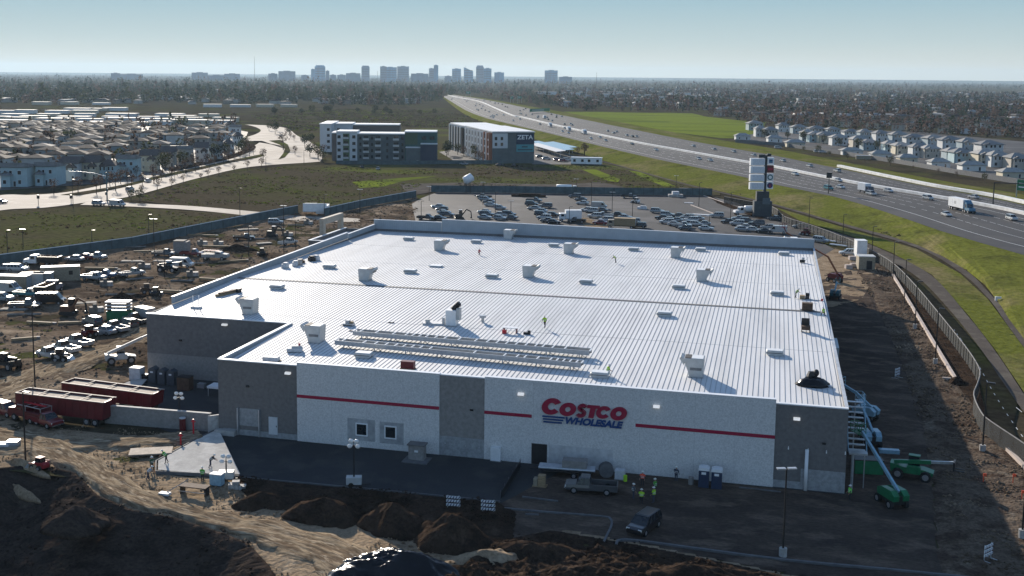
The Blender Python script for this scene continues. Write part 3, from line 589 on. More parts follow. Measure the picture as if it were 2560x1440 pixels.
# front eave strip and right edge gutter
mb = MB(); mb.box(BW-t-.85, t+.1, 9.12, BW-t-.03, BD-.5, 9.24) if False else None
mb = MB()
for y0, y1 in ((.5, 34), (34.2, 80), (80.2, BD-.5)): mb.box(BW-.348, y0, BH+.003, BW+.03, y1, BH+.1)
bp('coping', mb, mat('weathered_edge_cap', (.45, .48, .52), rough=.5, var=.12, scale=.6))
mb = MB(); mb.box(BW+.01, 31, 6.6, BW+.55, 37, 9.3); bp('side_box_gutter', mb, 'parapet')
# parapets
def para(name, pts, z0, z1, th=.25, m='parapet', seam=True, z2=None):
    mb = MB(); z2 = z1 if z2 is None else z2
    (x0, y0), (x1, y1) = pts; L = math.hypot(x1-x0, y1-y0); dx, dy = (x1-x0)/L, (y1-y0)/L; nx, ny = -dy*th/2, dx*th/2
    Q = [(x0-nx, y0-ny), (x1-nx, y1-ny), (x1+nx, y1+ny), (x0+nx, y0+ny)]; mb.hexa([(q[0], q[1], z0) for q in Q], [(q[0], q[1], z) for q, z in zip(Q, (z1, z2, z2, z1))])
    if seam:
        s = .3
        while s < L-.2:
            c = (x0+dx*s, y0+dy*s)
            mb.cbox((c[0], c[1], z0), (.05, th+.10, z1+(z2-z1)*s/L-z0-.05), math.atan2(dy, dx)); s += .46
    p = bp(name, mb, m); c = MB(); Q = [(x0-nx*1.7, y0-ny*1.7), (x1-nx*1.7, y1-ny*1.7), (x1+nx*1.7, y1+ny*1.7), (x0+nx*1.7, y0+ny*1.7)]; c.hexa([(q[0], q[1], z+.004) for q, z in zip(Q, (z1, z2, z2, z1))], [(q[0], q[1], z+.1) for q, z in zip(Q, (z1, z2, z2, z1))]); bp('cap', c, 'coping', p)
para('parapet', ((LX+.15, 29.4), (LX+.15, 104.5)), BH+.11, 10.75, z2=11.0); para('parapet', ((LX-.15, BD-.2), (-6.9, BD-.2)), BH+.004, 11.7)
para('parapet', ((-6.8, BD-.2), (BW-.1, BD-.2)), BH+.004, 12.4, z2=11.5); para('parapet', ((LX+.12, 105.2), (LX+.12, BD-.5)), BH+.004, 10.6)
mb = MB(); mb.box(.36, .5, zr(5)-.2, .46, NY-.1, BH-.02)
s = .8
while s < NY-.5: mb.box(.462, s, zr(5)-.2, .52, s+.05, BH-.03); s += .46
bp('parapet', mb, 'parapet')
# entrance annex and portal at the far left corner
ax, ay = LX-7.5, 101.0
mb = MB()
for b in ((ax, ay, LX-.01, ay+.35), (ax, ay+.35, ax+.35, BD), (ax+.35, BD-.35, LX-.01, BD)): mb.box(b[0], b[1], 0, b[2], b[3], 9.4)
bp('annex_wall', mb, 'wall'); mb = MB(); mb.box(ax+.36, ay+.36, 8.4, LX-.02, BD-.36, 8.6); bp('annex_roof', mb, 'roof')
mb = MB(); mb.box(ax-.1, ay-.1, 9.404, LX-.1, ay+.4, 9.53); mb.box(ax-.1, ay+.4, 9.404, ax+.4, BD, 9.53); bp('coping', mb, 'coping')
mb = MB(); px0, px1, py = ax-.3, LX-1.2, BD-.6
for y0 in (110.5, 121.5):
    mb.box(ax-1.4, y0, 0, ax-.4, y0+1.3, 13.0)
mb.box(ax-1.4, 111.81, 11.6, ax-.4, 121.49, 13.0); bp('entrance_portal', mb, mat('beige_portal', (.42, .37, .3), rough=.8, var=.1))
# lettering on the front
def letters(txt, size, m, name, x0, z0, width, parent, shear=.28, bold=.0, h=None, extrude=.09, y=-.34):
    cu = bpy.data.curves.new('lettering', 'FONT'); cu.body = txt; cu.size = size; cu.shear = shear; cu.offset = bold; cu.extrude = extrude; cu.space_character = 1.0
    o = bpy.data.objects.new('tmp', cu); C.objects.link(o); dg = bpy.context.evaluated_depsgraph_get()
    me = bpy.data.meshes.new_from_object(o.evaluated_get(dg)); bpy.data.objects.remove(o)
    n = len(me.vertices); co = np.empty(n*3); me.vertices.foreach_get('co', co); co = co.reshape(-1, 3)
    mn, mx = co.min(0), co.max(0); kx = width/(mx[0]-mn[0]); kz = kx if h is None else h/(mx[1]-mn[1])
    out = np.stack([x0+(co[:, 0]-mn[0])*kx, y-co[:, 2], z0+(co[:, 1]-mn[1])*kz], 1); me.vertices.foreach_set('co', out.ravel()); me.materials.clear(); me.materials.append(m); me.update()
    return link(bpy.data.objects.new(name, me), parent)
sgn = thing('x', 'x', 'x') if False else None
mbk = MB()
for k in range(3): z = 5.98-k*.33; mbk.box(42.1+.06*k, -.42, z-.07, 44.75-.16*k, -.27, z+.1)
lr, lb = MT['red'], MT['blue']
sign = bp('sign_lettering', mbk, lb)
def glyph(outer, x, z, w, h, gap=None, th=.42, m=None, mbx=None):    # heavy round letter: O, or C when a gap is given
    a0, a1 = (gap if gap else (0, 2*math.pi)); n = 28; ro, ri = [], []
    for i in range(n+1):
        a = a0+(a1-a0)*i/n; c, s = math.cos(a), math.sin(a)
        ro.append((c*w/2, s*h/2)); k = 1-th; ri.append((c*w/2*k*.95, s*h/2*k*1.12))
    f = lambda p: (x+p[0]+(p[1])*.22, z+p[1])
    for i in range(n):
        A, B, Cc, D = f(ro[i]), f(ro[i+1]), f(ri[i+1]), f(ri[i])
        mbx.hexa([(A[0], -.45, A[1]), (B[0], -.45, B[1]), (Cc[0], -.45, Cc[1]), (D[0], -.45, D[1])], [(A[0], -.27, A[1]), (B[0], -.27, B[1]), (Cc[0], -.27, Cc[1]), (D[0], -.27, D[1])])
def put_letter(fn): m_ = MB(); fn(m_); return bp('letter', m_, lr, sign)
zc = 7.05
put_letter(lambda m_: glyph(0, 43.18, 7.25, 2.3, 2.0, (.55, 2*math.pi-.62), .60, mbx=m_))
put_letter(lambda m_: glyph(0, 45.1, zc, 1.95, 1.6, None, .64, mbx=m_))
def S_(m_):                                                  # S from a thick curved stroke
    cx, cz = 46.72, zc; P = []
    for i in range(15): a = R_(28+i*(242/14)); P.append((cx+.08+.40*math.cos(a), cz+.31+.30*math.sin(a)))
    for i in range(15): a = R_(90-i*(242/14)); P.append((cx-.02+.42*math.cos(a), cz-.31+.32*math.sin(a)))
    f = lambda p: (p[0]+(p[1]-cz)*.22, p[1])
    for i in range(len(P)-1):
        a, b = np.array(f(P[i])), np.array(f(P[i+1]))
        if np.linalg.norm(b-a) < .01: continue
        m_.bar((a[0], -.36, a[1]), (b[0], -.36, b[1]), .18, .46)
put_letter(S_)
def T_(m_):
    f = lambda x, z: (x+(z-zc)*.22, z)
    for poly_ in ([(47.28, zc+.38), (48.72, zc+.38), (48.72, zc+.74), (47.28, zc+.74)], [(47.68, zc-.78), (48.3, zc-.78), (48.3, zc+.376), (47.68, zc+.376)]):
        P = [f(*p) for p in poly_]; m_.hexa([(p[0], -.45, p[1]) for p in P], [(p[0], -.27, p[1]) for p in P])
put_letter(T_)
put_letter(lambda m_: glyph(0, 49.3, zc, 1.7, 1.5, (.55, 2*math.pi-.62), .62, mbx=m_))
put_letter(lambda m_: glyph(0, 51.05, zc, 1.9, 1.6, None, .64, mbx=m_))
letters('WHOLESALE', 1, lb, 'letter_row', 44.85, 5.30, 6.75, sign, .25, .045, .84)
# steps and landing beside the right corner
t2 = thing('steel_stair', 'pale steel stair with handrail leaning on the right front corner of the store', 'stair', (77.6, 1.5, 0))
mb = MB()
for k in range(10): mb.box(-.9, k*.62, 8.0-.62*k-.0, .9, k*.62+.5, 8.1-.62*k) if False else mb.box(-1.0, 1.0+k*.7, 4.2+k*.42, .8, 1.5+k*.7, 4.28+k*.42)
ob('tread', mb, MT['galv'], t2); mb = MB(); mb.bar((.95, .8, 4.2), (.95, 8.2, 8.9), .12); mb.bar((-1.0, .8, 4.1), (-1.0, 8.2, 8.4), .1); ob('stringer', mb, MT['paleblue'], t2)
mb = MB(); mb.box(-1.0, -.2, 4.1, 1.0, .95, 4.3); ob('landing', mb, MT['galv'], t2); [ob('post', MB().cyl(a_, b_, r__, r__, 8), MT['galv'], t2) for a_, b_, r__ in (((-.55, .1, 0), (-.55, .1, 4.1), .16), ((.75, .7, 0), (.75, .7, 4.1), .06), ((0, 8, 0), (0, 8, 8.2), .08))]

# ------------------------------------------------------------------ what stands on the roof
def RF(px, py, dz=0.0):                                       # roof point below an image point
    q = G(px, py, 9.6)
    for _ in range(6): q = G(px, py, zr(q[1])+.04)
    return (q[0], q[1], zr(q[1])+dz)
def rtu_kit(tall):
    r = thing('rooftop_unit', 'white boxy rooftop unit with slanted hood', 'rooftop unit')
    h = 2.35 if tall else 2.1
    mb = MB(); mb.side([(-.55, .12), (1.1, .12), (1.22, h), (-1.15, h), (-1.15, h-.45), (-.62, .55)], -1.05, 1.05); ob('casing', mb, MT['unit'], r)
    mb = MB(); mb.box(-.7, -1.0, 0, 1.15, 1.0, .118); ob('roof_curb', mb, MT['galv'], r)
    mb = MB(); mb.hexa([(-1.153, -1.02, h-.25), (-1.153, 1.02, h-.25), (-1.15, 1.02, h-.05), (-1.15, -1.02, h-.05)], [(-1.75, -1.02, h-.12), (-1.75, 1.02, h-.12), (-1.60, 1.02, h+.18), (-1.60, -1.02, h+.18)]); mb.side([(-1.153, h-.05), (-1.153, h-.95), (-1.72, h-.14)], -1.0, -.96); mb.side([(-1.153, h-.05), (-1.153, h-.95), (-1.72, h-.14)], .96, 1.0); ob('hood', mb, MT['unit'], r)
    mb = MB(); mb.box(-1.1, -.9, h+.003, -.35, .9, h+.06); mb.box(-1.158, -.9, h-.75, -1.151, .9, h-.28); ob('grille', mb, MT['grille'], r)
    mb = MB(); mb.box(-.3, -.95, h+.003, 1.1, .95, h+.05); ob('lid', mb, MT['white'], r)
    mb = MB(); mb.box(-.45, -1.062, .9, .95, -1.052, 1.25); ob('louver', mb, mat('dim_louver', (.2, .2, .2), rough=.6), r)
    return Kit(r)
big, small = rtu_kit(True), rtu_kit(False)
UN = [(622, 783, 1, .0, 'by the left parapet, behind the recessed grey wall'), (787, 853, 1, .0, 'beside the front left parapet corner'), (1735, 938, 1, .0, 'alone near the front right roof edge'),
      (917, 700, 0, 1, 'just behind the left end of the roof ridge line'), (1325, 692, 0, 1, 'just behind the middle of the roof ridge line'), (1758, 702, 0, 1, 'just behind the right end of the roof ridge line'),
      (1102, 625, 0, 1, 'second from left in the far half of the roof'), (1425, 633, 0, 1, 'in the middle of the far half of the roof'), (1692, 643, 0, 1, 'right of centre in the far half of the roof'),
      (1274, 597, 0, 1, 'close to the back parapet, leftmost there'), (1435, 596, 0, 0, 'close to the back parapet, second from left there'), (1683, 604, 0, 0, 'close to the back parapet, third from left there'), (1805, 613, 0, 0, 'close to the back parapet, fourth from left there'), (1979, 617, 0, 0, 'close to the back parapet, by the right roof corner')]
for x, y, b, flip, w in UN:
    k = big if b else small
    k.put(RF(x, y), math.pi if flip else 0.0, ('white rooftop unit with slanted hood '+w), 'rooftop units with hoods', scale=(1.0 if x != 1805 else .75))
v = thing('roof_vent', 'x', 'roof vent'); mb = MB()
mb.side([(-.85, 0), (.85, 0), (1.12, .28), (1.12, .5), (.95, .62), (-.95, .62), (-1.12, .5), (-1.12, .28)], -.75, .75); ob('casing', mb, MT['unit'], v)
mb = MB(); mb.box(-1.0, -.62, .623, 1.0, .62, .70); ob('lid', mb, MT['white'], v); mb = MB(); mb.box(-1.0, -.756, .33, 1.0, -.751, .40); ob('slot', mb, MT['grille'], v)
VK = Kit(v)
VT = [(1022, 600, 'nearest the far left corner of the roof'), (1191, 607, 'second along the farthest row of vents'), (1385, 616, 'third along the farthest row of vents'), (1584, 626, 'fourth along the farthest row of vents'), (1752, 627, 'fifth along the farthest row of vents'), (1960, 637, 'last along the farthest row of vents'),
      (824, 670, 'first of the row behind the ridge'), (1026, 682, 'second of the row behind the ridge'), (1230, 694, 'third of the row behind the ridge'), (1465, 708, 'fourth of the row behind the ridge'), (1697, 721, 'fifth of the row behind the ridge'), (1943, 737, 'last of the row behind the ridge'),
      (693, 721, 'alone at the left end in front of the ridge'), (1661, 789, 'alone in front of the ridge, right of centre'), (1937, 886, 'near the right roof edge in the front half'), (910, 892, 'under the long racks near the front edge'), (1500, 941, 'at the right end of the long racks')]
for x, y, w in VT: VK.put(RF(x, y), 0, 'low pale roof vent box '+w, 'low roof vents')
def rack(label, a, b, bars, gap):
    A, B = np.array(RF(*a)), np.array(RF(*b)); L = np.hypot(B[0]-A[0], B[1]-A[1]); rz = heading(A, B)
    t = thing('steel_rack', label, 'steel rack', tuple(A), rz, 'long steel racks on the roof')
    dz = B[2]-A[2]
    for s in (0, gap): m_ = MB(); m_.box(0, s-.06, .45, L, s+.06, 1.05); ob('side_beam', m_, MT['galv'], t)
    for u in bars: m_ = MB(); m_.box(u*L-.08, .062, .93, u*L+.08, gap-.062, 1.06); ob('cross_bar', m_, MT['coping'], t)
    m_ = MB(); m_.box(.1, .07, .47, L-.1, gap-.07, .51); ob('tray', m_, MT['grille'], t)
    for k in range(8):
        u = (k+.3)/7.6*L
        for s in (0, gap): m_ = MB(); m_.box(u-.06, s-.055, 0, u+.06, s+.055, .448); ob('leg', m_, MT['galv'], t)
    return t
rack('rear of two long ladder-like steel racks lying across the front of the roof', (882, 845), (1473, 897), [0, .03, .1, .175, .23, .26, .29, .32, .36, .40, .46, .53, .58, .62, .66, .70, .74, .78, .81, .85, .90, 1], 1.5)
rack('front of two long ladder-like steel racks lying across the front of the roof', (837, 869), (1452, 928), [0, .03, .12, .17, .215, .255, .29, .325, .36, .40, .58, .70, .75, .78, .83, .88, .905, .93, .955, .98, 1], 1.4)
# odds and ends the roofers left
def clutter(name, label, cat, px, py, parts, rz=0.0, on=RF):
    t = thing(name, label, cat, on(px, py), rz)
    for nm, m, bx in parts:
        m_ = MB()
        for b in bx:
            if len(b) == 6: m_.box(*b)
            elif len(b) == 7: m_.cyl(b[:3], b[3:6], b[6], n=7)
        ob(nm, m_, MT[m], t)
    return t
clutter('red_crate', 'dark red crate standing at the front roof edge', 'crate', 1020, 921, [('box', 'trailer', [(-.85, -.4, .1, .85, .4, 1.0)]), ('pallet', 'wood', [(-.95, -.45, 0, .95, .45, .09)])])
clutter('lumber_stack', 'long stack of planks by the left roof parapet', 'lumber', 572, 735, [('plank', 'wood', [(-.5, -2.6, 0, .1, 2.4, .35)]), ('plank', 'wood2', [(-.4, -2.0, .36, .2, 2.9, .55)]), ('bag', 'black', [(.15, 1.5, 0, .7, 2.2, .7)])], -.3)
clutter('pipe_vent', 'pair of white vent pipes near the left roof edge', 'pipe', 490, 770, [('pipe', 'coping', [(-.5, 0, 0, -.5, 0, 1.9, .07)]), ('pipe', 'coping', [(.4, .2, 0, .4, .2, 2.0, .07)]), ('base', 'tcoat', [(-.8, -.3, 0, .8, .5, .3)])])
for i, (x, y, m, l) in enumerate(((713, 669, 'tcoat', 'first'), (738, 664, 'tcoat', 'second'), (748, 661, 'debris', 'third'), (779, 652, 'black', 'fourth'), (790, 650, 'tcoat', 'last'))):
    clutter('material_bundle', 'small wrapped bundle of roofing material by the left parapet, %s of five going back' % l, 'bundle', x, y, [('wrap', m, [(-.5, -.6, .06, .5, .6, .75), (-.3, -.4, .76, .45, .5, 1.0)]), ('pallet', 'wood', [(-.55, -.62, 0, .55, .62, .055)])], .3*i)
clutter('tool_pile', 'brown pile of tools in the shade of the left parapet', 'tools', 750, 657, [('heap', 'wood2', [(-.9, -.5, 0, .9, .5, .5)]), ('lid', 'black', [(-.4, -.3, .51, .5, .4, .8)])], .5)
clutter('insulation_pallet', 'white wrapped pallet at the front left roof edge, nearest the grey corner', 'pallet', 680, 902, [('wrap', 'tcoat', [(-1.1, -.5, .08, .9, .5, .6)]), ('pallet', 'wood', [(-1.1, -.55, 0, 1.1, .55, .075)])], .05)
clutter('insulation_pallet', 'white wrapped pallet just behind the grey corner pallet, under the big unit', 'pallet', 737, 878, [('wrap', 'tcoat', [(-1.0, -.6, .08, 1.0, .6, .55), (-.4, -.3, .56, .9, .4, .8)]), ('bucket', 'red', [(.6, .1, .81, .6, .1, 1.1, .15)])], .3)
clutter('parts_pile', 'heap of grey boxes and rods left of the racks', 'boxes', 873, 813, [('box', 'galv', [(-.8, -.5, 0, .7, .5, .35), (-.5, -.3, .36, .1, .3, .8)]), ('box', 'wood', [(.15, -.3, .36, .6, .3, .6)]), ('rod', 'black', [(-1.2, -.6, .1, 1.0, -.55, .12, .04)])])
clutter('black_hose', 'small black coil of hose beside the racks', 'hose', 880, 828, [('coil', 'black', [(-.5, 0, .05, .5, .2, .08, .07), (-.3, .3, .05, .6, -.2, .1, .06)])])
clutter('black_hose', 'small black tangle of cable halfway to the tall exhaust unit', 'hose', 977, 807, [('coil', 'black', [(-.45, 0, .05, .5, .1, .08, .07), (-.2, .3, .05, .3, -.3, .1, .06)])])
ex = clutter('exhaust_unit', 'tall pale exhaust unit with black corrugated pipe in the middle of the front roof', 'exhaust unit', 1130, 812, [('casing', 'white', [(-.75, -.8, .1, .75, .8, 2.3)]), ('curb', 'galv', [(-.95, -.95, 0, .95, .95, .099)]), ('duct', 'unit', [(.76, -.5, .9, 1.25, .6, 2.6)]), ('control_box', 'galv', [(-1.35, -.5, 0, -.96, .2, 1.1)])])
m_ = MB()
for k in range(5): m_.cyl((.1+.2*k, .1, 2.32+.2*k), (.2+.2*k, .1, 2.42+.2*k), .42, .42, 10); m_.cyl((.2+.2*k, .1, 2.42+.2*k), (.3+.2*k, .1, 2.52+.2*k), .34, .34, 10)
ob('corrugated_pipe', m_, MT['black'], ex)
clutter('sheet_stack', 'flat white sheet stack left of the tall exhaust unit', 'sheets', 1085, 809, [('sheet', 'tcoat', [(-1.6, -.8, 0, 1.3, .7, .22)]), ('box', 'unit', [(-1.2, -.5, .221, -.6, .2, .7)])], .2)
clutter('gas_vent', 'small round-topped grey vent right of the tall exhaust unit', 'vent', 1207, 805, [('stem', 'unit', [(0, 0, 0, 0, 0, .7, .22)]), ('cap', 'galv', [(0, 0, .71, 0, 0, 1.05, .5)])])
clutter('work_table', 'white work table with red bag behind the racks', 'table', 1277, 831, [('table_top', 'white', [(-1.1, -.5, .72, 1.0, .5, .8)]), ('leg', 'trailer', [(-1.0, -.4, 0, -.9, .4, .719)]), ('leg', 'trailer', [(.8, -.4, 0, .9, .4, .719)]), ('bag', 'hydr', [(-1.05, -.95, 0, -.45, -.55, .5)])])
clutter('tool_bag', 'black tool bag right of the white work table', 'bag', 1318, 835, [('bag', 'black', [(-.5, -.25, 0, .45, .25, .3), (.1, -.2, .301, .45, .2, .55)])])
clutter('roof_sheet', 'flat white square hatch behind the ridge, left of centre', 'hatch', 1090, 666, [('lid', 'white', [(-1.2, -.9, .18, 1.2, .9, .32)]), ('frame', 'galv', [(-1.05, -.75, 0, 1.05, .75, .179)])])
clutter('material_heap', 'mixed heap of boxes and cables by the right roof edge, near a worker', 'boxes', 2012, 747, [('box', 'wood', [(-.8, -.5, 0, 0, .5, .6)]), ('box', 'black', [(.05, -.6, 0, .6, .2, .45), (.1, .25, 0, .7, .9, .9)]), ('pipe', 'galv', [(.2, -.9, .1, 2.6, -1.0, .1, .06)]), ('bucket', 'hydr', [(2.65, -1.05, 0, 2.65, -1.05, .4, .17)])])
clutter('brown_crate', 'brown plywood crate at the right end of the roof ridge', 'crate', 2018, 776, [('box', 'wood2', [(-.8, -.5, .1, .8, .5, 1.25)]), ('pallet', 'black', [(-1.0, -.6, 0, 1.1, .6, .09)])])
clutter('tool_cart', 'brown tool cart with dark sail-like guard near the right roof edge', 'cart', 2014, 829, [('tray', 'wood2', [(-.6, -.5, .35, .6, .5, .9)]), ('guard', 'black', [(-.6, .4, .91, .5, .5, 1.9)]), ('leg', 'black', [(-.6, -.5, 0, -.5, .5, .349)]), ('leg', 'black', [(.5, -.5, 0, .6, .5, .349)])])
clutter('small_compressor', 'small dark compressor near the far right roof corner', 'compressor', 2007, 657, [('tank', 'black', [(-.6, 0, .35, .4, 0, .35, .3)]), ('motor', 'galv', [(-.2, -.25, .66, .3, .25, 1.1)]), ('handle', 'unit', [(.4, 0, .4, 1.0, .1, 1.2, .04)])])
t = thing('tarp_covered_pile', 'black tarp thrown over a pile near the front right roof edge', 'tarp', RF(2032, 962))
m_ = MB(); r2 = random.Random(4); n = 18; rings = []
for k, (q, z) in enumerate(((1.5, 0), (1.3, .35), (.95, .7), (.55, .95), (.1, 1.0))): rings.append([(math.cos(2*math.pi*i/n)*q*1.35*(1+.12*r2.uniform(-1, 1)), math.sin(2*math.pi*i/n)*q*.95*(1+.12*r2.uniform(-1, 1)), z*(1+.15*r2.uniform(-1, 1))) for i in range(n)])
m_.loft(rings); ob('tarp', m_, MT['tarp'], t, True); m_ = MB(); m_.cbox((-.15, .3, .9), (1.2, .7, .7), .3, top=.6); m_.ell((.35, .3, 1.45), (.35, .3, .45), 8, 5); ob('bag', m_, MT['black'], t); m_ = MB(); m_.cbox((1.75, -.2, 0), (.4, 1.1, .2), .9); ob('sheet', m_, MT['tcoat'], t)

# ------------------------------------------------------------------ vehicles
def ring_body(mb, st, hw, m=0):                               # st: x, bottom, waist, top, width factor
    rings = []
    for x, zb, zw, zt, k in st:
        w = hw*k
        rings.append([(x, -w*.92, zb), (x, w*.92, zb), (x, w, zw), (x, w*.93, zt-.04), (x, w*.8, zt), (x, -w*.8, zt), (x, -w*.93, zt-.04), (x, -w, zw)])
    mb.loft(rings, True, m)
def cabin(mg, mp, x0, x1, t0, t1, z0, z1, w0, w1, posts):     # glass house and painted roof and posts
    mg.hexa([(x0, -w0, z0), (x1, -w0, z0), (x1, w0, z0), (x0, w0, z0)], [(t0, -w1, z1), (t1, -w1, z1), (t1, w1, z1), (t0, w1, z1)])
    mp.hexa([(t0-.12, -w1-.01, z1+.002), (t1+.10, -w1-.01, z1+.002), (t1+.10, w1+.01, z1+.002), (t0-.12, w1+.01, z1+.002)], [(t0+.05, -w1*.86, z1+.07), (t1-.1, -w1*.86, z1+.07), (t1-.1, w1*.86, z1+.07), (t0+.05, w1*.86, z1+.07)])
    for s in (-1, 1):
        for u in posts:
            a = (x0+(x1-x0)*u, s*(w0+.012), z0); b = (t0+(t1-t0)*u, s*(w1+.012), z1+.02); mp.bar(a, b, .05, .10)
def wheels(root, xs, hw, r, w=.22):
    for x in xs:
        for s in (-1, 1):
            m_ = MB(); y = s*(hw-w/2); m_.cyl((x, y-w/2, r), (x, y+w/2, r), r, r, 12); t_ = ob('wheel', m_, MT['tyre'], root)
            m_ = MB(); yy = s*(hw+.006); m_.cyl((x, yy-s*.012, r), (x, yy, r), r*.6, r*.55, 10); ob('rim', m_, MT['rim'], t_)
def lights(root, xf, xr, w, zf, zr_, dz=.14):
    for s in (-1, 1):
        m_ = MB(); m_.box(xf-.08, s*w-.18, zf, xf+.015, s*w+.18, zf+dz); ob('headlight', m_, MT['clear_lens'], root)
        m_ = MB(); m_.box(xr-.015, s*w-.14, zr_, xr+.08, s*w+.14, zr_+dz*1.3); ob('taillight', m_, MT['red_lens'], root)
def car_kit(kind):
    nm = {'sedan': 'parked_sedan', 'suv': 'sport_utility', 'pickup': 'pickup_truck', 'van': 'cargo_van', 'hatch': 'compact_car'}[kind]
    r = thing(nm, 'x', {'sedan': 'car', 'suv': 'car', 'hatch': 'car', 'pickup': 'pickup truck', 'van': 'van'}[kind]); b, g = MB(), MB()
    if kind in ('sedan', 'hatch'):
        L = 2.35 if kind == 'sedan' else 2.1
        ring_body(b, [(-L, .42, .6, .78, .86), (-L+.12, .28, .62, .92, .95), (-L+.6, .2, .64, .98, 1), (-.2, .2, .64, .95, 1), (L-.95, .2, .62, .92, 1), (L-.3, .22, .58, .82, .95), (L-.05, .3, .55, .7, .85), (L, .38, .52, .62, .78)], .90)
        if kind == 'sedan': cabin(g, b, -1.75, 1.0, -1.05, .25, .93, 1.40, .82, .62, (.02, .30, .62, .98))
        else: cabin(g, b, -2.0, .95, -1.75, .15, .93, 1.45, .82, .64, (.02, .32, .66, .98))
        ob('body', b, MT['paint'], r); ob('windows', g, MT['glass'], r); wheels(r, (-1.42*L/2.35, 1.40*L/2.35), .90, .33); lights(r, L-.06, -L+.03, .62, .58, .68)
    elif kind == 'suv':
        ring_body(b, [(-2.4, .5, .7, .95, .9), (-2.3, .32, .72, 1.05, .97), (-1.6, .28, .72, 1.08, 1), (1.1, .28, .72, 1.06, 1), (2.0, .3, .7, .98, .97), (2.38, .4, .62, .82, .86)], .96)
        cabin(g, b, -2.28, 1.25, -2.05, .45, 1.05, 1.68, .88, .72, (.02, .26, .52, .76, .99)); ob('body', b, MT['paint'], r); ob('windows', g, MT['glass'], r); wheels(r, (-1.45, 1.45), .96, .38); lights(r, 2.33, -2.37, .66, .72, .85, .18)
    elif kind == 'pickup':
        ring_body(b, [(.15, .4, .75, 1.12, 1), (1.5, .4, .75, 1.12, 1), (2.6, .42, .72, 1.06, .97), (2.85, .5, .68, .92, .88)], 1.0)
        b.box(-2.9, -.98, .5, .15, .98, .62); b.box(-2.9, -.99, .62, .15, -.88, 1.16); b.box(-2.9, .88, .62, .15, .99, 1.16); b.box(-2.9, -.879, .62, -2.80, .879, 1.14); b.box(.06, -.879, .62, .149, .879, 1.16)
        cabin(g, b, .05, 1.65, .25, 1.05, 1.11, 1.78, .90, .74, (.02, .48, .98)); b.box(-.75, -.9, 1.12, .05, .9, 1.18) if False else None
        g.m = 0; ob('body', b, MT['paint'], r); ob('windows', g, MT['glass'], r); m_ = MB(); m_.box(-2.79, -.878, .621, .055, .878, .66); ob('truck_bed', m_, MT['grille'], r); m_ = MB(); m_.box(2.83, -.9, .45, 2.95, .9, .62); ob('bumper', m_, MT['chrome'], r)
        wheels(r, (-1.75, 1.85), 1.0, .40, .26); lights(r, 2.80, -2.88, .72, .74, .8, .2)
    else:
        b.side([(-2.7, .45), (2.6, .45), (2.72, .7), (2.62, 1.05), (2.1, 1.25), (1.35, 2.22), (1.1, 2.32), (-2.65, 2.32), (-2.7, 2.1)], -.98, .98)
        g.hexa([(2.07, -.82, 1.30), (2.12, -.82, 1.28), (2.12, .82, 1.28), (2.07, .82, 1.30)], [(1.36, -.76, 2.2), (1.42, -.76, 2.2), (1.42, .76, 2.2), (1.36, .76, 2.2)])
        for s in (-1, 1): g.hexa([(.85, s*.985-.006, 1.3), (1.85, s*.985-.006, 1.3), (1.85, s*.985+.006, 1.3), (.85, s*.985+.006, 1.3)], [(.85, s*.985-.006, 2.0), (1.38, s*.985-.006, 2.0), (1.38, s*.985+.006, 2.0), (.85, s*.985+.006, 2.0)])
        ob('body', b, MT['paint'], r); ob('windows', g, MT['glass'], r); wheels(r, (-1.7, 1.75), .985, .36); lights(r, 2.69, -2.69, .75, .8, .9, .2)
    return Kit(r)
KITS = {k: car_kit(k) for k in ('sedan', 'hatch', 'suv', 'pickup', 'van')}
CW, CS, CK, CG, CB, CR, CT, CN = (.47, .465, .45, 1), (.30, .31, .315, 1), (.012, .012, .014, 1), (.085, .088, .092, 1), (.02, .07, .17, 1), (.15, .008, .014, 1), (.02, .19, .21, 1), (.35, .29, .21, 1)
CNAME = {CW: 'white', CS: 'silver', CK: 'black', CG: 'dark grey', CB: 'blue', CR: 'red', CT: 'teal', CN: 'tan'}
WORD = {'sedan': 'sedan', 'hatch': 'small hatchback', 'suv': 'SUV', 'pickup': 'pickup truck', 'van': 'cargo van'}
def car(kind, px, py, rz, col, where, group=None, z=.06, sc=None, lab=None):
    g = G(px, py, z); return KITS[kind].put((g[0], g[1], z), rz, lab or (CNAME[col]+' '+WORD[kind]+' '+where), group, col, sc)
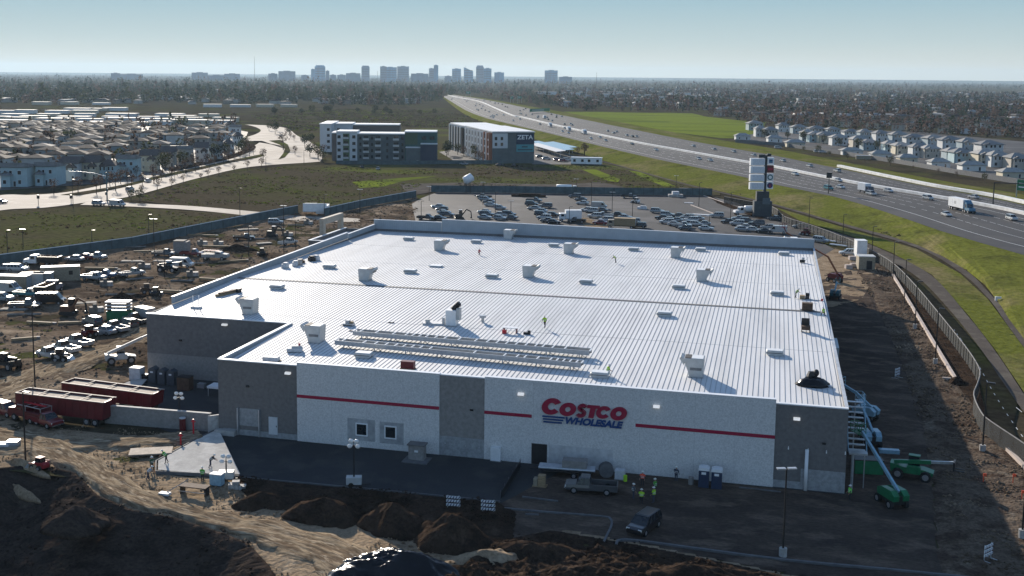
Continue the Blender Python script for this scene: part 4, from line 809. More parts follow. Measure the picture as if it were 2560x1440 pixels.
# bigger vehicles, each built once
def truck_parts(r, cabcol, axles, L, w=1.2, cabh=2.6, hood=True, x0=0.0):
    m_ = MB()
    if hood: m_.side([(x0, .7), (x0+3.2, .7), (x0+3.3, 1.0), (x0+3.1, 1.6), (x0+1.8, 1.75), (x0+1.45, cabh), (x0+.1, cabh+.05), (x0, cabh)], -w*.88, w*.88)
    else: m_.side([(x0, .6), (x0+1.95, .6), (x0+2.1, 1.4), (x0+1.8, cabh-.1), (x0+1.6, cabh), (x0, cabh)], -w*.92, w*.92)
    c = ob('cab', m_, MT['plainc'], r); c.color = cabcol
    m_ = MB()
    if hood: m_.hexa([(x0+1.83, -w*.76, 1.8), (x0+1.87, -w*.76, 1.78), (x0+1.87, w*.76, 1.78), (x0+1.83, w*.76, 1.8)], [(x0+1.49, -w*.72, cabh-.15), (x0+1.54, -w*.72, cabh-.15), (x0+1.54, w*.72, cabh-.15), (x0+1.49, w*.72, cabh-.15)])
    else: m_.hexa([(x0+2.1, -w*.8, 1.45), (x0+2.13, -w*.8, 1.45), (x0+2.13, w*.8, 1.45), (x0+2.1, w*.8, 1.45)], [(x0+1.83, -w*.78, cabh-.2), (x0+1.86, -w*.78, cabh-.2), (x0+1.86, w*.78, cabh-.2), (x0+1.83, w*.78, cabh-.2)])
    k = w*.88 if hood else w*.92
    for s in (-1, 1): m_.box(x0+.45, s*k-.006 if s < 0 else k-.004, 1.65, x0+1.4, s*k+.004 if s < 0 else k+.006, cabh-.25)
    ob('windows', m_, MT['glass'], r)
    m_ = MB(); m_.box(-L+x0, -w*.4, .62, x0+2.6, w*.4, .78); ob('chassis', m_, MT['black'], r)
    wheels(r, axles, w, .48, .35)
def box_truck(label, loc, rz, group=None, col=(.75, .75, .75, 1), L=5.2, H=3.6):
    r = thing('box_truck', label, 'truck', loc, rz, group); truck_parts(r, col, (-L+1.2, 1.2), L, hood=False)
    m_ = MB(); m_.box(-L, -1.25, .95, -.12, 1.25, H); m_.T = None; ob('cargo_box', m_, MT['white'], r); m_ = MB(); m_.box(-L-.012, -1.1, 1.1, -L-.002, 1.1, H-.15); ob('rear_door', m_, MT['galv'], r); return r
def semi(label, loc, rz, group=None, cab=(.72, .72, .74, 1)):
    r = thing('semi_truck', label, 'truck', loc, rz, group); truck_parts(r, cab, (-9.6, -8.3, -.6, .6, 2.6), 10.5, 1.22, 3.0)
    m_ = MB(); m_.box(-10.6, -1.28, 1.15, -.5, 1.28, 4.05); ob('trailer', m_, MT['white'], r); m_ = MB(); m_.box(-10.62, -1.2, 1.2, -10.605, 1.2, 3.95); ob('rear_door', m_, MT['galv'], r)
    m_ = MB(); m_.box(-6.6, -1.292, 2.2, -5.2, -1.284, 3.1); m_.box(-7.8, -1.292, 1.7, -7.7, -1.284, 3.6); ob('trailer_mark', m_, MT['galv'], r); m_ = MB(); m_.side([(.05, 3.05), (1.3, 3.05), (.1, 3.9)], -1.0, 1.0); f_ = ob('wind_deflector', m_, MT['plainc'], r); f_.color = cab; return r
def tanker(label, loc, rz, group=None):
    r = thing('tank_truck', label, 'truck', loc, rz, group); truck_parts(r, (.7, .7, .7, 1), (-5.4, -4.2, 2.4), 6.5, 1.2, 2.7)
    m_ = MB(); m_.tube([(-6.6, 0, 2.0), (-6.4, 0, 2.0), (-.6, 0, 2.0), (-.4, 0, 2.0)], [.6, 1.1, 1.1, .6], 14); ob('tank', m_, MT['white'], r, True); m_ = MB(); m_.box(-6.0, -1.15, .8, -1, 1.15, 1.0); ob('frame', m_, MT['black'], r); return r
def dump_truck(label, loc, rz, cab=(.72, .72, .72, 1), bed=(.03, .03, .03, 1)):
    r = thing('dump_truck', label, 'truck', loc, rz); truck_parts(r, cab, (-3.9, -2.6, 2.4), 5.0, 1.2, 2.6)
    m_ = MB(); m_.hexa([(-5.2, -1.1, 1.0), (-.2, -1.1, 1.0), (-.2, 1.1, 1.0), (-5.2, 1.1, 1.0)], [(-5.4, -1.25, 2.35), (-.1, -1.25, 2.35), (-.1, 1.25, 2.35), (-5.4, 1.25, 2.35)]); d = ob('dump_bed', m_, MT['plainc'], r); d.color = bed
    m_ = MB(); m_.box(-5.1, -1.0, 2.353, -.3, 1.0, 2.39); ob('load', m_, MT['soil'], d); return r
def service_truck(label, loc, rz, col=CW):
    r = thing('service_truck', label, 'truck', loc, rz); truck_parts(r, col, (-2.4, 1.9), 3.2, 1.0, 2.1)
    m_ = MB(); m_.box(-3.4, -1.05, .75, -.1, -.55, 1.55); m_.box(-3.4, .55, .75, -.1, 1.05, 1.55); m_.box(-3.4, -.549, .75, -.1, .549, .95); b = ob('utility_body', m_, MT['plainc'], r); b.color = col
    m_ = MB()
    for s in (-.9, .9):
        m_.bar((-3.3, s, 2.3), (1.3, s, 2.3), .07)
        for x in (-3.2, -.3): m_.bar((x, s, 1.56), (x, s, 2.26), .06)
    for x in (-3.2, -1.7, -.3): m_.bar((x, -.87, 2.3), (x, .87, 2.3), .06)
    ob('ladder_rack', m_, MT['galv'], r); m_ = MB(); m_.box(-3.0, -.3, 2.34, 1.0, .05, 2.42); ob('ladder', m_, MT['hydr'], r); return r
def excavator(label, loc, rz, col, reach=1.0, cat='excavator'):
    r = thing('mini_excavator', label, cat, loc, rz)
    for s in (-.85, .85): m_ = MB(); m_.side([(-1.5, .2), (-1.2, 0), (1.2, 0), (1.5, .2), (1.5, .5), (1.2, .7), (-1.2, .7), (-1.5, .5)], s-.22, s+.22); ob('track', m_, MT['black'], r)
    m_ = MB(); m_.cbox((-.25, 0, .72), (2.3, 1.9, 1.0), top=.9); ob('body', m_, col, r); m_ = MB(); m_.cbox((.45, .4, 1.73), (1.1, .95, 1.2), top=.85); ob('cab', m_, MT['glass'], r); m_ = MB(); m_.cbox((.45, .4, 2.935), (1.0, .9, .08)); ob('cab_roof', m_, MT['white'], r)
    p = [(.8, -.3, 1.3), (2.2*reach, -.3, 3.2), (3.7*reach, -.3, 2.5), (3.9*reach, -.3, .9)]
    m_ = MB(); m_.bar(p[0], p[1], .3, .4); m_.bar(p[1], p[2], .28, .34); ob('boom', m_, col, r); m_ = MB(); m_.bar(p[2], p[3], .22, .3); ob('arm', m_, MT['black'], r); m_ = MB(); m_.cbox((p[3][0]-.1, -.3, .35), (.6, .8, .55), top=.7); ob('bucket', m_, MT['black'], r); return r
def skid(label, loc, rz, col, name='skid_steer', cat='loader'):
    r = thing(name, label, cat, loc, rz); wheels(r, (-.6, .65), .95, .42, .34)
    m_ = MB(); m_.side([(-1.3, .4), (1.1, .4), (1.2, .8), (.5, 1.1), (-1.0, 1.3), (-1.4, 1.0)], -.58, .58); ob('body', m_, col, r); m_ = MB(); m_.cbox((-.1, 0, 1.12), (1.2, 1.0, .85), top=.85); ob('cab', m_, MT['glass'], r); m_ = MB(); m_.cbox((-.1, 0, 1.975), (1.15, .98, .09)); ob('cab_roof', m_, col, r)
    m_ = MB()
    for s in (-.75, .75): m_.bar((-1.2, s, 1.4), (1.4, s, .9), .14, .2)
    ob('lift_arm', m_, col, r); m_ = MB(); m_.hexa([(1.35, -.95, .1), (2.1, -.95, .1), (2.1, .95, .1), (1.35, .95, .1)], [(1.3, -.95, .75), (1.6, -.95, .75), (1.6, .95, .75), (1.3, .95, .75)]); ob('bucket', m_, MT['galv'], r); return r
def telehandler(label, loc, rz, col, boom_to, cabcol='glass', name='telehandler'):
    r = thing(name, label, 'telehandler', loc, rz); wheels(r, (-1.5, 1.5), 1.15, .62, .42)
    m_ = MB(); m_.side([(-2.3, .7), (2.2, .7), (2.3, 1.1), (1.2, 1.35), (-1.0, 1.4), (-2.4, 1.7)], -.75, .75); ob('chassis', m_, col, r)
    m_ = MB(); m_.cbox((.1, .5, 1.4), (1.3, .8, 1.15), top=.85); c = ob('cab', m_, MT[cabcol], r); m_ = MB(); m_.cbox((.1, .5, 2.555), (1.25, .8, .08)); ob('cab_roof', m_, col, c)
    m_ = MB(); m_.cbox((.2, -.85, .9), (1.5, .6, .8)); ob('engine_cover', m_, col, r)
    a = Vector((-2.0, -.2, 1.75)); b = Vector(boom_to); q = a.lerp(b, .62); m_ = MB(); m_.bar(a, q, .34, .42); bo = ob('boom', m_, col, r); m_ = MB(); m_.bar(q, b, .24, .3); ob('boom_section', m_, MT['galv'], bo)
    d = (b-a).normalized(); m_ = MB(); m_.box(b[0]-.1, b[1]-.7, b[2]-.8, b[0]+.1, b[1]+.7, b[2]+.2)
    for s in (-.4, .4): m_.box(b[0]+.101, b[1]+s-.08, b[2]-.8, b[0]+1.1, b[1]+s+.08, b[2]-.72)
    ob('fork', m_, MT['black'], r); return r
def boom_lift(label, loc, rz, col, pts, base=True, arm=None, name='boom_lift'):
    r = thing(name, label, 'boom lift', loc, rz)
    if base:
        wheels(r, (-1.1, 1.1), 1.1, .5, .36); m_ = MB(); m_.cbox((0, 0, .5), (2.8, 1.5, .45)); ob('chassis', m_, MT['black'], r)
        m_ = MB(); m_.side([(-1.7, 1.0), (1.3, 1.0), (1.35, 1.7), (.6, 2.0), (-1.2, 2.05), (-1.8, 1.6)], -.95, -.25); m_.side([(-1.7, 1.0), (1.3, 1.0), (1.35, 1.7), (.6, 2.0), (-1.2, 2.05), (-1.8, 1.6)], .25, .95); ob('turntable', m_, col, r)
        m_ = MB(); m_.box(-1.6, -.249, 1.0, .9, .249, 1.5); ob('counterweight', m_, MT['black'], r)
    m_ = MB()
    for i in range(len(pts)-2): m_.bar(pts[i], pts[i+1], .26, .34)
    ob('boom', m_, arm or MT['paleblue'], r); m_ = MB(); m_.bar(pts[-2], pts[-1], .14, .18); ob('jib', m_, col, r)
    x, y, z = pts[-1]; m_ = MB()
    m_.box(x-.9, y-.45, z-.25, x+.9, y+.45, z-.18)
    for dx in (-.88, 0, .88):
        for dy in (-.43, .43): m_.bar((x+dx, y+dy, z-.18), (x+dx, y+dy, z+.9), .05)
    for h in (.4, .9):
        for dy in (-.43, .43): m_.bar((x-.88, y+dy, z+h), (x+.88, y+dy, z+h), .05)
        for dx in (-.88, .88): m_.bar((x+dx, y-.43, z+h), (x+dx, y+.43, z+h), .05)
    ob('basket', m_, col, r); return r
# ------------------------------------------------------------------ people
def figure(pose):
    V = {}; E_ = []; 
    def j(n, co, r, par=None): V[n] = (Vector(co), r, par)
    if pose == 'lie':
        pass
    lean = {'stand': 0, 'bend': .75, 'walk': .08, 'kneel': .35}[pose]; drop = .42 if pose == 'kneel' else 0.0
    hip = Vector((0, 0, .93-drop)); ax = Vector((math.sin(lean), 0, math.cos(lean)))
    ch = hip+ax*.38; nk = hip+ax*.56; hd = nk+Vector((math.sin(lean*.7), 0, math.cos(lean*.7)))*.17
    j('hip', hip, .135); j('waist', hip+ax*.18, .125, 'hip'); j('chest', ch, .15, 'waist'); j('neck', nk, .055, 'chest'); j('head', hd, .105, 'neck')
    for s, k in ((1, 'l'), (-1, 'r')):
        sw = {'stand': 0, 'bend': .1*s, 'walk': .3*s, 'kneel': .2*s}[pose]
        j('hipj'+k, hip+Vector((0, .1*s, -.04)), .105, 'hip')
        if pose == 'kneel':
            kn = hip+Vector((.32 if s > 0 else .12, .13*s, -.06 if s > 0 else -.42)); an = Vector((kn[0]+.02 if s > 0 else kn[0]-.38, .13*s, .08))
        else: kn = hip+Vector((math.sin(sw)*.42+.03, .11*s, -.43)); an = Vector((kn[0]+math.sin(sw)*.2-.05-(.12 if sw < 0 else 0), .12*s, .09))
        j('knee'+k, kn, .072, 'hipj'+k); j('ank'+k, an, .05, 'knee'+k); j('toe'+k, an+Vector((.19, .01*s, -.05)), .042, 'ank'+k)
        sh = ch+Vector((0, .19*s, .10)); j('sho'+k, sh, .07, 'chest')
        el = sh+(Vector((.06-sw*.3, .08*s, -.28)) if pose != 'bend' else Vector((.2, .04*s, -.22))); wr = el+(Vector((.14, 0, -.2)) if pose in ('stand', 'walk') else Vector((.22, -.03*s, -.14)))
        j('elb'+k, el, .05, 'sho'+k); j('wri'+k, wr, .034, 'elb'+k); dv = (wr-el).normalized(); pal = wr+dv*.08; j('palm'+k, pal, .034, 'wri'+k)
        for f in range(4):
            o_ = Vector((0, 1, 0))*((f-1.5)*.021); a = pal+dv*.05+o_; j('f%d%s' % (f, k), a, .010, 'palm'+k); j('g%d%s' % (f, k), a+dv*(.035+.008*(1-abs(f-1.5)/1.5))+Vector((.012, 0, -.006)), .008, 'f%d%s' % (f, k))
        t_ = wr+dv*.05+Vector((.03, 0, .012)); j('th'+k, t_, .011, 'palm'+k); j('tt'+k, t_+dv*.035+Vector((.012, 0, 0)), .009, 'th'+k)
    names = list(V); me = bpy.data.meshes.new('body'); me.from_pydata([V[n][0] for n in names], [(names.index(V[n][2]), names.index(n)) for n in names if V[n][2]], [])
    o = bpy.data.objects.new('tmp', me); C.objects.link(o); o.modifiers.new('s', 'SKIN'); me2 = o.data
    for i, n in enumerate(names): me2.skin_vertices[0].data[i].radius = (V[n][1], V[n][1]); me2.skin_vertices[0].data[i].use_root = (n == 'hip')
    o.modifiers.new('d', 'SUBSURF').levels = 1; dg = bpy.context.evaluated_depsgraph_get(); res = bpy.data.meshes.new_from_object(o.evaluated_get(dg)); bpy.data.objects.remove(o)
    res.name = 'body'; res.materials.clear(); res.materials.append(MT['cloth']); res.materials.append(MT['skin'])
    for p in res.polygons:
        c = p.center; near = min(names, key=lambda n: (V[n][0]-c).length); p.material_index = 1 if near[:4] in ('head', 'neck') or near[:3] in ('wri', 'pal') or near[0] in 'fg' or near[:2] in ('th', 'tt') and near[:3] != 'toe' else 0; p.use_smooth = True
    r = thing('person', 'x', 'person'); b = ob('body', res, None, r)
    def sleeve(p0, p1, r0, r1, m_): m_.cyl(p0, p1, r0, r1, 10)
    m_ = MB(); n = 12; rings = []
    for u, rx, ry in ((.02, .19, .21), (.2, .18, .20), (.36, .20, .25), (.50, .15, .22), (.56, .08, .10)):
        c = hip+ax*u; sx = Vector((math.cos(lean), 0, -math.sin(lean))); rings.append([tuple(c+sx*(math.cos(2*math.pi*i/n)*rx)+Vector((0, math.sin(2*math.pi*i/n)*ry, 0))) for i in range(n)])
    m_.loft(rings)
    for k in 'lr': m_.cyl(V['sho'+k][0], V['elb'+k][0]*.75+V['sho'+k][0]*.25, .10, .085, 9)
    vest = ob('vest', m_, MT['cloth'], r, True)
    m_ = MB()
    for u in (.14, .3):
        c = hip+ax*u; sx = Vector((math.cos(lean), 0, -math.sin(lean)))
        m_.loft([[tuple(c+ax*dz+sx*(math.cos(2*math.pi*i/n)*(.203))+Vector((0, math.sin(2*math.pi*i/n)*(.232 if u < .2 else .245), 0))) for i in range(n)] for dz in (0, .05)], False)
    ob('reflective_band', m_, MT['clear_lens'], vest)
    m_ = MB(); m_.ell((hd[0], 0, hd[2]+.05), (.15, .125, .13), 10, 4, half=True); m_.cyl((hd[0]+.03, 0, hd[2]+.045), (hd[0]+.03, 0, hd[2]+.06), .17, .17, 10); ob('hard_hat', m_, MT['plainc'], r, True)
    m_ = MB(); f = Vector((.1, 0, -.01)); m_.ell(tuple(hd+f+Vector((.012, 0, -.012))), (.02, .015, .024), 6, 4); ob('nose', m_, MT['skin'], b)
    m_ = MB()
    for s in (-.036, .036): m_.ell(tuple(hd+Vector((.093, s, .015))), (.012, .014, .009), 6, 4)
    m_.ell(tuple(hd+Vector((.092, 0, -.05))), (.012, .026, .007), 6, 4); ob('face_features', m_, MT['black'], b)
    return Kit(r)
POSE = {k: figure(k) for k in ('stand', 'bend', 'walk', 'kneel')}
def person(pose, loc, rz, vest, trousers, label, hat=(.75, .75, .7, 1)):
    r = POSE[pose].put(loc, rz, label, 'construction workers', trousers)
    def go(o):
        for k in KIDS.get(o.name, []):
            if k.name.startswith('vest'): k.color = vest
            elif k.name.startswith('hard_hat'): k.color = hat
            go(k)
    go(r); return r

# ------------------------------------------------------------------ the car park behind the store
D = math.pi
LOT = {
 'at the left dirt edge of the car park': [(1095, 520, 'sedan', CW), (1105, 527, 'hatch', CK), (1110, 534, 'sedan', CW), (1118, 541, 'suv', CG), (1065, 549, 'pickup', CK), (1098, 549, 'sedan', CK)],
 'in the leftmost car row behind the store': [(1210, 496, 'pickup', CK), (1214, 502, 'suv', CS), (1222, 508, 'sedan', CG), (1227, 515, 'sedan', CW), (1250, 523, 'hatch', CS), (1210, 533, 'sedan', CW), (1217, 540, 'suv', CG), (1252, 540, 'sedan', CW), (1212, 547, 'sedan', CS), (1250, 549, 'hatch', CS), (1272, 540, 'suv', CK), (1275, 548, 'sedan', CG)],
 'in the second car row behind the store': [(1335, 505, 'pickup', CG), (1329, 514, 'suv', CK), (1335, 524, 'sedan', CS), (1364, 519, 'suv', CG), (1352, 531, 'sedan', CW), (1354, 540, 'suv', CK), (1360, 548, 'suv', CW), (1368, 555, 'sedan', CG), (1384, 541, 'hatch', CK), (1384, 559, 'sedan', CK), (1442, 557, 'pickup', CK)],
 'in the third car row behind the store': [(1437, 494, 'suv', CG), (1452, 502, 'sedan', CG), (1456, 511, 'sedan', CW), (1498, 521, 'van', CS), (1466, 528, 'hatch', CW), (1478, 531, 'suv', CW), (1503, 529, 'sedan', CG), (1487, 544, 'suv', CW), (1511, 543, 'pickup', CW), (1546, 540, 'sedan', CK), (1563, 547, 'sedan', CS), (1515, 554, 'suv', CW), (1582, 558, 'suv', CS), (1597, 569, 'suv', CK), (1500, 561, 'sedan', CR)],
 'in the fourth car row behind the store': [(1643, 532, 'suv', CS), (1668, 541, 'suv', CS), (1655, 548, 'sedan', CK), (1700, 543, 'sedan', CG), (1671, 552, 'sedan', CW), (1718, 548, 'suv', CS), (1690, 554, 'sedan', CS), (1667, 559, 'suv', CW), (1728, 554, 'suv', CW), (1743, 551, 'sedan', CS), (1687, 564, 'sedan', CW), (1722, 562, 'sedan', CS), (1706, 568, 'pickup', CW), (1741, 564, 'hatch', CW), (1758, 563, 'sedan', CS), (1765, 575, 'sedan', CW), (1712, 574, 'hatch', CG)],
 'in the rightmost car row behind the store': [(1820, 558, 'sedan', CK), (1846, 550, 'sedan', CS), (1843, 563, 'suv', CW), (1868, 557, 'suv', CG), (1861, 571, 'sedan', CW), (1881, 567, 'sedan', CK), (1893, 563, 'suv', CG), (1856, 577, 'sedan', CS), (1884, 578, 'sedan', CW), (1908, 582, 'sedan', CK), (1918, 572, 'hatch', CS)],
}
for where, L in LOT.items():
    L = sorted(L, key=lambda q: -G(q[0], q[1])[1]); cnt = {}
    for x, y, k, c in L:
        key = (k, c); cnt[key] = cnt.get(key, 0)+1
    seen = {}
    for i, (x, y, k, c) in enumerate(L):
        key = (k, c); seen[key] = seen.get(key, 0)+1
        w = where if cnt[key] == 1 else ('that is %s of its like from the far end '+where) % nth(seen[key]-1)
        car(k, x, y, rnd.choice((0, D))+R_(rnd.uniform(-3, 3)), c, w, 'cars parked behind the store', lab=None if cnt[key] == 1 else '%s %s %s from the far end, %s' % (nth(seen[key]-1), CNAME[c], WORD[k], where))
for x, y, k, c, a, w in ((1792, 543, 'suv', CS, D, 'parked alone left of the tall sign pylon'), (1937, 550, 'sedan', CG, D, 'parked under the tall sign pylon'), (1944, 583, 'van', CW, D, 'parked against the back of the store, right end'), (2000, 570, 'sedan', CS, D, 'by the fence right of the pylon'),
                         (1572, 495, 'pickup', CK, .05, 'alone in the middle of the empty car park'), (2052, 606, 'suv', CS, -.5, 'beyond the far right roof corner'), (2121, 638, 'suv', CW, D+.1, 'beside the white upright box by the right fence'), (1425, 480, 'pickup', CW, .3, 'behind the tank truck at the car park fence')):
    car(k, x, y, a, c, w)
tanker('white tank truck parked along the green fence at the back of the car park', PV(1432, 481), R_(8))
box_truck('white box truck among the cars of the second row behind the store', PV(1412, 553), R_(200)); 
t = box_truck('tan box truck at the near end of the third car row', PV(1535, 570), R_(182), col=CN, L=6.5, H=3.2)
for o in KIDS[t.name]:
    if o.name.startswith('cargo_box'): o.data = o.data.copy(); o.data.materials[0] = MT['wood']
skid('white skid loader with raised cab in the empty part of the car park', PV(1590, 508), 2.6, MT['white'])
clutter('trash_heap', 'low white heap of wrapped material at the middle of the car park', 'heap', 1608, 523, [('heap', 'tcoat', [(-2, -.8, 0, 1.2, .9, .8), (-1, -.5, .801, .9, .5, 1.2)])], on=PV)
for i, (x, y, s, l) in enumerate(((1690, 492, 1.0, 'left'), (1712, 484, 1.3, 'right'))):
    clutter('spoil_heap', 'pale rubble heap by the back green fence, the %s one of two' % l, 'heap', x, y, [('heap', 'debris', [(-3*s, -1.2, 0, 2.5*s, 1.3, 1.0)]), ('tarp', 'tcoat', [(-1.5*s, -1, 1.001, 1*s, 1, 2.1)])], .3, on=PV)
clutter('dark_spoil', 'dark low bank of soil at the far left of the car park', 'heap', 1318, 492, [('heap', 'soil', [(-6, -1, 0, 7, 1.2, .7), (-3, -.6, .701, 5, .8, 1.2)])], .1, on=PV)
clutter('flat_load', 'pale flat sheets lying in front of the lone silver car by the pylon', 'sheets', 1755, 538, [('sheet', 'tcoat', [(-3.2, -1, 0, 2.6, 1, .3)])], -.1, on=PV)
clutter('flat_load', 'pale sheet lying by the planting bed of the car park', 'sheets', 1722, 508, [('sheet', 'tcoat', [(-1.6, -.7, 0, 1.6, .7, .25)])], -.1, on=PV)
tanker('white vacuum truck parked left of the tall sign pylon', PV(1858, 537), R_(205))
excavator('small excavator with folded dark arm at the left end of the car park', PV(1148, 548), .4, MT['black'])
skid('dark red loader by the fence near the far right roof corner', PV(2014, 588), 2.9, MT['trailer'])
# ------------------------------------------------------------------ tall sign pylon
pb = G(1905, 541); SG = thing('sign_pylon', 'tall dark sign pylon with eight stacked sign boxes beside the freeway', 'sign', (pb[0], pb[1], 0), R_(14))
def sp(nm, m, bxs, par=SG): 
    m_ = MB()
    for b in bxs: m_.box(*b)
    return ob(nm, m_, m if not isinstance(m, str) else MT[m], par)
dk = mat('pylon_slate', (.035, .045, .055), rough=.7, var=.15, scale=.5)
sp('base', mat('pylon_base', (.06, .075, .085), rough=.8, var=.15, scale=.6), [(-3.0, -1.2, 0, 2.9, 1.2, 5.2)]); sp('base', mat('pylon_lower_panel', (.10, .13, .15), rough=.7), [(-.3, -1.26, 4.2, 2.2, -1.201, 6.3)])
sp('post', dk, [(-2.2, -.9, 5.201, 1.9, .9, 8.4)]); sp('post', dk, [(.05, -.7, 8.401, .85, .7, 20.4)]); sp('cap', dk, [(-2.0, -.6, 19.5, .04, .6, 20.6)]); sp('crown', dk, [(.86, -.6, 20.0, 2.1, .6, 20.9)])
tops = (19.3, 16.7, 14.0, 11.3)
for i, z in enumerate(tops):
    b = sp('sign_box', 'coping', [(-4.6, -1.0, z-2.25, .04, 1.0, z)]); sp('sign_face', mat('blank_sign_face', (.62, .66, .72), rough=.4), [(-3.9, -1.03, z-2.05, -.1, -1.003, z-.2)], b)
    c = sp('sign_box', 'coping' if i != 1 else 'trailer', [(.87, -1.0, z-2.0, 3.0, 1.0, z+.35)])
    m_ = MB(); f = (z-.85)
    if i == 0: m_.box(1.35, -1.05, f-.55, 2.55, -1.003, f+.6); ob('logo', m_, MT['blue'], c); m_ = MB(); m_.box(1.5, -1.07, f-.2, 2.4, -1.052, f+.05); ob('logo_band', m_, MT['cyan'], c)
    elif i == 1: m_.box(1.1, -1.05, f-.35, 2.8, -1.003, f+.35); ob('logo', m_, MT['red'], c)
    elif i == 2:
        m_.cyl((1.95, -1.05, f), (1.95, -1.003, f), .95, .95, 18); ob('logo', m_, mat('slate_green_disc', (.05, .14, .16), rough=.5), c); m_ = MB(); m_.cyl((1.95, -1.07, f), (1.95, -1.052, f), .55, .55, 16); ob('logo_disc', m_, MT['white'], c)
    else:
        m_.cyl((1.95, -1.05, f), (1.95, -1.003, f), .95, .95, 18); ob('logo', m_, mat('dark_purple_disc', (.05, .03, .10), rough=.5), c); m_ = MB(); m_.box(1.8, -1.07, f-.5, 2.1, -1.052, f+.2); ob('logo_mark', m_, MT['hydr'], c)
# ------------------------------------------------------------------ fences
def fence(name, label, pts, h, m, step=3.0, postm='black', cap=None, lean=0.0):
    P = [np.array(p[:2], float) for p in pts]; o0 = P[0]; t = thing(name, label, 'fence', (o0[0], o0[1], 0)); m_ = MB(); ps = []
    for a, b in zip(P[:-1], P[1:]):
        L = np.linalg.norm(b-a); n = max(1, int(round(L/step))); d = (b-a)/L; nn = np.array([-d[1], d[0]])*.02
        q0, q1 = a-o0, b-o0
        m_.hexa([(q0[0]-nn[0], q0[1]-nn[1], .08), (q1[0]-nn[0], q1[1]-nn[1], .08), (q1[0]+nn[0], q1[1]+nn[1], .08), (q0[0]+nn[0], q0[1]+nn[1], .08)], [(q0[0]-nn[0], q0[1]-nn[1], h), (q1[0]-nn[0], q1[1]-nn[1], h), (q1[0]+nn[0], q1[1]+nn[1], h), (q0[0]+nn[0], q0[1]+nn[1], h)])
        ps += [(q0+(q1-q0)*i/n, d) for i in range(n)]
    ps.append((P[-1]-o0, d)); ob('panel', m_, MT[m], t)
    for q, d in ps[:100]: w = np.array([d[1], -d[0]])*.05; c = MB(); c.cyl((q[0]+w[0], q[1]+w[1], 0), (q[0]+w[0], q[1]+w[1], h+.1), .045, .045, 5); ob('post', c, MT[postm], t)
    if cap:
        c = MB(); c.tube([(p[0]-o0[0], p[1]-o0[1], h+.03) for p in P], .10, 4); ob('top_rail', c, MT[cap], t)
    return t
fence('screen_fence', 'long slate screened fence along the left edge of the building site', GL([(-80, 672), (0, 664), (330, 618), (640, 554), (745, 533)]), 2.6, 'greenscreen', 6, cap='coping')
fence('screen_fence', 'green screened fence beyond the far left corner of the store', GL([(810, 541), (900, 520), (980, 505), (1040, 494)]), 2.6, 'greenscreen', 4, cap='coping')
fence('screen_fence', 'long dark green screened fence closing the back of the car park', GL([(1078, 481), (1290, 483), (1560, 487), (1780, 489)]), 2.8, 'greenscreen', 4)
fence('screen_fence', 'teal screened fence at the foot of the apartment buildings', GL([(840, 411), (1000, 412), (1140, 410), (1230, 410)]), 2.0, 'greenscreen', 5)
meshmat = MT['mesh']
FP = smooth_line(GL([(1810, 508), (1925, 532), (1960, 560), (2025, 582), (2110, 615), (2180, 650), (2235, 686), (2290, 745), (2340, 808), (2395, 880), (2430, 930), (2448, 968), (2441, 1000), (2432, 1030), (2450, 1075), (2475, 1100), (2560, 1160), (2620, 1210)]), 3)
fence('mesh_fence', 'grey screened mesh fence winding along the bike path on the right', FP, 2.4, 'mesh', 2.6, 'black', 'kerb')
# ------------------------------------------------------------------ lamp posts
LP = {}
def lamp(xb, yb, yt, label, z=0.0, base=False, head=True, two=False, th=.11, grp='lamp posts'):
    loc, h = hgt(xb, yb, yt, z); h = max(h, 3.0); t = thing('lamp_post', label, 'lamp post', loc, R_(rnd.uniform(-20, 20)), grp)
    m_ = MB(); m_.cyl((0, 0, 0), (0, 0, h-.12), th, th*.7, 7); ob('pole', m_, MT['pole'], t)
    if head:
        for s in ((-1, 1) if two else (1,)): m_ = MB(); m_.box(s*.12 if s > 0 else -.95, -.22, h-.118, .95 if s > 0 else -.12, .22, h+.02); ob('lamp_head', m_, MT['pole'] if not two else MT['galv'], t)
    if base: m_ = MB(); m_.cyl((0, 0, -.05), (0, 0, .9), .38, .38, 10); ob('footing', m_, MT['conc1'], t)
    return t
for i, (x, b, tp) in enumerate(((2022, 562, 494), (2106, 615, 535), (2180, 632, 565), (2232, 697, 604), (2260, 764, 648), (2287, 822, 702), (2338, 910, 770), (2456, 1130, 955), (2555, 1345, 1150))):
    lamp(x, b, tp, 'dark lamp post by the right fence, %s counted from the far end' % nth(i), base=i > 4, grp='lamp posts along the right fence')
lamp(1957, 1392, 1170, 'dark lamp post with two heads and concrete footing in front of the right corner', base=True, two=True)
lamp(88, 978, 763, 'dark lamp post by the haul road at the left edge'); lamp(64, 1152, 978, 'dark lamp post in front of the red trucks')
for i, (x, b, tp) in enumerate(sorted(((1053, 552, 502), (1073, 502, 466), (1005, 490, 456), (900, 535, 473), (811, 548, 486), (740, 634, 553), (710, 640, 514), (622, 641, 565), (386, 640, 547), (20, 657, 575), (58, 618, 573), (373, 605, 536), (230, 605, 575), (412, 694, 622)), reverse=True)):
    lamp(x, b, tp, 'lamp post in the left building site, %s from the right' % nth(i), two=i % 3 == 0, grp='lamp posts left of the store')
for i, (x, b, tp) in enumerate(((1207, 512, 455), (1238, 548, 480), (1277, 549, 502), (1423, 562, 516), (1440, 487, 447), (1478, 514, 455), (1530, 536, 480), (1581, 544, 500), (1690, 474, 439), (1747, 517, 456), (1773, 571, 540), (1826, 549, 480))):
    lamp(x, b, tp, 'slim dark lamp post in the car park behind the store, %s from the left' % nth(i), two=i % 2 == 0, grp='lamp posts in the car park')
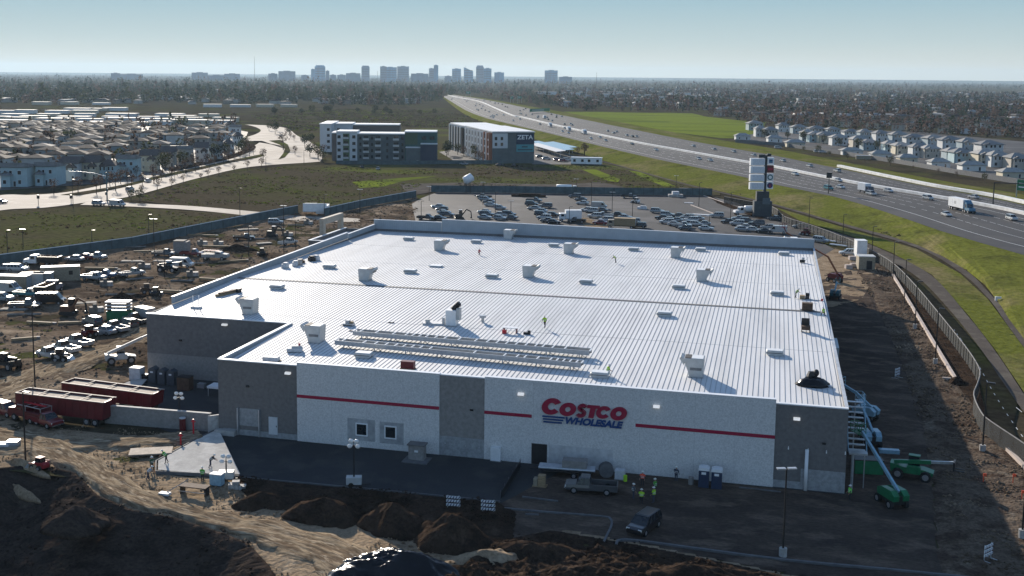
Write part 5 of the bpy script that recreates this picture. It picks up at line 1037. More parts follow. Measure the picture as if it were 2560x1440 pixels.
def flood(xb, yb, yt, label):
    loc, h = hgt(xb, yb, yt); t = thing('light_tower', label, 'light tower', loc, .3); m_ = MB(); m_.cyl((0, 0, .9), (0, 0, h), .10, .07, 7); ob('mast', m_, MT['black'], t)
    m_ = MB(); m_.cbox((0, 0, .35), (1.7, 1.0, .8)); ob('generator', m_, MT['unit'], t); m_ = MB(); m_.bar((0, 0, .25), (1.9, 0, .3), .1); ob('tow_bar', m_, MT['black'], t)
    for s in (-.42, .42): m_ = MB(); m_.cyl((-.3, s*1.25-.08, .3), (-.3, s*1.25+.08, .3), .3, .3, 10); ob('wheel', m_, MT['tyre'], t)
    for dx, dz in ((-.45, -.1), (.45, -.15), (-.3, .5), (.3, .45)): m_ = MB(); m_.ell((dx, -.15, h+dz), (.3, .2, .24), 8, 5); ob('floodlight', m_, MT['lamp'], t, True); 
    m_ = MB(); m_.bar((-.5, 0, h-.12), (.5, 0, h-.12), .07); m_.bar((0, 0, h-.1), (0, 0, h+.45), .07); ob('crossbar', m_, MT['black'], t); return t
flood(885, 1216, 1112, 'light tower with four round floodlights on the dark pavement before the store'); flood(449, 1052, 992, 'light tower with four round floodlights by the loading dock wall'); flood(566, 1202, 1150, 'light tower with floodlights at the corner of the pale slab')
# ------------------------------------------------------------------ portable toilets
tk = thing('portable_toilet', 'x', 'portable toilet'); m_ = MB(); m_.cbox((0, 0, .1), (1.15, 1.15, 1.95), top=.97); ob('cabin', m_, MT['toilet'], tk); m_ = MB(); m_.side([(-.62, 2.05), (.62, 2.05), (.58, 2.25), (.3, 2.38), (-.3, 2.38), (-.58, 2.25)], -.62, .62); ob('roof', m_, MT['white'], tk)
m_ = MB(); m_.box(-.42, -.60, .2, .42, -.575, 1.75); ob('door', m_, MT['toilet'], tk); m_ = MB(); m_.box(-.25, -.62, 1.62, .25, -.601, 1.9); ob('sign_plate', m_, MT['white'], tk); m_ = MB(); m_.cbox((0, 0, 0), (1.1, 1.1, .1)); ob('base', m_, MT['black'], tk); TK = Kit(tk)
for x, y, l in ((1759, 1217, 'left'), (1791, 1221, 'right')): TK.put(PV(x, y), 0, 'dark blue portable toilet with white roof against the white wall, the %s one' % l, 'portable toilets by the front wall')
tk = thing('portable_toilet', 'x', 'portable toilet'); m_ = MB(); m_.cbox((0, 0, .1), (1.2, 1.2, 2.0), top=.97); ob('cabin', m_, MT['toiletg'], tk); m_ = MB(); m_.side([(-.65, 2.1), (.65, 2.1), (.0, 2.45)], -.65, .65); ob('roof', m_, MT['toiletg'], tk); m_ = MB(); m_.box(-.22, -.63, 1.6, .22, -.60, 1.85); ob('sign_plate', m_, MT['white'], tk); TG = Kit(tk)
for x, y, l in ((385, 956, 'left'), (408, 960, 'middle'), (431, 963, 'right')): TG.put(PV(x, y), 0, 'slate grey portable toilet by the recessed dock wall, %s of three' % l, 'portable toilets by the dock')
clutter('water_tote', 'white cage tote standing left of the three grey toilets', 'tank', 343, 950, [('tank', 'tcoat', [(-.9, -.7, .15, .9, .7, 2.0)]), ('pallet', 'wood', [(-.95, -.75, 0, .95, .75, .14)])], on=PV)
clutter('generator', 'small dark generator right of the white cage tote', 'generator', 362, 951, [('casing', 'black', [(-.6, -.4, .1, .6, .4, 1.0)]), ('frame', 'galv', [(-.65, -.45, 0, .65, .45, .09)])], on=PV)
clutter('steel_bin', 'rust brown steel bin by the recessed dock wall', 'bin', 464, 974, [('bin', 'wood2', [(-1.0, -.7, .05, .9, .7, 1.9)]), ('lid', 'black', [(-1.05, -.75, 1.901, .95, .75, 2.0)])], on=PV)
clutter('pallet_jack', 'grey bundle on the dock apron in the shade', 'bundle', 505, 970, [('bundle', 'galv', [(-.6, -.4, .05, .5, .4, .7)])], on=PV)
w_ = thing('dock_wall', 'grey concrete loading dock wall with pale top left of the store corner', 'wall'); m_ = MB(); a, b = G(262, 1058), G(524, 1080)
m_.prism([(a[0], a[1]), (b[0], b[1]), (b[0]+.05, b[1]+.4), (a[0]+.05, a[1]+.4)], 0, 2.35); m_.prism([(b[0]+.01, b[1]), (b[0]+.4, b[1]), (-.05, .2), (-.05, -.3)], 0, 2.0) if False else None; ob('wall', m_, MT['wallg'], w_)
m_ = MB(); m_.prism([(a[0], a[1]-.05), (b[0]+.05, b[1]-.05), (b[0]+.1, b[1]+.45), (a[0], a[1]+.45)], 2.353, 2.45); ob('cap', m_, MT['conc1'], w_)
m_ = MB(); m_.prism([(-1.3, -.5), (-.9, -.5), (-.05, .3), (-.05, .8)], 0, 2.3); ob('wing_wall', m_, MT['conc1'], w_)
clutter('dock_canopy_edge', 'small white canopy edge sticking out beside the dock corner', 'canopy', 536, 990, [('canopy', 'coping', [(-.9, -.5, 1.2, 1.2, 1.6, 1.5)]), ('post', 'galv', [(-.8, -.4, 0, -.7, -.3, 1.199)])], on=PV)
# ------------------------------------------------------------------ red trailers and trucks at the left
def dump_trailer(label, a, b, h=2.9):
    A, B = np.array(PV(*a)), np.array(PV(*b)); L = np.hypot(*(B-A)[:2]); t = thing('dump_trailer', label, 'trailer', tuple(A), heading(A, B), 'red dump trailers')
    w = 1.3; z0 = 1.0
    m_ = MB()
    for s in (-1, 1): m_.hexa([(0, s*w-.05, z0), (L, s*w-.05, z0), (L, s*w+.05, z0), (0, s*w+.05, z0)], [(0, s*w-.07, h), (L+.3, s*w-.07, h), (L+.3, s*w+.07, h), (0, s*w+.07, h)])
    m_.box(0, -w+.051, z0, .1, w-.051, h); m_.box(L-.1, -w+.051, z0, L, w-.051, h-.1)
    n = 12
    for i in range(1, n):
        for s in (-1, 1): m_.box(i*L/n-.06, s*w-.13 if s < 0 else w+.071, z0, i*L/n+.06, -w-.071 if s < 0 else w+.13, h-.05)
    ob('body', m_, MT['trailer'], t); m_ = MB(); m_.box(.11, -w+.06, z0+.01, L-.11, w-.06, h-.16); ob('floor', m_, MT['inside'], t)
    m_ = MB()
    for s in (-1, 1): m_.box(-.03, s*w-.12, h+.002, L+.33, s*w+.12, h+.09)
    for u in (0, .25, .5, .75, 1): m_.box(u*L-.07, -w+.13, h+.002, u*L+.07, w-.13, h+.08)
    ob('rim_rail', m_, mat('worn_pale_rim', (.33, .27, .23), rough=.7, var=.2), t)
    m_ = MB(); m_.box(.2, -.5, .7, L-.2, .5, .995); ob('chassis', m_, MT['black'], t); wheels(t, (L-1.2, L-2.5), 1.3, .5, .4); return t
dump_trailer('nearer long open red dump trailer parked by the dock wall', (58, 1036), (272, 1062), 3.3); dump_trailer('farther long open red dump trailer parked beyond the dock wall', (172, 1000), (392, 1030), 2.8)
car('pickup', 112, 1062, R_(-20), CR, 'with shining hood, parked against the red dump trailers'); car('suv', 14, 1036, R_(-15), CR, 'cut off by the left picture edge by the trailers')
t = service_truck('dark red work truck with open rack beside the red trailers', PV(75, 1052), R_(165), (.10, .006, .01, 1))
# pickups and machines along the haul road
for x, y, k, c, a, w in ((410, 640, 'pickup', CG, .2, 'beside the timber by the left fence'), (330, 690, 'pickup', CS, 1.0, 'between the excavated patches of the left site'), (455, 668, 'van', CW, .1, 'near the wrapped blocks of the left site'), (610, 600, 'pickup', CK, .4, 'near the entrance portal of the left site'), (690, 560, 'suv', CS, .3, 'close to the site gate'), (720, 612, 'pickup', CW, 1.2, 'beside the left parapet, near the portal'), (62, 770, 'pickup', CG, .5, 'behind the lamp post of the left site'), (128, 760, 'van', CK, .3, 'left of the brown small excavator'), (480, 640, 'pickup', CR, .2, 'left of the utility truck with ladder rack')):
    car(k, x, y, a, c, w)
for x, y, k, c, a, w in ((128, 896, 'pickup', CW, D-.35, 'nearest the lamp post on the left haul road'), (164, 880, 'pickup', CW, D-.35, 'second in the row on the left haul road'), (197, 864, 'pickup', CS, D-.35, 'third in the row on the left haul road'),
                         (262, 834, 'sedan', CS, D-.3, 'first of the line leading to the grey dock wall'), (290, 828, 'pickup', CS, D-.4, 'second of the line leading to the grey dock wall'), (318, 818, 'suv', CG, D-.4, 'third of the line leading to the grey dock wall'), (340, 808, 'pickup', CG, D-.4, 'fourth of the line leading to the grey dock wall'), (356, 797, 'van', CW, D-.4, 'fifth of the line leading to the grey dock wall'),
                         (232, 812, 'suv', CG, D-.5, 'beside the dark red tractor in the left site'), (235, 700, 'pickup', CS, .1, 'with glinting roof in the middle of the left site'), (258, 694, 'pickup', CB, .2, 'just behind the glinting silver pickup'), (187, 652, 'sedan', CS, D, 'by the left fence, beside the teal-grey pickup'), (212, 648, 'sedan', CR, D, 'second by the left fence'), (238, 648, 'pickup', CS, .05, 'by the left fence, nose to the right'),
                         (12, 675, 'sedan', CS, D, 'by the far left end of the fence'), (45, 678, 'suv', CW, .2, 'glinting by the far left end of the fence'), (20, 732, 'van', CW, .1, 'in front of the tan container'), (5, 752, 'suv', CS, .2, 'at the left picture edge below the containers'), (70, 742, 'pickup', CT, .1, 'with open bed in front of the containers')):
    car(k, x, y, a, c, w)
service_truck('white utility truck with ladder rack alone in the left site', PV(540, 650), R_(5), CS); dump_truck('dump truck with white cab and black bed by the left fence', PV(96, 664), R_(190)); dump_truck('dark dump truck in front of the grey containers', PV(128, 733), R_(100), (.25, .24, .26, 1))
telehandler('white telehandler with long raised boom beside the recessed dock wall', PV(302, 908), R_(38), MT['unit'], (6.6, -.2, 5.2)); excavator('brown small excavator with raised arm in the left site', PV(172, 786), .15, mat('rusty_brown_steel', (.14, .06, .03), rough=.6), .95)
skid('dark loader beside the dirt heap in the left site', PV(390, 742), 1.8, MT['black']); skid('brown loader with lifted bucket behind the dark loader', PV(368, 733), .6, MT['wood2']); skid('dark utility cart with roof rack on the haul road', PV(152, 903), .3, MT['black'], 'utility_cart', 'cart')
t = telehandler('dark backhoe with tall cab at the left picture edge', PV(18, 922), 2.9, MT['black'], (3.0, -.2, 1.4), name='backhoe'); telehandler('dark machine with pale blue cab in the middle of the left site', PV(420, 680), .1, MT['black'], (3.2, -.2, 2.4), 'paleblue')
skid('dark red tractor with pale roof in the left site', PV(224, 842), 1.3, MT['trailer'], 'tractor', 'tractor'); excavator('black tracked machine near the entrance portal of the store', PV(680, 592), .2, MT['black'], .8); skid('black loader near the left fence of the site', PV(655, 640), 2.2, MT['black'])
clutter('steel_dumpster', 'green dumpster with a white pallet stack on top in the left site', 'dumpster', 298, 801, [('bin', 'green', [(-2.0, -1.1, .1, 2.0, 1.1, 1.9)]), ('pallet_stack', 'tcoat', [(-2.2, -1.2, 2.3, 2.2, 1.2, 2.5), (-2.2, -1.2, 2.9, 2.2, 1.2, 3.1), (-2.2, -1.2, 3.5, 2.2, 1.2, 3.7)]), ('stacking_post', 'wood', [(-1.9, -1.0, 1.901, -1.7, 1.0, 3.49)]), ('stacking_post', 'wood', [(1.7, -1.0, 1.901, 1.9, 1.0, 3.49)])], .25, on=PV)
def container(label, x, y, L, H, rz, m, rm='tcoat'):
    t = thing('site_container', label, 'container', PV(x, y), rz, 'containers in the left site'); m_ = MB(); m_.box(-L/2, -1.25, .1, L/2, 1.25, H)
    k = -L/2+.3
    while k < L/2-.1: m_.box(k, -1.285, .2, k+.12, -1.251, H-.1); k += .45
    ob('shell', m_, MT[m], t); m_ = MB(); m_.box(-L/2-.05, -1.3, H+.003, L/2+.05, 1.3, H+.12); ob('roof', m_, MT[rm], t); m_ = MB(); m_.box(L/2+.003, -1.1, .2, L/2+.03, 1.1, H-.2); ob('door', m_, MT['galv'], t); return t
MT['tanbox'] = mat('tan_container', (.33, .28, .2), rough=.7, var=.15)
container('long tan container nearest the left picture edge', 22, 720, 9, 2.7, R_(10), 'tanbox'); container('grey container between the two tan ones', 82, 713, 5, 2.6, R_(20), 'unit'); container('pale grey container right of the middle one', 108, 712, 4, 2.6, R_(20), 'wallg')
t = container('big tan container with windows, rightmost of the group', 152, 702, 8, 3.2, R_(32), 'tanbox'); m_ = MB(); m_.box(-2.6, -1.30, 1.5, -1.8, -1.288, 2.4); ob('window', m_, MT['glass'], t); m_ = MB(); m_.box(1.8, -1.30, 1.5, 2.6, -1.288, 2.4); ob('window', m_, MT['glass'], t)
container('white upright container by the right fence', 2150, 645, 3.2, 4.6, R_(100), 'white', 'white')
t = thing('block_shed', 'small tan block shed with dark doorway by the right fence', 'shed', PV(2163, 673), R_(8)); m_ = MB(); m_.box(-1.9, -1.6, 0, 1.9, 1.6, 3.2); ob('wall', m_, MT['tanbox'], t); m_ = MB(); m_.box(-.1, -1.63, .05, 1.2, -1.603, 2.3); ob('doorway', m_, MT['black'], t); m_ = MB(); m_.box(-2.0, -1.7, 3.203, 2.0, 1.7, 3.4); ob('roof', m_, MT['unit'], t)
for i, (x, y) in enumerate(((2121, 672), (2134, 668), (2130, 650))): clutter('pale_pallet', 'pale pallet of blocks beside the tan shed, %s of three' % nth(i), 'pallet', x, y, [('block', 'pinkkerb', [(-.8, -.6, .1, .8, .6, 1.0)]), ('pallet', 'wood', [(-.85, -.65, 0, .85, .65, .095)])], .3, on=PV)
for i, (x, y, L) in enumerate(((2085, 606, 7), (2108, 617, 8))): clutter('pipe_bundle', 'long white pipe bundle lying on the right verge, the %s one' % ('farther', 'nearer')[i], 'pipes', x, y, [('pipe', 'coping', [(-L/2, .3*k, .3, L/2, .3*k, .3, .17) for k in range(3)])], -.55, on=PV)
# debris of the left site: timber, pipes, heaps
DB = [(540, 618, 7, 'timber'), (470, 660, 8, 'pipes'), (380, 630, 9, 'timber'), (330, 620, 7, 'pipes'), (430, 628, 6, 'sheets'), (505, 590, 8, 'timber'), (250, 673, 7, 'timber'), (300, 740, 6, 'pipes'), (330, 655, 5, 'sheets'), (580, 655, 7, 'timber'), (60, 790, 6, 'pipes'), (35, 776, 5, 'sheets'), (565, 707, 5, 'sheets'), (300, 690, 3, 'heap'), (505, 612, 4, 'heap'), (545, 612, 4, 'heap'), (740, 565, 5, 'pipes'), (600, 690, 4, 'timber'), (175, 810, 4, 'timber'), (10, 1120, 3, 'sheets'), (640, 600, 5, 'pipes'), (420, 730, 5, 'timber'), (360, 670, 4, 'heap'), (480, 690, 3, 'heap'), (410, 655, 5, 'sheets'), (455, 705, 5, 'pipes'), (520, 700, 4, 'timber'), (265, 715, 4, 'heap'), (215, 760, 4, 'sheets'), (100, 810, 5, 'timber'), (240, 780, 3, 'heap'), (600, 620, 5, 'pipes'), (690, 575, 4, 'timber'), (660, 610, 4, 'sheets'), (720, 590, 3, 'heap'), (60, 850, 4, 'timber'), (350, 700, 6, 'pipes'), (620, 575, 6, 'sheets'), (770, 560, 3, 'heap')]
cn = {}
for x, y, L, k in sorted(DB, key=lambda q: q[1]):
    cn[k] = cn.get(k, 0)+1; w = '%s from the top' % nth(cn[k]-1)
    if k == 'timber': clutter('timber_stack', 'stack of pale timber lying in the left building site, '+w, 'timber', x, y, [('plank', 'wood', [(-L/2, -.5, .1, L/2, .0, .5)]), ('plank', 'debris', [(-L/2+.5, .05, .1, L/2+.6, .5, .4)])], R_(rnd.uniform(0, 40)), on=PV)
    elif k == 'pipes': clutter('pipe_stack', 'bundle of long pale pipes lying in the left building site, '+w, 'pipes', x, y, [('pipe', 'dusty', [(-L/2, .35*q, .25, L/2, .35*q, .25, .16) for q in range(3)])], R_(rnd.uniform(0, 50)), on=PV)
    elif k == 'sheets': clutter('sheet_stack', 'flat pale stack of sheets lying in the left building site, '+w, 'sheets', x, y, [('sheet', 'dusty', [(-L/2, -.9, .0, L/2, .9, .35)])], R_(rnd.uniform(0, 50)), on=PV)
    else: clutter('material_heap', 'heap of wrapped pale material in the left building site, '+w, 'heap', x, y, [('bag', 'dusty', [(-1.2, -.8, 0, .2, .7, 1.1)]), ('bag', 'debris', [(.25, -.6, 0, 1.4, .9, .9)]), ('bag', 'dusty', [(-.5, -.5, 1.101, .15, .5, 1.6)])], R_(rnd.uniform(0, 50)), on=PV)
clutter('block_kiln', 'square grey wrapped block stack near the left fence', 'blocks', 455, 632, [('block', 'wallg', [(-1.8, -1.4, 0, 1.8, 1.4, 3.0)]), ('tarp', 'dusty', [(-1.85, -1.45, 3.001, 1.0, 1.45, 3.25)])], .2, on=PV)
# ------------------------------------------------------------------ heaps of soil
def mound(name, label, x, y, rx, ry, h, rz, m, seed, cat='mound', rough=.2, sharp=1.2, n=56, k=20, z0=0.0, on=None):
    g = on if on else PV(x, y); t = bpy.data.objects.new(name, None); bpy.data.objects.remove(t); rings = []
    for j in range(k+1):
        q = 1-j/k; ring = []
        for i in range(n):
            a = 2*math.pi*i/n; wob = 1+.14*math.sin(2*a+seed)+.09*math.sin(3*a+2.1*seed)+.05*math.sin(7*a+seed)
            px, py = math.cos(a)*rx*q*wob, math.sin(a)*ry*q*wob
            ring.append((px, py, h*(1-q**sharp)))
        rings.append(ring)
    V = np.array([p for r in rings for p in r]); u = 1-(V[:, 2]/h); amp = rough*h*(.35+.65*(1-np.abs(2*V[:, 2]/h-1)))
    if m == 'tarp':
        an = np.arctan2(V[:, 1]/ry, V[:, 0]/rx); q_ = np.hypot(V[:, 0]/rx, V[:, 1]/ry); fold = np.abs(fbm(an*1.9+seed+1.5*q_, q_*1.1, seed+9, 2)); V[:, 2] += np.clip(q_*1.6, 0, 1)*h*.42*(.3-fold)+h*.26*(.3-np.abs(fbm(V[:, 0]/1.5+.6*V[:, 1], V[:, 1]/.8, seed+13, 2)))+h*.07*(.3-np.abs(fbm(V[:, 0]/.5, V[:, 1]/.35+.8*V[:, 0], seed+17, 2)))
    V[:, 2] += (.15 if m == 'tarp' else 1)*amp*(fbm(V[:, 0]/1.6+seed*7, V[:, 1]/1.6, seed, 4)*1.5+.5*fbm(V[:, 0]/.5, V[:, 1]/.5+seed, seed+3, 2)); V[:n, 2] = -.3
    m_ = MB(); m_.loft([[tuple(p) for p in V[j*n:(j+1)*n]] for j in range(k+1)], True); o = ob(name, m_, MT[m] if isinstance(m, str) else m, None, True, (g[0], g[1], z0), rz)
    return tag(o, label, cat)
mound('soil_mound', 'brown soil mound at the pavement edge, leftmost and lowest of the four', 655, 1262, 2.9, 2.4, 1.5, .1, 'soil', 1); mound('soil_mound', 'brown soil mound at the pavement edge, second from the left', 812, 1292, 4.0, 3.0, 2.3, .1, 'soil', 2)
mound('soil_mound', 'brown soil mound at the pavement edge, third from the left', 985, 1318, 4.0, 3.0, 2.5, .15, 'soil', 3); mound('soil_mound', 'brown soil mound at the pavement edge, rightmost and tallest of the four', 1130, 1352, 4.6, 3.2, 2.9, .2, 'soil', 4)
mound('soil_mound', 'dark soil mound at the lower left, near the haul track', 190, 1312, 3.8, 2.6, 2.0, .1, 'shadesoil', 5); mound('dirt_heap', 'small dark cone of dirt in the middle of the left site', 305, 758, 3.4, 2.6, 2.3, .1, 'soil', 6)
mound('tarp_mound', 'large mound under wrinkled shiny black plastic at the bottom edge', 985, 1430, 5.6, 3.8, 1.95, .2, 'tarp', 7, 'tarp', rough=.17, sharp=1.6, n=150, k=54)
mound('spoil_ridge', 'low pale dirt ridge right of the black plastic mound', 1215, 1400, 3.6, 1.8, 1.1, .5, 'tan', 8); mound('spoil_ridge', 'brown lumpy dirt ridge in the lower middle, by the kerb', 1330, 1385, 5.0, 2.2, 1.3, .25, 'soil', 9, rough=.3)
mound('spoil_ridge', 'long low ridge of rough brown spoil along the bottom edge, left one', 1480, 1446, 6.0, 1.8, 1.2, .1, 'soil', 10, 'mound', rough=.45, n=120, k=40); mound('spoil_ridge', 'long low ridge of rough brown spoil along the bottom edge, right one', 1720, 1445, 6.0, 2.0, 1.3, .15, 'soil', 11, rough=.3)
mound('soil_mound', 'small tan dirt pile on the right verge beside the kerb end', 2390, 955, 2.6, 1.6, .9, 1.2, 'soil', 12, rough=.3); mound('dirt_heap', 'dark dirt heap beside the far side of the left site', 590, 625, 5, 2.5, 1.5, .2, 'soil', 13); mound('dirt_heap', 'low dark dirt heap right of the small loader in the left site', 345, 745, 4, 2, .9, .4, 'soil', 14)
for i, (x, y, L) in enumerate(((70, 1250, 4.2), (50, 1276, 3.6))):
    g = G(x, y, -4.0); g = (g[0], g[1]); zz = float(pit(np.array([g[0]]), np.array([g[1]]))[0]); mound('spoil_ridge', 'pale lit crest of dirt in the dark lower left corner, the %s one' % ('upper', 'lower')[i], 0, 0, L, .55, 1.1, -.35, 'tan', 20+i, rough=.25, z0=zz+.1, on=g)
# dark spoil bank at the lower left
def h_bank0(x, y):
    a = R_(-30); u = x*math.cos(a)+y*math.sin(a); v = -x*math.sin(a)+y*math.cos(a)
    return 1.1*vn(v/2.3+fbm(x/5, y/5, 41)*.9, u/14, 43)+.42*fbm(x/1.5, y/1.5, 44)+.22*fbm(x/.55, y/.55, 45)-.15
def h_bank(x, y): return .55*h_bank0(x, y)+pit(x, y)+.1*(pit(x, y) < -1)
bk = terrain('spoil_bank', PIT, .22, h_bank, 'shadesoil', fade=.5, lift=.12, kind='stuff'); bk['label'] = 'shade-darkened spoil spread over the lower left corner'; bk['category'] = 'soil'
def clods(name, label, poly_w, N, seed, m, zf, size=(.05, .2)):
    q = np.array([p[:2] for p in poly_w]); rs = np.random.RandomState(seed); X = rs.uniform(q[:, 0].min(), q[:, 0].max(), N*4); Y = rs.uniform(q[:, 1].min(), q[:, 1].max(), N*4); k = inside(X, Y, poly_w) & (vn(X/3, Y/3, seed) > .4); X, Y = X[k][:N], Y[k][:N]; n = len(X); Z = zf(X, Y)
    B = np.array([(1, 0, 0), (0, 1, 0), (-1, 0, 0), (0, -1, 0), (0, 0, .8), (0, 0, -.5)], float); s = (size[0]*(size[1]/size[0])**rs.uniform(size=n)**2)[:, None, None]; V = (B[None]*(.7+.6*rs.uniform(size=(n, 6, 3)))*s+np.stack([X, Y, Z], 1)[:, None, :]).reshape(-1, 3)
    F = np.array([(0, 1, 4), (1, 2, 4), (2, 3, 4), (3, 0, 4), (1, 0, 5), (2, 1, 5), (3, 2, 5), (0, 3, 5)]); F = (F[None]+6*np.arange(n)[:, None, None]).reshape(-1)
    me = bpy.data.meshes.new(name); me.vertices.add(len(V)); me.vertices.foreach_set('co', V.ravel()); me.loops.add(len(F)); me.loops.foreach_set('vertex_index', F); me.polygons.add(len(F)//3); me.polygons.foreach_set('loop_start', np.arange(0, len(F), 3)); me.polygons.foreach_set('loop_total', np.full(len(F)//3, 3)); me.materials.append(MT[m]); me.update()
    o = bpy.data.objects.new(name, me); C.objects.link(o); o['kind'] = 'stuff'; o['label'] = label; o['category'] = 'clods'
clods('dirt_clods', 'loose clods and stones over the pale dirt in front', [(-30, 2), (-2, -3), (-1.5, -12), (.5, -16), (9, -16), (17, -21.5), (30, -24), (46, -24), (40, -40), (-10, -40)], 5000, 1, 'tan', lambda x, y: h_front(x, y)+.1)
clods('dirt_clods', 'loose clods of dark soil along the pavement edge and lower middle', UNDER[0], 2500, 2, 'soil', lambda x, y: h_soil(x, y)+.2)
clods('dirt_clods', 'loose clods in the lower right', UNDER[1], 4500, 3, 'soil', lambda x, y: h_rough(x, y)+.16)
clods('dirt_clods', 'loose clods over the dark spoil', PIT, 6000, 4, 'shadesoil', lambda x, y: h_bank(x, y)+.14, (.06, .3))
clods('dirt_clods', 'loose stones and rubbish on the right verge', [(86, 165), (95, 165), (95, 54), (97, 20), (98, -2), (100, -20), (86, -20), (87, 10), (89, 100)], 5000, 5, 'dirt', lambda x, y: h_strip(x, y)+.05, (.06, .3))
clods('dirt_clods', 'loose clods and rubble over the left building site', SITE, 9000, 6, 'dirt', lambda x, y: h_site(x, y)+.05, (.1, .5))
# ------------------------------------------------------------------ the shaded yard in front
car('pickup', 1478, 1230, D+.08, CG, 'parked sideways in the shade before the white wall'); car('suv', 1610, 1325, R_(250), CK, 'facing the camera in the shaded yard')
t = thing('pipe_trailer', 'flat trailer with long grey pipes by the double door', 'trailer', PV(1432, 1190), R_(4)); m_ = MB(); m_.box(-3.5, -1.0, .7, 2.2, 1.0, .85); ob('deck', m_, MT['black'], t); wheels(t, (.2, 1.1), 1.1, .36, .24)
m_ = MB()
for k in range(4): m_.cyl((-3.9, -.7+.4*k, 1.02), (2.6, -.7+.4*k, 1.02), .16, .16, 8)
ob('pipe', m_, MT['galv'], t); m_ = MB(); m_.box(-1.2, -.7, 1.2, 1.6, .7, 2.0); ob('crate', m_, MT['wallg'], t); m_ = MB(); m_.bar((-3.5, 0, .75), (-5.0, 0, .6), .12); ob('tow_bar', m_, MT['black'], t)
t = thing('cable_drum', 'wooden cable drum standing against the white wall', 'cable drum', PV(1515, 1192), R_(15)); m_ = MB(); m_.cyl((0, -.45, .85), (0, -.36, .85), .85, .85, 16); ob('flange', m_, MT['kerb'], t); m_ = MB(); m_.cyl((0, .36, .85), (0, .45, .85), .85, .85, 16); ob('flange', m_, MT['kerb'], t); m_ = MB(); m_.cyl((0, -.355, .85), (0, .355, .85), .55, .55, 14); ob('cable', m_, MT['black'], t)
clutter('cage_tote', 'pale caged tote right of the cable drum', 'tank', 1550, 1197, [('tank', 'tcoat', [(-.55, -.5, .12, .55, .5, 1.1)]), ('cage', 'galv', [(-.6, -.55, 0, .6, .55, .115)])], on=PV)
clutter('electric_cabinet', 'grey cabinet on a concrete pad in front of the wall windows', 'cabinet', 1043, 1150, [('cabinet', 'wallg', [(-.95, -.5, .16, .95, .6, 1.9)]), ('lid', 'wall', [(-1.1, -.65, 1.901, 1.1, .75, 2.05)]), ('label_plate', 'white', [(-.2, -.52, 1.1, .25, -.503, 1.35)]), ('pad', 'kerb', [(-1.5, -1.5, 0, 1.6, .9, .155)])], .0, on=PV)
clutter('fridge_box', 'pale upright cabinet standing at the wall right of the block base', 'cabinet', 1240, 1152, [('cabinet', 'white', [(-.6, -.4, .1, .6, .4, 1.75)]), ('base', 'kerb', [(-.7, -.5, 0, .7, .5, .095)])], on=PV)
clutter('dim_crate', 'tan cluttered pallet in the shade left of the grey pickup', 'pallet', 1352, 1215, [('box', 'wood', [(-.3, -.3, .1, .5, .4, 1.3)]), ('box', 'tanbox', [(-.8, -.4, .1, -.35, .4, .9)]), ('pallet', 'wood', [(-.9, -.5, 0, .7, .5, .095)])], on=PV)
clutter('grey_barrel', 'grey barrel left of the two blue toilets', 'barrel', 1727, 1212, [('drum', 'wallg', [(0, 0, 0, 0, 0, .95, .3)])], on=PV)
clutter('yellow_bag', 'yellow drum beside the grey pickup', 'drum', 1563, 1203, [('drum', 'hivis', [(0, 0, 0, 0, 0, .7, .22)])], on=PV)
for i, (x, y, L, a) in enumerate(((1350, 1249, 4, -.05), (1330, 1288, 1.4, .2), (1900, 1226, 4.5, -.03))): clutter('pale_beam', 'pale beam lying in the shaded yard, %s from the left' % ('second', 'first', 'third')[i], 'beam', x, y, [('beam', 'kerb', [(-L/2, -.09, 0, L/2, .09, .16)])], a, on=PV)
def barricade(label, x, y, rz):
    t = thing('road_barricade', label, 'barricade', PV(x, y), rz, 'striped road barricades')
    for k in range(3):
        m_ = MB(); m_.box(-.75, -.03, .45+.42*k, .75, .03, .70+.42*k); b = ob('board', m_, MT['white'], t); m_ = MB()
        for s in range(5): u = -.68+.3*s; m_.hexa([(u, -.036, .452+.42*k), (u+.12, -.036, .452+.42*k), (u+.12, -.031, .452+.42*k), (u, -.031, .452+.42*k)], [(u+.12, -.036, .698+.42*k), (u+.24, -.036, .698+.42*k), (u+.24, -.031, .698+.42*k), (u+.12, -.031, .698+.42*k)])
        ob('stripe', m_, mat('dim_blue_stripe', (.06, .08, .16), rough=.6), b)
    for s in (-.6, .6): m_ = MB(); m_.box(s-.04, .035, 0, s+.04, .10, 1.6); m_.box(s-.04, -.6, 0, s+.04, .6, .07); ob('leg', m_, MT['galv'], t)
barricade('striped white barricade at the pavement edge, left of two', 1133, 1275, .1); barricade('striped white barricade at the pavement edge, right of two', 1220, 1286, .1); barricade('striped barricade standing in the shade of the right side yard', 2243, 945, 1.0); barricade('striped barricade in the dark lower right corner', 2470, 1400, .9)
t = thing('spike_fence', 'dark netting fence leaning along the pavement edge', 'fence', PV(1252, 1250), heading(PV(1252, 1250), PV(1308, 1158))); m_ = MB(); m_.box(0, -.02, 0, 10.5, .02, .9); ob('netting', m_, MT['black'], t)
for k in range(6): m_ = MB(); m_.cyl((k*2.1, .05, 0), (k*2.1, .05, 1.1), .04, .04, 5); ob('post', m_, MT['kerb'], t)
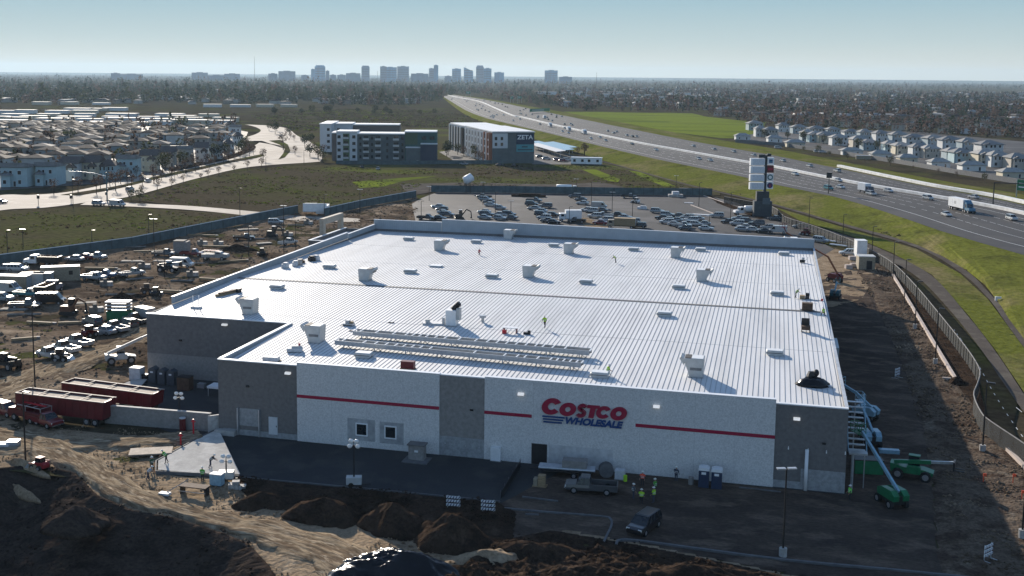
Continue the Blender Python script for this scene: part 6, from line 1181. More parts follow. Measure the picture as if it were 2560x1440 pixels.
# machines at the right corner
boom_lift('green boom lift with long raised pale boom in the right side yard', PV(2228, 1262), R_(118), MT['green'], [(-1.2, 0, 1.9), (2.4, 0, 4.0), (6.2, 0, 6.2), (7.0, 0, 6.1)])
telehandler('green telehandler with grey wheels and long boom in the right side yard', PV(2280, 1195), R_(-12), MT['green'], (4.4, -.2, 2.6))
boom_lift('pale blue boom lift folded beside the right front corner of the store', PV(2175, 1112), R_(100), MT['paleblue'], [(-1.0, 0, 1.9), (.9, .2, 3.0), (2.6, .4, 3.7), (4.4, .3, 4.3), (4.9, .2, 4.4)])
boom_lift('pale blue boom lift parked behind the other at the right wall', PV(2160, 1050), R_(150), MT['paleblue'], [(-1.0, 0, 1.9), (1.3, 0, 3.5), (3.4, 0, 4.3), (4.0, 0, 4.4)])
clutter('green_dumpster', 'dark green dumpster behind the steel stair', 'dumpster', 2168, 1182, [('bin', 'green', [(-1.6, -.8, .1, 1.6, .8, 1.7)]), ('lid', 'black', [(-1.65, -.85, 1.701, 1.65, .85, 1.8)])], .15, on=PV)
clutter('wrapped_bundle', 'pale blue wrapped bundle on the ground in the right side yard', 'bundle', 2222, 1133, [('wrap', 'paleblue', [(-1.2, -.4, 0, 1.2, .4, .5)])], .1, on=PV)
boom_lift('orange boom lift with arm raised over the right roof edge', PV(2086, 705), R_(128), MT['trailer'], [(-1.0, 0, 1.9), (2.5, 0, 5.4), (17.5, 0, 9.0), (18.6, 0, 10.3)], arm=mat('burnt_orange_arm', (.22, .07, .02), rough=.5))
t = boom_lift('teal machine with round lamp beside the right wall', PV(2088, 748), R_(80), MT['teal'], [(-1.0, 0, 1.9), (1.2, 0, 3.4), (2.6, 0, 3.0), (3.0, 0, 3.0)])
for i, (x, y) in enumerate(((2458, 1207), (2532, 1208), (2554, 1250))): clutter('red_flag_stake', 'small red flag stake on the right verge, %s from the left' % nth(i), 'stake', x, y, [('stake', 'cone', [(0, 0, 0, 0, 0, .8, .05)]), ('flag', 'cone', [(-.05, -.05, .801, .3, .05, 1.1)])], on=PV)
clutter('bike_figure_post', 'small white post beside the gravel trail', 'post', 2490, 752, [('post', 'white', [(-.2, -.2, 0, .2, .2, .9)]), ('arm', 'white', [(.21, -.1, .5, 1.0, .1, .9)])], on=PV)
# ------------------------------------------------------------------ around the pale slab
for i, (x, y, h) in enumerate(((521, 1068, 1.6), (484, 1090, 2.2), (452, 1112, 1.5))): clutter('red_standpipe', 'red standpipe in the dirt left of the slab, %s' % ('nearest the wall', 'middle one of three', 'farthest from the wall')[i], 'standpipe', x, y, [('pipe', 'hydr', [(0, 0, 0, 0, 0, h, .11)]), ('valve', 'hydr', [(-.25, 0, h-.3, .3, 0, h-.3, .09)])], on=PV)
clutter('red_barrel', 'dark red drum with pale lid by the dock wall', 'barrel', 457, 1078, [('drum', 'trailer', [(0, 0, 0, 0, 0, 1.7, .42)]), ('lid', 'tcoat', [(0, 0, 1.701, 0, 0, 1.8, .45)])], on=PV)
clutter('form_sheets', 'pale formwork sheets lying in the dirt beside the slab', 'sheets', 380, 1135, [('sheet', 'tan', [(-2.6, -1.3, .28, 2.4, 1.2, .4)])], .45, on=PV) if False else clutter('form_sheets', 'pale formwork sheets lying in the dirt beside the slab', 'sheets', 380, 1135, [('sheet', 'inside', [(-2.6, -1.3, .28, 2.4, 1.2, .45)])], .45, on=PV)
clutter('bull_float', 'long-handled white float standing in the dirt before the slab', 'float', 412, 1242, [('blade', 'tcoat', [(-.5, -.5, .3, .7, .2, .55)]), ('handle', 'debris', [(.2, 0, .5, 2.4, 1.0, 1.9, .05)])], on=PV)
clutter('work_bench', 'low dark work frame standing before the slab edge', 'frame', 487, 1238, [('top', 'wood2', [(-1.6, -.6, 1.0, 1.6, .6, 1.1)]), ('leg', 'black', [(-1.5, -.5, 0, -1.4, .5, .999)]), ('leg', 'black', [(1.4, -.5, 0, 1.5, .5, .999)]), ('rail', 'debris', [(-1.6, -.62, .5, 1.6, -.6, .6)])], on=PV)
clutter('mixer_box', 'grey blue site box on the near edge of the slab', 'box', 543, 1213, [('box', 'paleblue', [(-.7, -.45, .1, .7, .45, 1.3)]), ('top', 'tcoat', [(-.72, -.47, 1.301, .72, .47, 1.4)]), ('skid', 'black', [(-.7, -.4, 0, .7, .4, .095)])], on=PV)
clutter('stone_pile', 'pale rubble pile at the right end of the slab edge', 'rubble', 590, 1222, [('stone', 'debris', [(-.8, -.4, 0, .3, .5, .6)]), ('stone', 'conc1', [(.35, -.5, 0, 1.1, .4, .4)]), ('stone', 'debris', [(-.4, -.3, .601, .4, .4, .9)])], .4, on=PV)
t = skid('small red machine with white parts near the lower left lamp post', PV(100, 1172), 2.9, mat('worn_red_steel', (.32, .015, .02), rough=.6), 'roller_machine', 'machine'); t.scale = (.8, .8, .7)
clutter('debris_heap', 'glinting scrap heap at the left picture edge below the trucks', 'scrap', 14, 1118, [('sheet', 'tcoat', [(-1.2, -.8, 0, .6, .5, .6)]), ('sheet', 'galv', [(.2, -.4, .2, 1.6, .8, .8)])], .3, on=PV)
VY, VO, VR, VG, TD, TJ = (.42, .75, .03, 1), (.85, .10, .05, 1), (.6, .03, .03, 1), (.10, .42, .05, 1), (.03, .03, .035, 1), (.05, .06, .09, 1)
RFp = lambda x, y: RF(x, y, .075)
person('walk', RFp(1362, 820), R_(250), VY, TD, 'worker in yellow-green vest walking in the middle of the front roof'); person('bend', RFp(1539, 658), R_(200), (.6, .7, .2, 1), TD, 'bending worker in pale vest on the far half of the roof'); person('kneel', RFp(1197, 638), 1.0, VR, TD, 'kneeling worker in red on the far left half of the roof')
person('bend', RFp(1989, 746), 0.2, (.25, .4, .05, 1), TD, 'worker bending over boxes near the right roof edge'); person('kneel', RFp(2060, 790), 2.5, VY, TD, 'kneeling worker in bright vest at the right end of the ridge'); person('stand', RFp(1982, 622), 1.0, VY, TJ, 'worker in yellow-green vest by the far right roof corner'); person('kneel', RFp(1518, 938), .4, VY, TD, 'crouching worker in green vest at the right end of the racks')
person('stand', PV(1606, 1216), R_(260), VO, TD, 'person in bright orange-pink vest facing out in the shaded yard'); person('stand', PV(1603, 1262), R_(90), VY, TD, 'person in yellow vest with back to the camera in the shaded yard'); person('stand', PV(1583, 1248), R_(20), (.12, .13, .14, 1), TJ, 'person in dark clothes left of the yellow-vested one in the yard')
person('stand', PV(1637, 1235), R_(170), VG, TJ, 'person in green striped vest, farther of the two at the right of the group'); person('stand', PV(1634, 1257), R_(160), VY, TJ, 'person in green shirt, nearer of the two at the right of the group'); person('stand', PV(2124, 1252), R_(200), (.25, .8, .12, 1), TD, 'person in bright green vest under the right front corner')
person('stand', PV(1690, 1204), 1.2, TJ, TJ, 'person in dark clothes close to the white wall left of the toilets')
SL = lambda x, y: PV(x, y, .38)
person('bend', SL(416, 1158), R_(200), VG, TD, 'stooping worker in bright green at the left slab edge'); person('walk', PV(380, 1178), R_(320), (.04, .10, .05, 1), TD, 'worker in dark green at the left slab corner'); person('bend', SL(526, 1170), R_(30), (.07, .07, .07, 1), TJ, 'worker in dark clothes smoothing the middle of the slab'); person('stand', PV(506, 1205), R_(90), VG, TD, 'worker in green vest at the near slab edge'); person('bend', PV(370, 1200), .5, (.4, .42, .45, 1), TJ, 'worker in pale shirt bending at the lower left slab corner')

# ------------------------------------------------------------------ freeway traffic
MP = [p for p in medP]
def fdir(g):
    i = int(np.argmin([np.hypot(p[0]-g[0], p[1]-g[1]) for p in MP])); a, b = MP[max(i-1, 0)], MP[min(i+1, len(MP)-1)]
    return heading(b, a)                                      # towards the camera
m_ = MB(); ring_body(m_, [(-2.3, .4, .6, .85, .9), (-2.1, .25, .62, .95, .97), (1.4, .22, .62, .93, 1), (2.2, .3, .55, .75, .9)], .9, 0); m_.hexa([(-1.8, -.8, .93), (1.0, -.8, .93), (1.0, .8, .93), (-1.8, .8, .93)], [(-1.2, -.62, 1.42), (.3, -.62, 1.42), (.3, .62, 1.42), (-1.2, .62, 1.42)], 1); m_.box(-1.15, -.6, 1.421, .25, .6, 1.47, 0)
for x in (-1.4, 1.4):
    for s in (-1, 1): m_.cyl((x, s*.72, .32), (x, s*.91, .32), .32, .32, 8, 2)
FC = Kit(tag(ob('freeway_car', m_, [MT['paint'], MT['glass'], MT['tyre']]), 'x', 'car'))
NR = [(2529, 550, 'suv', CW), (2437, 494, None, CW), (2366, 540, 'sedan', CW), (2320, 499, 'suv', CW), (2221, 480, 'sedan', CW), (2178, 488, 'suv', CW), (2101, 471, 'sedan', CW), (2071, 474, 'suv', CT), (2096, 454, 'sedan', CW), (1988, 438, 'sedan', CW), (1775, 403, None, CW), (1747, 399, None, CW), (1640, 377, None, CW), (1580, 362, None, CK), (1514, 353, None, CW), (1500, 345, None, CW), (1477, 348, None, CW), (1421, 334, None, CW), (1406, 330, None, CW), (1412, 322, None, CS), (1455, 334, None, CG), (1350, 312, None, CK), (1300, 299, None, CS), (1283, 303, None, CW)]
FR = [(2434, 496, 'sedan', CW), (2024, 417, 'sedan', CW), (1957, 404, 'sedan', CW), (2093, 430, 'suv', CW), (1884, 390, None, CW), (1834, 381, None, CW), (1785, 375, None, CW), (1733, 367, None, CW), (1591, 343, None, CW), (1581, 343, None, CK), (1567, 340, None, CW), (1541, 331, None, CW), (1534, 334, None, CW), (1519, 329, None, CW), (1430, 314, None, CW), (1426, 311, None, CW), (1411, 312, None, CG), (1380, 303, None, CW), (1370, 300, None, CG), (1345, 292, None, CW), (1330, 287, None, CS)]
NR.remove((2437, 494, None, CW))
for lst, cw, s in ((NR, 'near', 0), (FR, 'far', math.pi)):
    lst = sorted(lst, key=lambda q: -q[0])
    for i, (x, y, k, c) in enumerate(lst):
        g = G(x, y, FZ+.02); lab = '%s car on the %s carriageway of the freeway, %s from the right' % (CNAME[c], cw, nth(i))
        (KITS[k] if k else FC).put((g[0], g[1], FZ+.02), fdir(g)+s, lab, 'cars on the freeway', c)
fr = random.Random(5)
NEARw, FARw = lerp_line(NEAR, MED, 0, FZ), lerp_line(FAR, MED, 0, FZ)
cnt = {0: 0, 1: 0}
pts = []
for i in range(46):
    side = i % 2; y = fr.uniform(243, 297); 
    row = [q for q in MED]; xm = np.interp(y, [q[1] for q in row[::-1]], [q[0] for q in row[::-1]]); e = NEAR if side == 0 else FAR; xe = np.interp(y, [q[1] for q in e[::-1]], [q[0] for q in e[::-1]])
    pts.append((side, xm+(xe-xm)*fr.choice((.25, .45, .65, .82)), y))
pts.sort(key=lambda q: -q[2])
for side, x, y in pts:
    g = G(x, y, FZ+.02); cnt[side] += 1; FC.put((g[0], g[1], FZ+.02), fdir(g)+side*math.pi, 'tiny distant car on the %s carriageway before the trees, %s going away' % (('near', 'far')[side], nth(cnt[side]-1)), 'distant freeway cars', fr.choice((CW, CW, CS, CG, CK)))
def FL(x, y): return PV(x, y, FZ+.02)
g = FL(2418, 531); semi('long white semi truck on the near carriageway at the right', g, fdir(g), cab=(.08, .2, .3, 1)); g = FL(2170, 483); box_truck('dark blue and white truck in the middle of the near carriageway', g, fdir(g), col=(.03, .06, .12, 1))
for x, y, l in ((1376, 318, 'farthest'), (1423, 328, 'middle'), (1462, 336, 'nearest')): g = FL(x, y); box_truck('white box truck beside the median barrier, %s of three' % l, g, fdir(g), 'box trucks by the median')
g = FL(1360, 297); box_truck('white box truck on the far carriageway before the green sign', g, fdir(g)+math.pi)
def sign_gantry(label, x, yb, x2, yb2, w, h, zt, name='road_sign'):
    a, b = np.array(PV(x, yb, 0)), np.array(PV(x2, yb2, 0)); t = thing(name, label, 'road sign', tuple(a), heading(a, b)); L = np.hypot(*(b-a)[:2])
    for u in (0, L): m_ = MB(); m_.cyl((u, 0, 0), (u, 0, zt), .22, .18, 7); ob('post', m_, MT['galv'], t)
    m_ = MB(); m_.box(-w*.05, -.1, zt-h, L+w*.05, .1, zt); ob('sign_panel', m_, MT['signgreen'], t)
    for k in (.3, .62): m_ = MB(); m_.box(L*.12, -.112, zt-h*k-h*.1, L*.7, -.102, zt-h*k); ob('lettering_line', m_, MT['white'], t)
    return t
sign_gantry('long green overhead road sign beside the freeway before the brown trees', 1324, 290, 1374, 287, 2, 3.4, 8.0); sign_gantry('small green road sign above the far freeway, right one of the pair', 1294, 258, 1304, 258, 2, 4.5, 12); sign_gantry('small green road sign above the far freeway, left one of the pair', 1276, 259, 1283, 259, 2, 4.5, 12); sign_gantry('farthest small green road sign where the freeway meets the trees', 1165, 246, 1176, 246, 2, 5, 14); sign_gantry('green road sign cut off by the right picture edge', 2540, 500, 2580, 505, 1, 4.2, 8.0)
loc, h = hgt(2482, 518, 455, FZ); t = thing('sign_mast', 'dark cantilever sign mast in the freeway median at the right', 'mast', loc, -.2); m_ = MB(); m_.cyl((0, 0, 0), (0, 0, h), .22, .16, 7); m_.bar((0, 0, h-.2), (9, 0, h-.2), .3); ob('post', m_, MT['black'], t)
loc, h = hgt(2071, 484, 433, FZ); t = thing('sign_mast', 'dark post with a small square sign on the near freeway shoulder', 'mast', loc, .2); m_ = MB(); m_.cyl((0, 0, 0), (0, 0, h), .16, .12, 7); ob('post', m_, MT['black'], t); m_ = MB(); m_.box(-1, -.12, h-1.8, 1, .12, h+.2); ob('sign_panel', m_, MT['black'], t)
# ------------------------------------------------------------------ left road: cars, signals, lamp posts
g = PV(247, 513, .06); KITS['suv'].put(g, heading(g, PV(330, 518)), 'silver sport utility car at the left junction, behind the white van', None, CS); g = PV(294, 516, .06); KITS['van'].put(g, heading(g, PV(360, 520)), 'white van turning at the left junction', None, CW); g = PV(2, 508, .06); KITS['sedan'].put(g, 0, 'black car cut off by the left picture edge on the junction', None, CK)
g = PV(370, 455, .06); KITS['sedan'].put(g, heading(g, PV(450, 436)), 'car with glinting roof on the curving left road', None, CW); g = PV(325, 477, .06); KITS['suv'].put(g, heading(g, PV(400, 460)), 'silver car waiting near the signals of the left road', None, CS)
loc, h = hgt(268, 503, 431); t = thing('signal_mast', 'teal grey traffic signal mast with long curved arm at the left junction', 'traffic signal', loc, R_(195)); m_ = MB(); m_.cyl((0, 0, 0), (0, 0, h), .26, .18, 8); ob('post', m_, MT['teal'], t); m_ = MB(); m_.tube([(0, 0, h-1.5), (4, 0, h-.4), (9, 0, h+.2), (13.5, 0, h+.3)], [.16, .13, .1, .08], 6); ob('arm', m_, MT['galv'], t)
for x, z in ((0, 3.4), (.4, 2.2)): m_ = MB(); m_.box(x-.3, -.5, z, x+.3, -.1, z+1.1); ob('signal_head', m_, MT['black'], t)
for i, (x, yb, yt) in enumerate(((96, 512, 488), (178, 507, 488))):
    loc, h = hgt(x, yb, yt); t = thing('traffic_signal', 'small black traffic signal on the left junction, the %s one' % ('left', 'right')[i], 'traffic signal', loc); m_ = MB(); m_.cyl((0, 0, 0), (0, 0, h-1.2), .1, .1, 6); ob('post', m_, MT['black'], t); m_ = MB(); m_.box(-.35, -.3, h-1.2, .35, .3, h+.1); ob('signal_head', m_, MT['black'], t)
for i, (x, b, tp) in enumerate(((183, 520, 448), (320, 487, 440), (437, 455, 415), (600, 544, 470), (665, 430, 392), (760, 410, 376), (478, 417, 385), (712, 330, 310))): lamp(x, b, tp, 'lamp post along the roads at the left, %s from the near junction' % nth(i), grp='lamp posts along the left road')
# ------------------------------------------------------------------ houses
def hip(mb, x0, y0, x1, y1, z, h, ov=.75, ridge='x', gable=False):
    x0 -= ov; y0 -= ov; x1 += ov; y1 += ov; cx, cy = (x0+x1)/2, (y0+y1)/2
    if ridge == 'x': k = 0.0 if gable else (y1-y0)/2*.9; a, b = (x0+k, cy, z+h), (x1-k, cy, z+h)
    else: k = 0.0 if gable else (x1-x0)/2*.9; a, b = (cx, y0+k, z+h), (cx, y1-k, z+h)
    B = [(x0, y0, z), (x1, y0, z), (x1, y1, z), (x0, y1, z)]
    T = [(a[0], a[1]-.02, a[2]), (b[0], b[1]-.02, b[2]), (b[0], b[1]+.02, b[2]), (a[0], a[1]+.02, a[2])] if ridge == 'x' else [(a[0]-.02, a[1], a[2]), (a[0]+.02, a[1], a[2]), (b[0]+.02, b[1], b[2]), (b[0]-.02, b[1], b[2])]
    mb.hexa(B, T); mb.box(x0, y0, z-.18, x1, y1, z-.003)
def house_kit(w, d, h, rh, wins, ridge='x', gable=False, name='house', wing=None, shed=False):
    r = thing(name, 'x', 'house'); m_ = MB(); m_.box(-w/2, 0, 0, w/2, d, h)
    if wing: m_.box(-w/2+wing[0], -wing[2], 0, -w/2+wing[0]+wing[1], -.001, wing[3])
    ob('wall', m_, MT['house'], r); m_ = MB()
    if shed: m_.hexa([(-w/2-.5, -.6, h+.2), (w/2+.5, -.6, h+.2), (w/2+.5, d+.5, h-.3), (-w/2-.5, d+.5, h-.3)], [(-w/2-.5, -.6, h+rh+.25), (w/2+.5, -.6, h+rh+.25), (w/2+.5, d+.5, h+.1), (-w/2-.5, d+.5, h+.1)])
    else: hip(m_, -w/2, 0, w/2, d, h+.19, rh, ridge=ridge, gable=gable)
    if wing: hip(m_, -w/2+wing[0], -wing[2], -w/2+wing[0]+wing[1], .3, wing[3]+.19, wing[4], ridge='y', gable=gable)
    ro = ob('roof', m_, MT['roofc'], r)
    for x, z, ww, hh in wins:
        yy = -wing[2] if wing and wing[0] < x+w/2 < wing[0]+wing[1] and z < wing[3] else 0
        m_ = MB(); m_.box(x-ww/2-.1, yy-.05, z-.1, x+ww/2+.1, yy-.002, z+hh+.1); f = ob('window', m_, MT['white'], r); m_ = MB(); m_.box(x-ww/2, yy-.065, z, x+ww/2, yy-.052, z+hh); ob('pane', m_, MT['glass'], f)
    return Kit(r), r
HA, ra = house_kit(11, 12, 7.2, 2.6, [(-3.5, 4.6, 1.2, 1.5), (0, 4.6, 1.2, 1.5), (3.5, 4.6, 1.2, 1.5), (-3.5, 1.2, 1.4, 1.5), (3.4, .1, 1.1, 2.1)], wing=(5.0, 5.0, 2.0, 5.6, 1.8), gable=True)
HB, rb_ = house_kit(12, 11, 7.6, 1.8, [(-4, 4.9, 1.2, 1.5), (-1.5, 4.9, 1.2, 1.5), (2.5, 4.9, 1.6, 1.5), (-3.5, 1.3, 1.5, 1.5), (2.5, 1.2, 1.3, 1.5), (.2, .1, 1.1, 2.1)], shed=True, wing=(.5, 4.5, 1.8, 4.6, 1.4))
HC, rc_ = house_kit(10.5, 9, 5.6, 2.3, [(-3.6, 3.7, 1.0, 1.6), (-1.2, 3.7, 1.0, 1.6), (1.2, 3.7, 1.0, 1.6), (3.6, 3.7, 1.0, 1.6), (-3.2, .9, 1.4, 1.5), (3.0, .9, 1.2, 1.5)], ridge='x', name='house', wing=(.8, 4.4, 1.6, 5.4, 1.1))
HD, rd_ = house_kit(11.5, 7.5, 3.0, 1.9, [(-3, .9, .9, 1.0), (2.8, .2, 1.0, 1.9)], name='garage_house', ridge='x')
def mark_roof(root, c):
    for k in KIDS.get(root.name, []):
        if k.name.startswith('roof'): k.color = c
W1, W2, W3, W4, W5, W6 = (.38, .50, .52, 1), (.58, .59, .58, 1), (.56, .50, .38, 1), (.30, .37, .40, 1), (.68, .68, .65, 1), (.44, .40, .34, 1)
WN = {W1: 'teal', W2: 'pale grey', W3: 'cream', W4: 'blue grey', W5: 'white', W6: 'tan'}
GR, BR, DG = (.24, .245, .25, 1), (.125, .105, .095, 1), (.10, .105, .11, 1)
LH = [(36, 467, HB, W1, 0), (116, 464, HB, W1, 0), (172, 452, HA, W2, 0), (226, 449, HA, W3, 0), (268, 447, HC, W1, 0), (318, 441, HB, W1, 0), (372, 428, HA, W3, 0), (420, 418, HA, W6, 0), (462, 412, HB, W6, 0), (505, 405, HA, W2, 0), (540, 398, HB, W4, 0), (572, 384, HC, W2, 0), (596, 362, HC, W5, 0), (590, 345, HB, W2, 0), (575, 330, HC, W5, 0)]
for i, (x, y, k, c, a) in enumerate(LH):
    nx_ = LH[i+1][0]-x if i < len(LH)-1 and LH[i+1][0] > x else 30; g_ = PV(x, y); s_ = min(.88, max(.6, nx_/CF*np.linalg.norm(np.array(g_)-CAM)/14.0)); r = k.put(g_, R_(14+i*1.5), '%s two-storey house in the front row along the left road, %s from the left' % (WN[c], nth(i)), 'houses along the left road', c, (s_, 1.0, 1.0)); mark_roof(r, GR if k is HB else BR)
# further rows, plain small houses that share one mesh per kind
def plain_house(w, d, h, rh, name, ridge, gable=False, m0='house'):
    m_ = MB(); m_.box(-w/2, 0, 0, w/2, d, h, 0); n0 = len(m_.f); hip(m_, -w/2, 0, w/2, d, h+.19, rh, ridge=ridge, gable=gable); m_.mi = [0]*n0+[1]*(len(m_.f)-n0)
    for x in (-w*.3, 0, w*.3): m_.box(x-.6, -.06, h*.55, x+.6, -.003, h*.55+1.4, 2)
    return m_.mesh(name, [MT['house'], None, MT['glass']])
hr = random.Random(11)
RM = [mat('brown_shingle', (.075, .058, .052), rough=.85, var=.25, scale=.7, spec=.08), mat('grey_shingle', (.11, .105, .105), rough=.8, var=.2, scale=.7, spec=.12), mat('light_grey_shingle', (.30, .29, .28), rough=.75, var=.12, scale=.7)]
PH = []
for rm in RM:
    for rg in ('x', 'y'):
        for sz in ((10, 11, 5.6, 1.7), (11.5, 10, 5.2, 1.6)): me = plain_house(*sz, 'house', rg); me.materials[1] = rm; PH.append((me, rm))
RNm = {RM[0].name: 'brown', RM[1].name: 'grey', RM[2].name: 'pale'}
def put_plain(me, rm, loc, rz, label, group, col, sc=1.0):
    o = bpy.data.objects.new('house', me); o.location = loc; o.rotation_euler = (0, 0, rz); o.scale = (sc, sc, sc); o.color = col; C.objects.link(o); return tag(o, label, 'house', group)
def estate(rows, name, group, kinds, cols, az, jit=2.0, sc=1.0, skip=0.0, label='%s-roofed house in row %s of %s, %s from the left'):
    for ri, (x0, y0, x1, y1, n) in enumerate(rows):
        for i in range(n):
            t = (i+.5)/n; g = G(x0+(x1-x0)*t, y0+(y1-y0)*t); me, rm = hr.choice(kinds)
            if hr.random() < skip: continue
            az_ = az+hr.choice((0, 0, 90, 180))
            put_plain(me, rm, (g[0]+hr.uniform(-jit, jit), g[1]+hr.uniform(-jit, jit), 0), R_(az_+hr.uniform(-6, 6)), '%s-roofed house in the %s row of the %s, %s from the left' % (RNm[rm.name], nth(ri), name, nth(i)), group, hr.choice(cols), sc)
estate([(-20, 424, 345, 407, 8), (-20, 409, 430, 384, 11), (-20, 395, 540, 364, 15), (-20, 383, 560, 350, 16), (-20, 372, 550, 340, 17), (-20, 362, 340, 346, 13), (360, 338, 560, 331, 6), (-20, 353, 340, 339, 14), (-20, 345, 335, 333, 14), (-20, 338, 330, 328, 14), (-20, 331, 320, 323, 14), (-20, 325, 310, 318, 13)], 'left estate', 'brown-roofed houses of the left estate', PH[:8]+PH[:4]*5, ((.45, .45, .43, 1), (.46, .40, .32, 1), (.34, .31, .27, 1), (.27, .32, .34, 1), (.55, .55, .52, 1)), 20, 3.0, 1.0, .2)
estate([(1930, 306, 2600, 345, 18), (1850, 298, 2600, 328, 20), (1800, 290, 2600, 312, 20)], 'far right estate', 'roofs of the far right estate', PH[:4], (W3, W6, W2), -25, 14, .95)
# bright low roofs beyond the left estate
big = mat('pale_flat_roof', (.40, .38, .36), rough=.75, var=.1, scale=.1)  # plain pale roof colour
lowb = MB(); lowb.box(-20, 0, 0, 20, 14, 4.6, 0); lowb.box(-20.3, -.3, 4.603, 20.3, 14.3, 5.0, 1); lowm = lowb.mesh('low_building', [MT['house'], big])
k = 0
for y, xs in ((313, (20, 90, 160, 260, 330, 400, 470, 540)), (305, (40, 130, 220, 300, 390, 470, 560)), (299, (-10, 80, 180, 280, 370, 450)), (292, (30, 120, 210, 300, 420, 520)), (284, (10, 60, 140, 210)), (277, (190, 240, 285)), (268, (530, 600, 660, 720)), (262, (100, 170, 250))):
    for i, x in enumerate(xs):
        o = bpy.data.objects.new('low_building', lowm); g = G(x, y); o.location = (g[0], g[1], 0); o.rotation_euler = (0, 0, R_(hr.uniform(8, 22))); o.color = hr.choice((W2, W3, W5)); s = hr.uniform(.8, 1.3); o.scale = (s*.62, s*.9, .55+.4*hr.random()); C.objects.link(o)
        tag(o, 'long bright flat roof beyond the left estate, row %s, %s from the left' % (('one', 'two', 'three', 'four', 'five', 'six', 'seven', 'eight')[k], nth(i)), 'building', 'bright low roofs beyond the left estate')
    k += 1
for i, (x, y) in enumerate(sorted(((1610, 245), (1700, 240), (1520, 243), (1750, 248), (1365, 237), (1440, 240), (1530, 237), (2030, 257), (1640, 251), (2090, 262)))):
    o = bpy.data.objects.new('low_building', lowm); g = G(x, y); o.location = (g[0], g[1], 0); o.rotation_euler = (0, 0, R_(14)); o.color = W2; o.scale = (1.3, 1.2, 1.6); C.objects.link(o); tag(o, 'pale flat building among far trees right of the freeway, %s from the left' % nth(i), 'building', 'pale buildings among the far trees')
# right hand houses
RH1 = [(1858, 350), (1938, 356), (1990, 368), (2132, 388), (2205, 398), (2272, 408), (2352, 420), (2435, 428), (2535, 446)]
for i, (x, y) in enumerate(RH1): mark_roof(HD.put(PV(x, y), R_(12), 'low pale garage house with grey roof behind the freeway wall, %s from the left' % nth(i), 'garage houses beyond the freeway', (W2, W5, W3)[i % 3], (hr.uniform(.8, 1.15), 1.0, hr.uniform(.9, 1.1))), (.36, .355, .335, 1))
RH2 = [(1902, 342), (1928, 344), (2020, 352), (2045, 356), (2068, 358), (2100, 364), (2150, 372), (2178, 376), (2230, 382), (2258, 386), (2300, 393), (2330, 396), (2388, 404), (2410, 408), (2470, 414), (2500, 418), (2550, 424)]
for i, (x, y) in enumerate(RH2): mark_roof(HC.put(PV(x, y), R_(12), '%s two-storey house behind the garages beyond the freeway, %s from the left' % (WN[(W2, W6, W4, W1, W3)[i % 5]], nth(i)), 'two-storey houses beyond the freeway', (W2, W6, W4, W1, W3)[i % 5], (hr.uniform(.75, 1.2), hr.uniform(.9, 1.3), hr.uniform(.88, 1.1))), ((.34, .335, .32, 1), (.27, .27, .265, 1), (.38, .37, .35, 1))[i % 3])
RH3 = [(1890, 326), (1960, 330), (2000, 334), (2045, 338), (2085, 340), (2130, 346), (2165, 350), (2205, 354), (2250, 358), (2290, 362), (2340, 366), (2380, 372), (2425, 378), (2480, 384)]
for i, (x, y) in enumerate(RH3): mark_roof(HC.put(PV(x, y), R_(15), '%s two-storey house in the rearmost row beyond the freeway, %s from the left' % (WN[(W4, W2)[i % 2]], nth(i)), 'two-storey houses beyond the freeway', (W4, W2)[i % 2], (hr.uniform(.8, 1.4), hr.uniform(.9, 1.3), hr.uniform(.88, 1.1))), ((.32, .315, .30, 1), (.25, .25, .25, 1))[i % 2])
def long_wall(label, px, h, m, w=.35):
    P = GL(px); o = rail('boundary_wall', P, w, h, m, 0, None); return tag(o, label, 'wall')
long_wall('long dark boundary wall between the freeway bank and the right houses', [(1838, 356), (1960, 366), (2100, 386), (2240, 408), (2400, 436), (2620, 472)], 2.3, 'kerb'); long_wall('low tan track wall on the far freeway bank', [(1900, 352), (2100, 380), (2110, 392)], .4, 'pinkkerb') if False else None
poly('housing_ground', [(1830, 345), (1960, 318), (2300, 330), (2620, 360), (2640, 470), (2400, 436), (2240, 408), (2100, 386), (1960, 366)], 'lot', .02); poly('housing_ground', [(-60, 480), (300, 455), (600, 385), (620, 330), (560, 318), (-60, 310)], 'lot', .02)
t = thing('yard_box', 'small cream utility box on the grass before the right houses', 'box', PV(2158, 398)); m_ = MB(); m_.box(-4, -1, 0, 4, 1, 2.0); ob('box', m_, MT['tanbox'], t); m_ = MB(); m_.box(-4.1, -1.1, 2.003, 4.1, 1.1, 2.2); ob('lid', m_, MT['tcoat'], t)
for i, (x, y, c) in enumerate(((2044, 381, CW), (2056, 382, CW), (1945, 371, CW))): g = PV(x, y, .03); KITS['suv'].put(g, .3, 'white car parked by the right houses, %s' % ('left of the pair', 'right of the pair', 'alone at the left')[i], None, c)
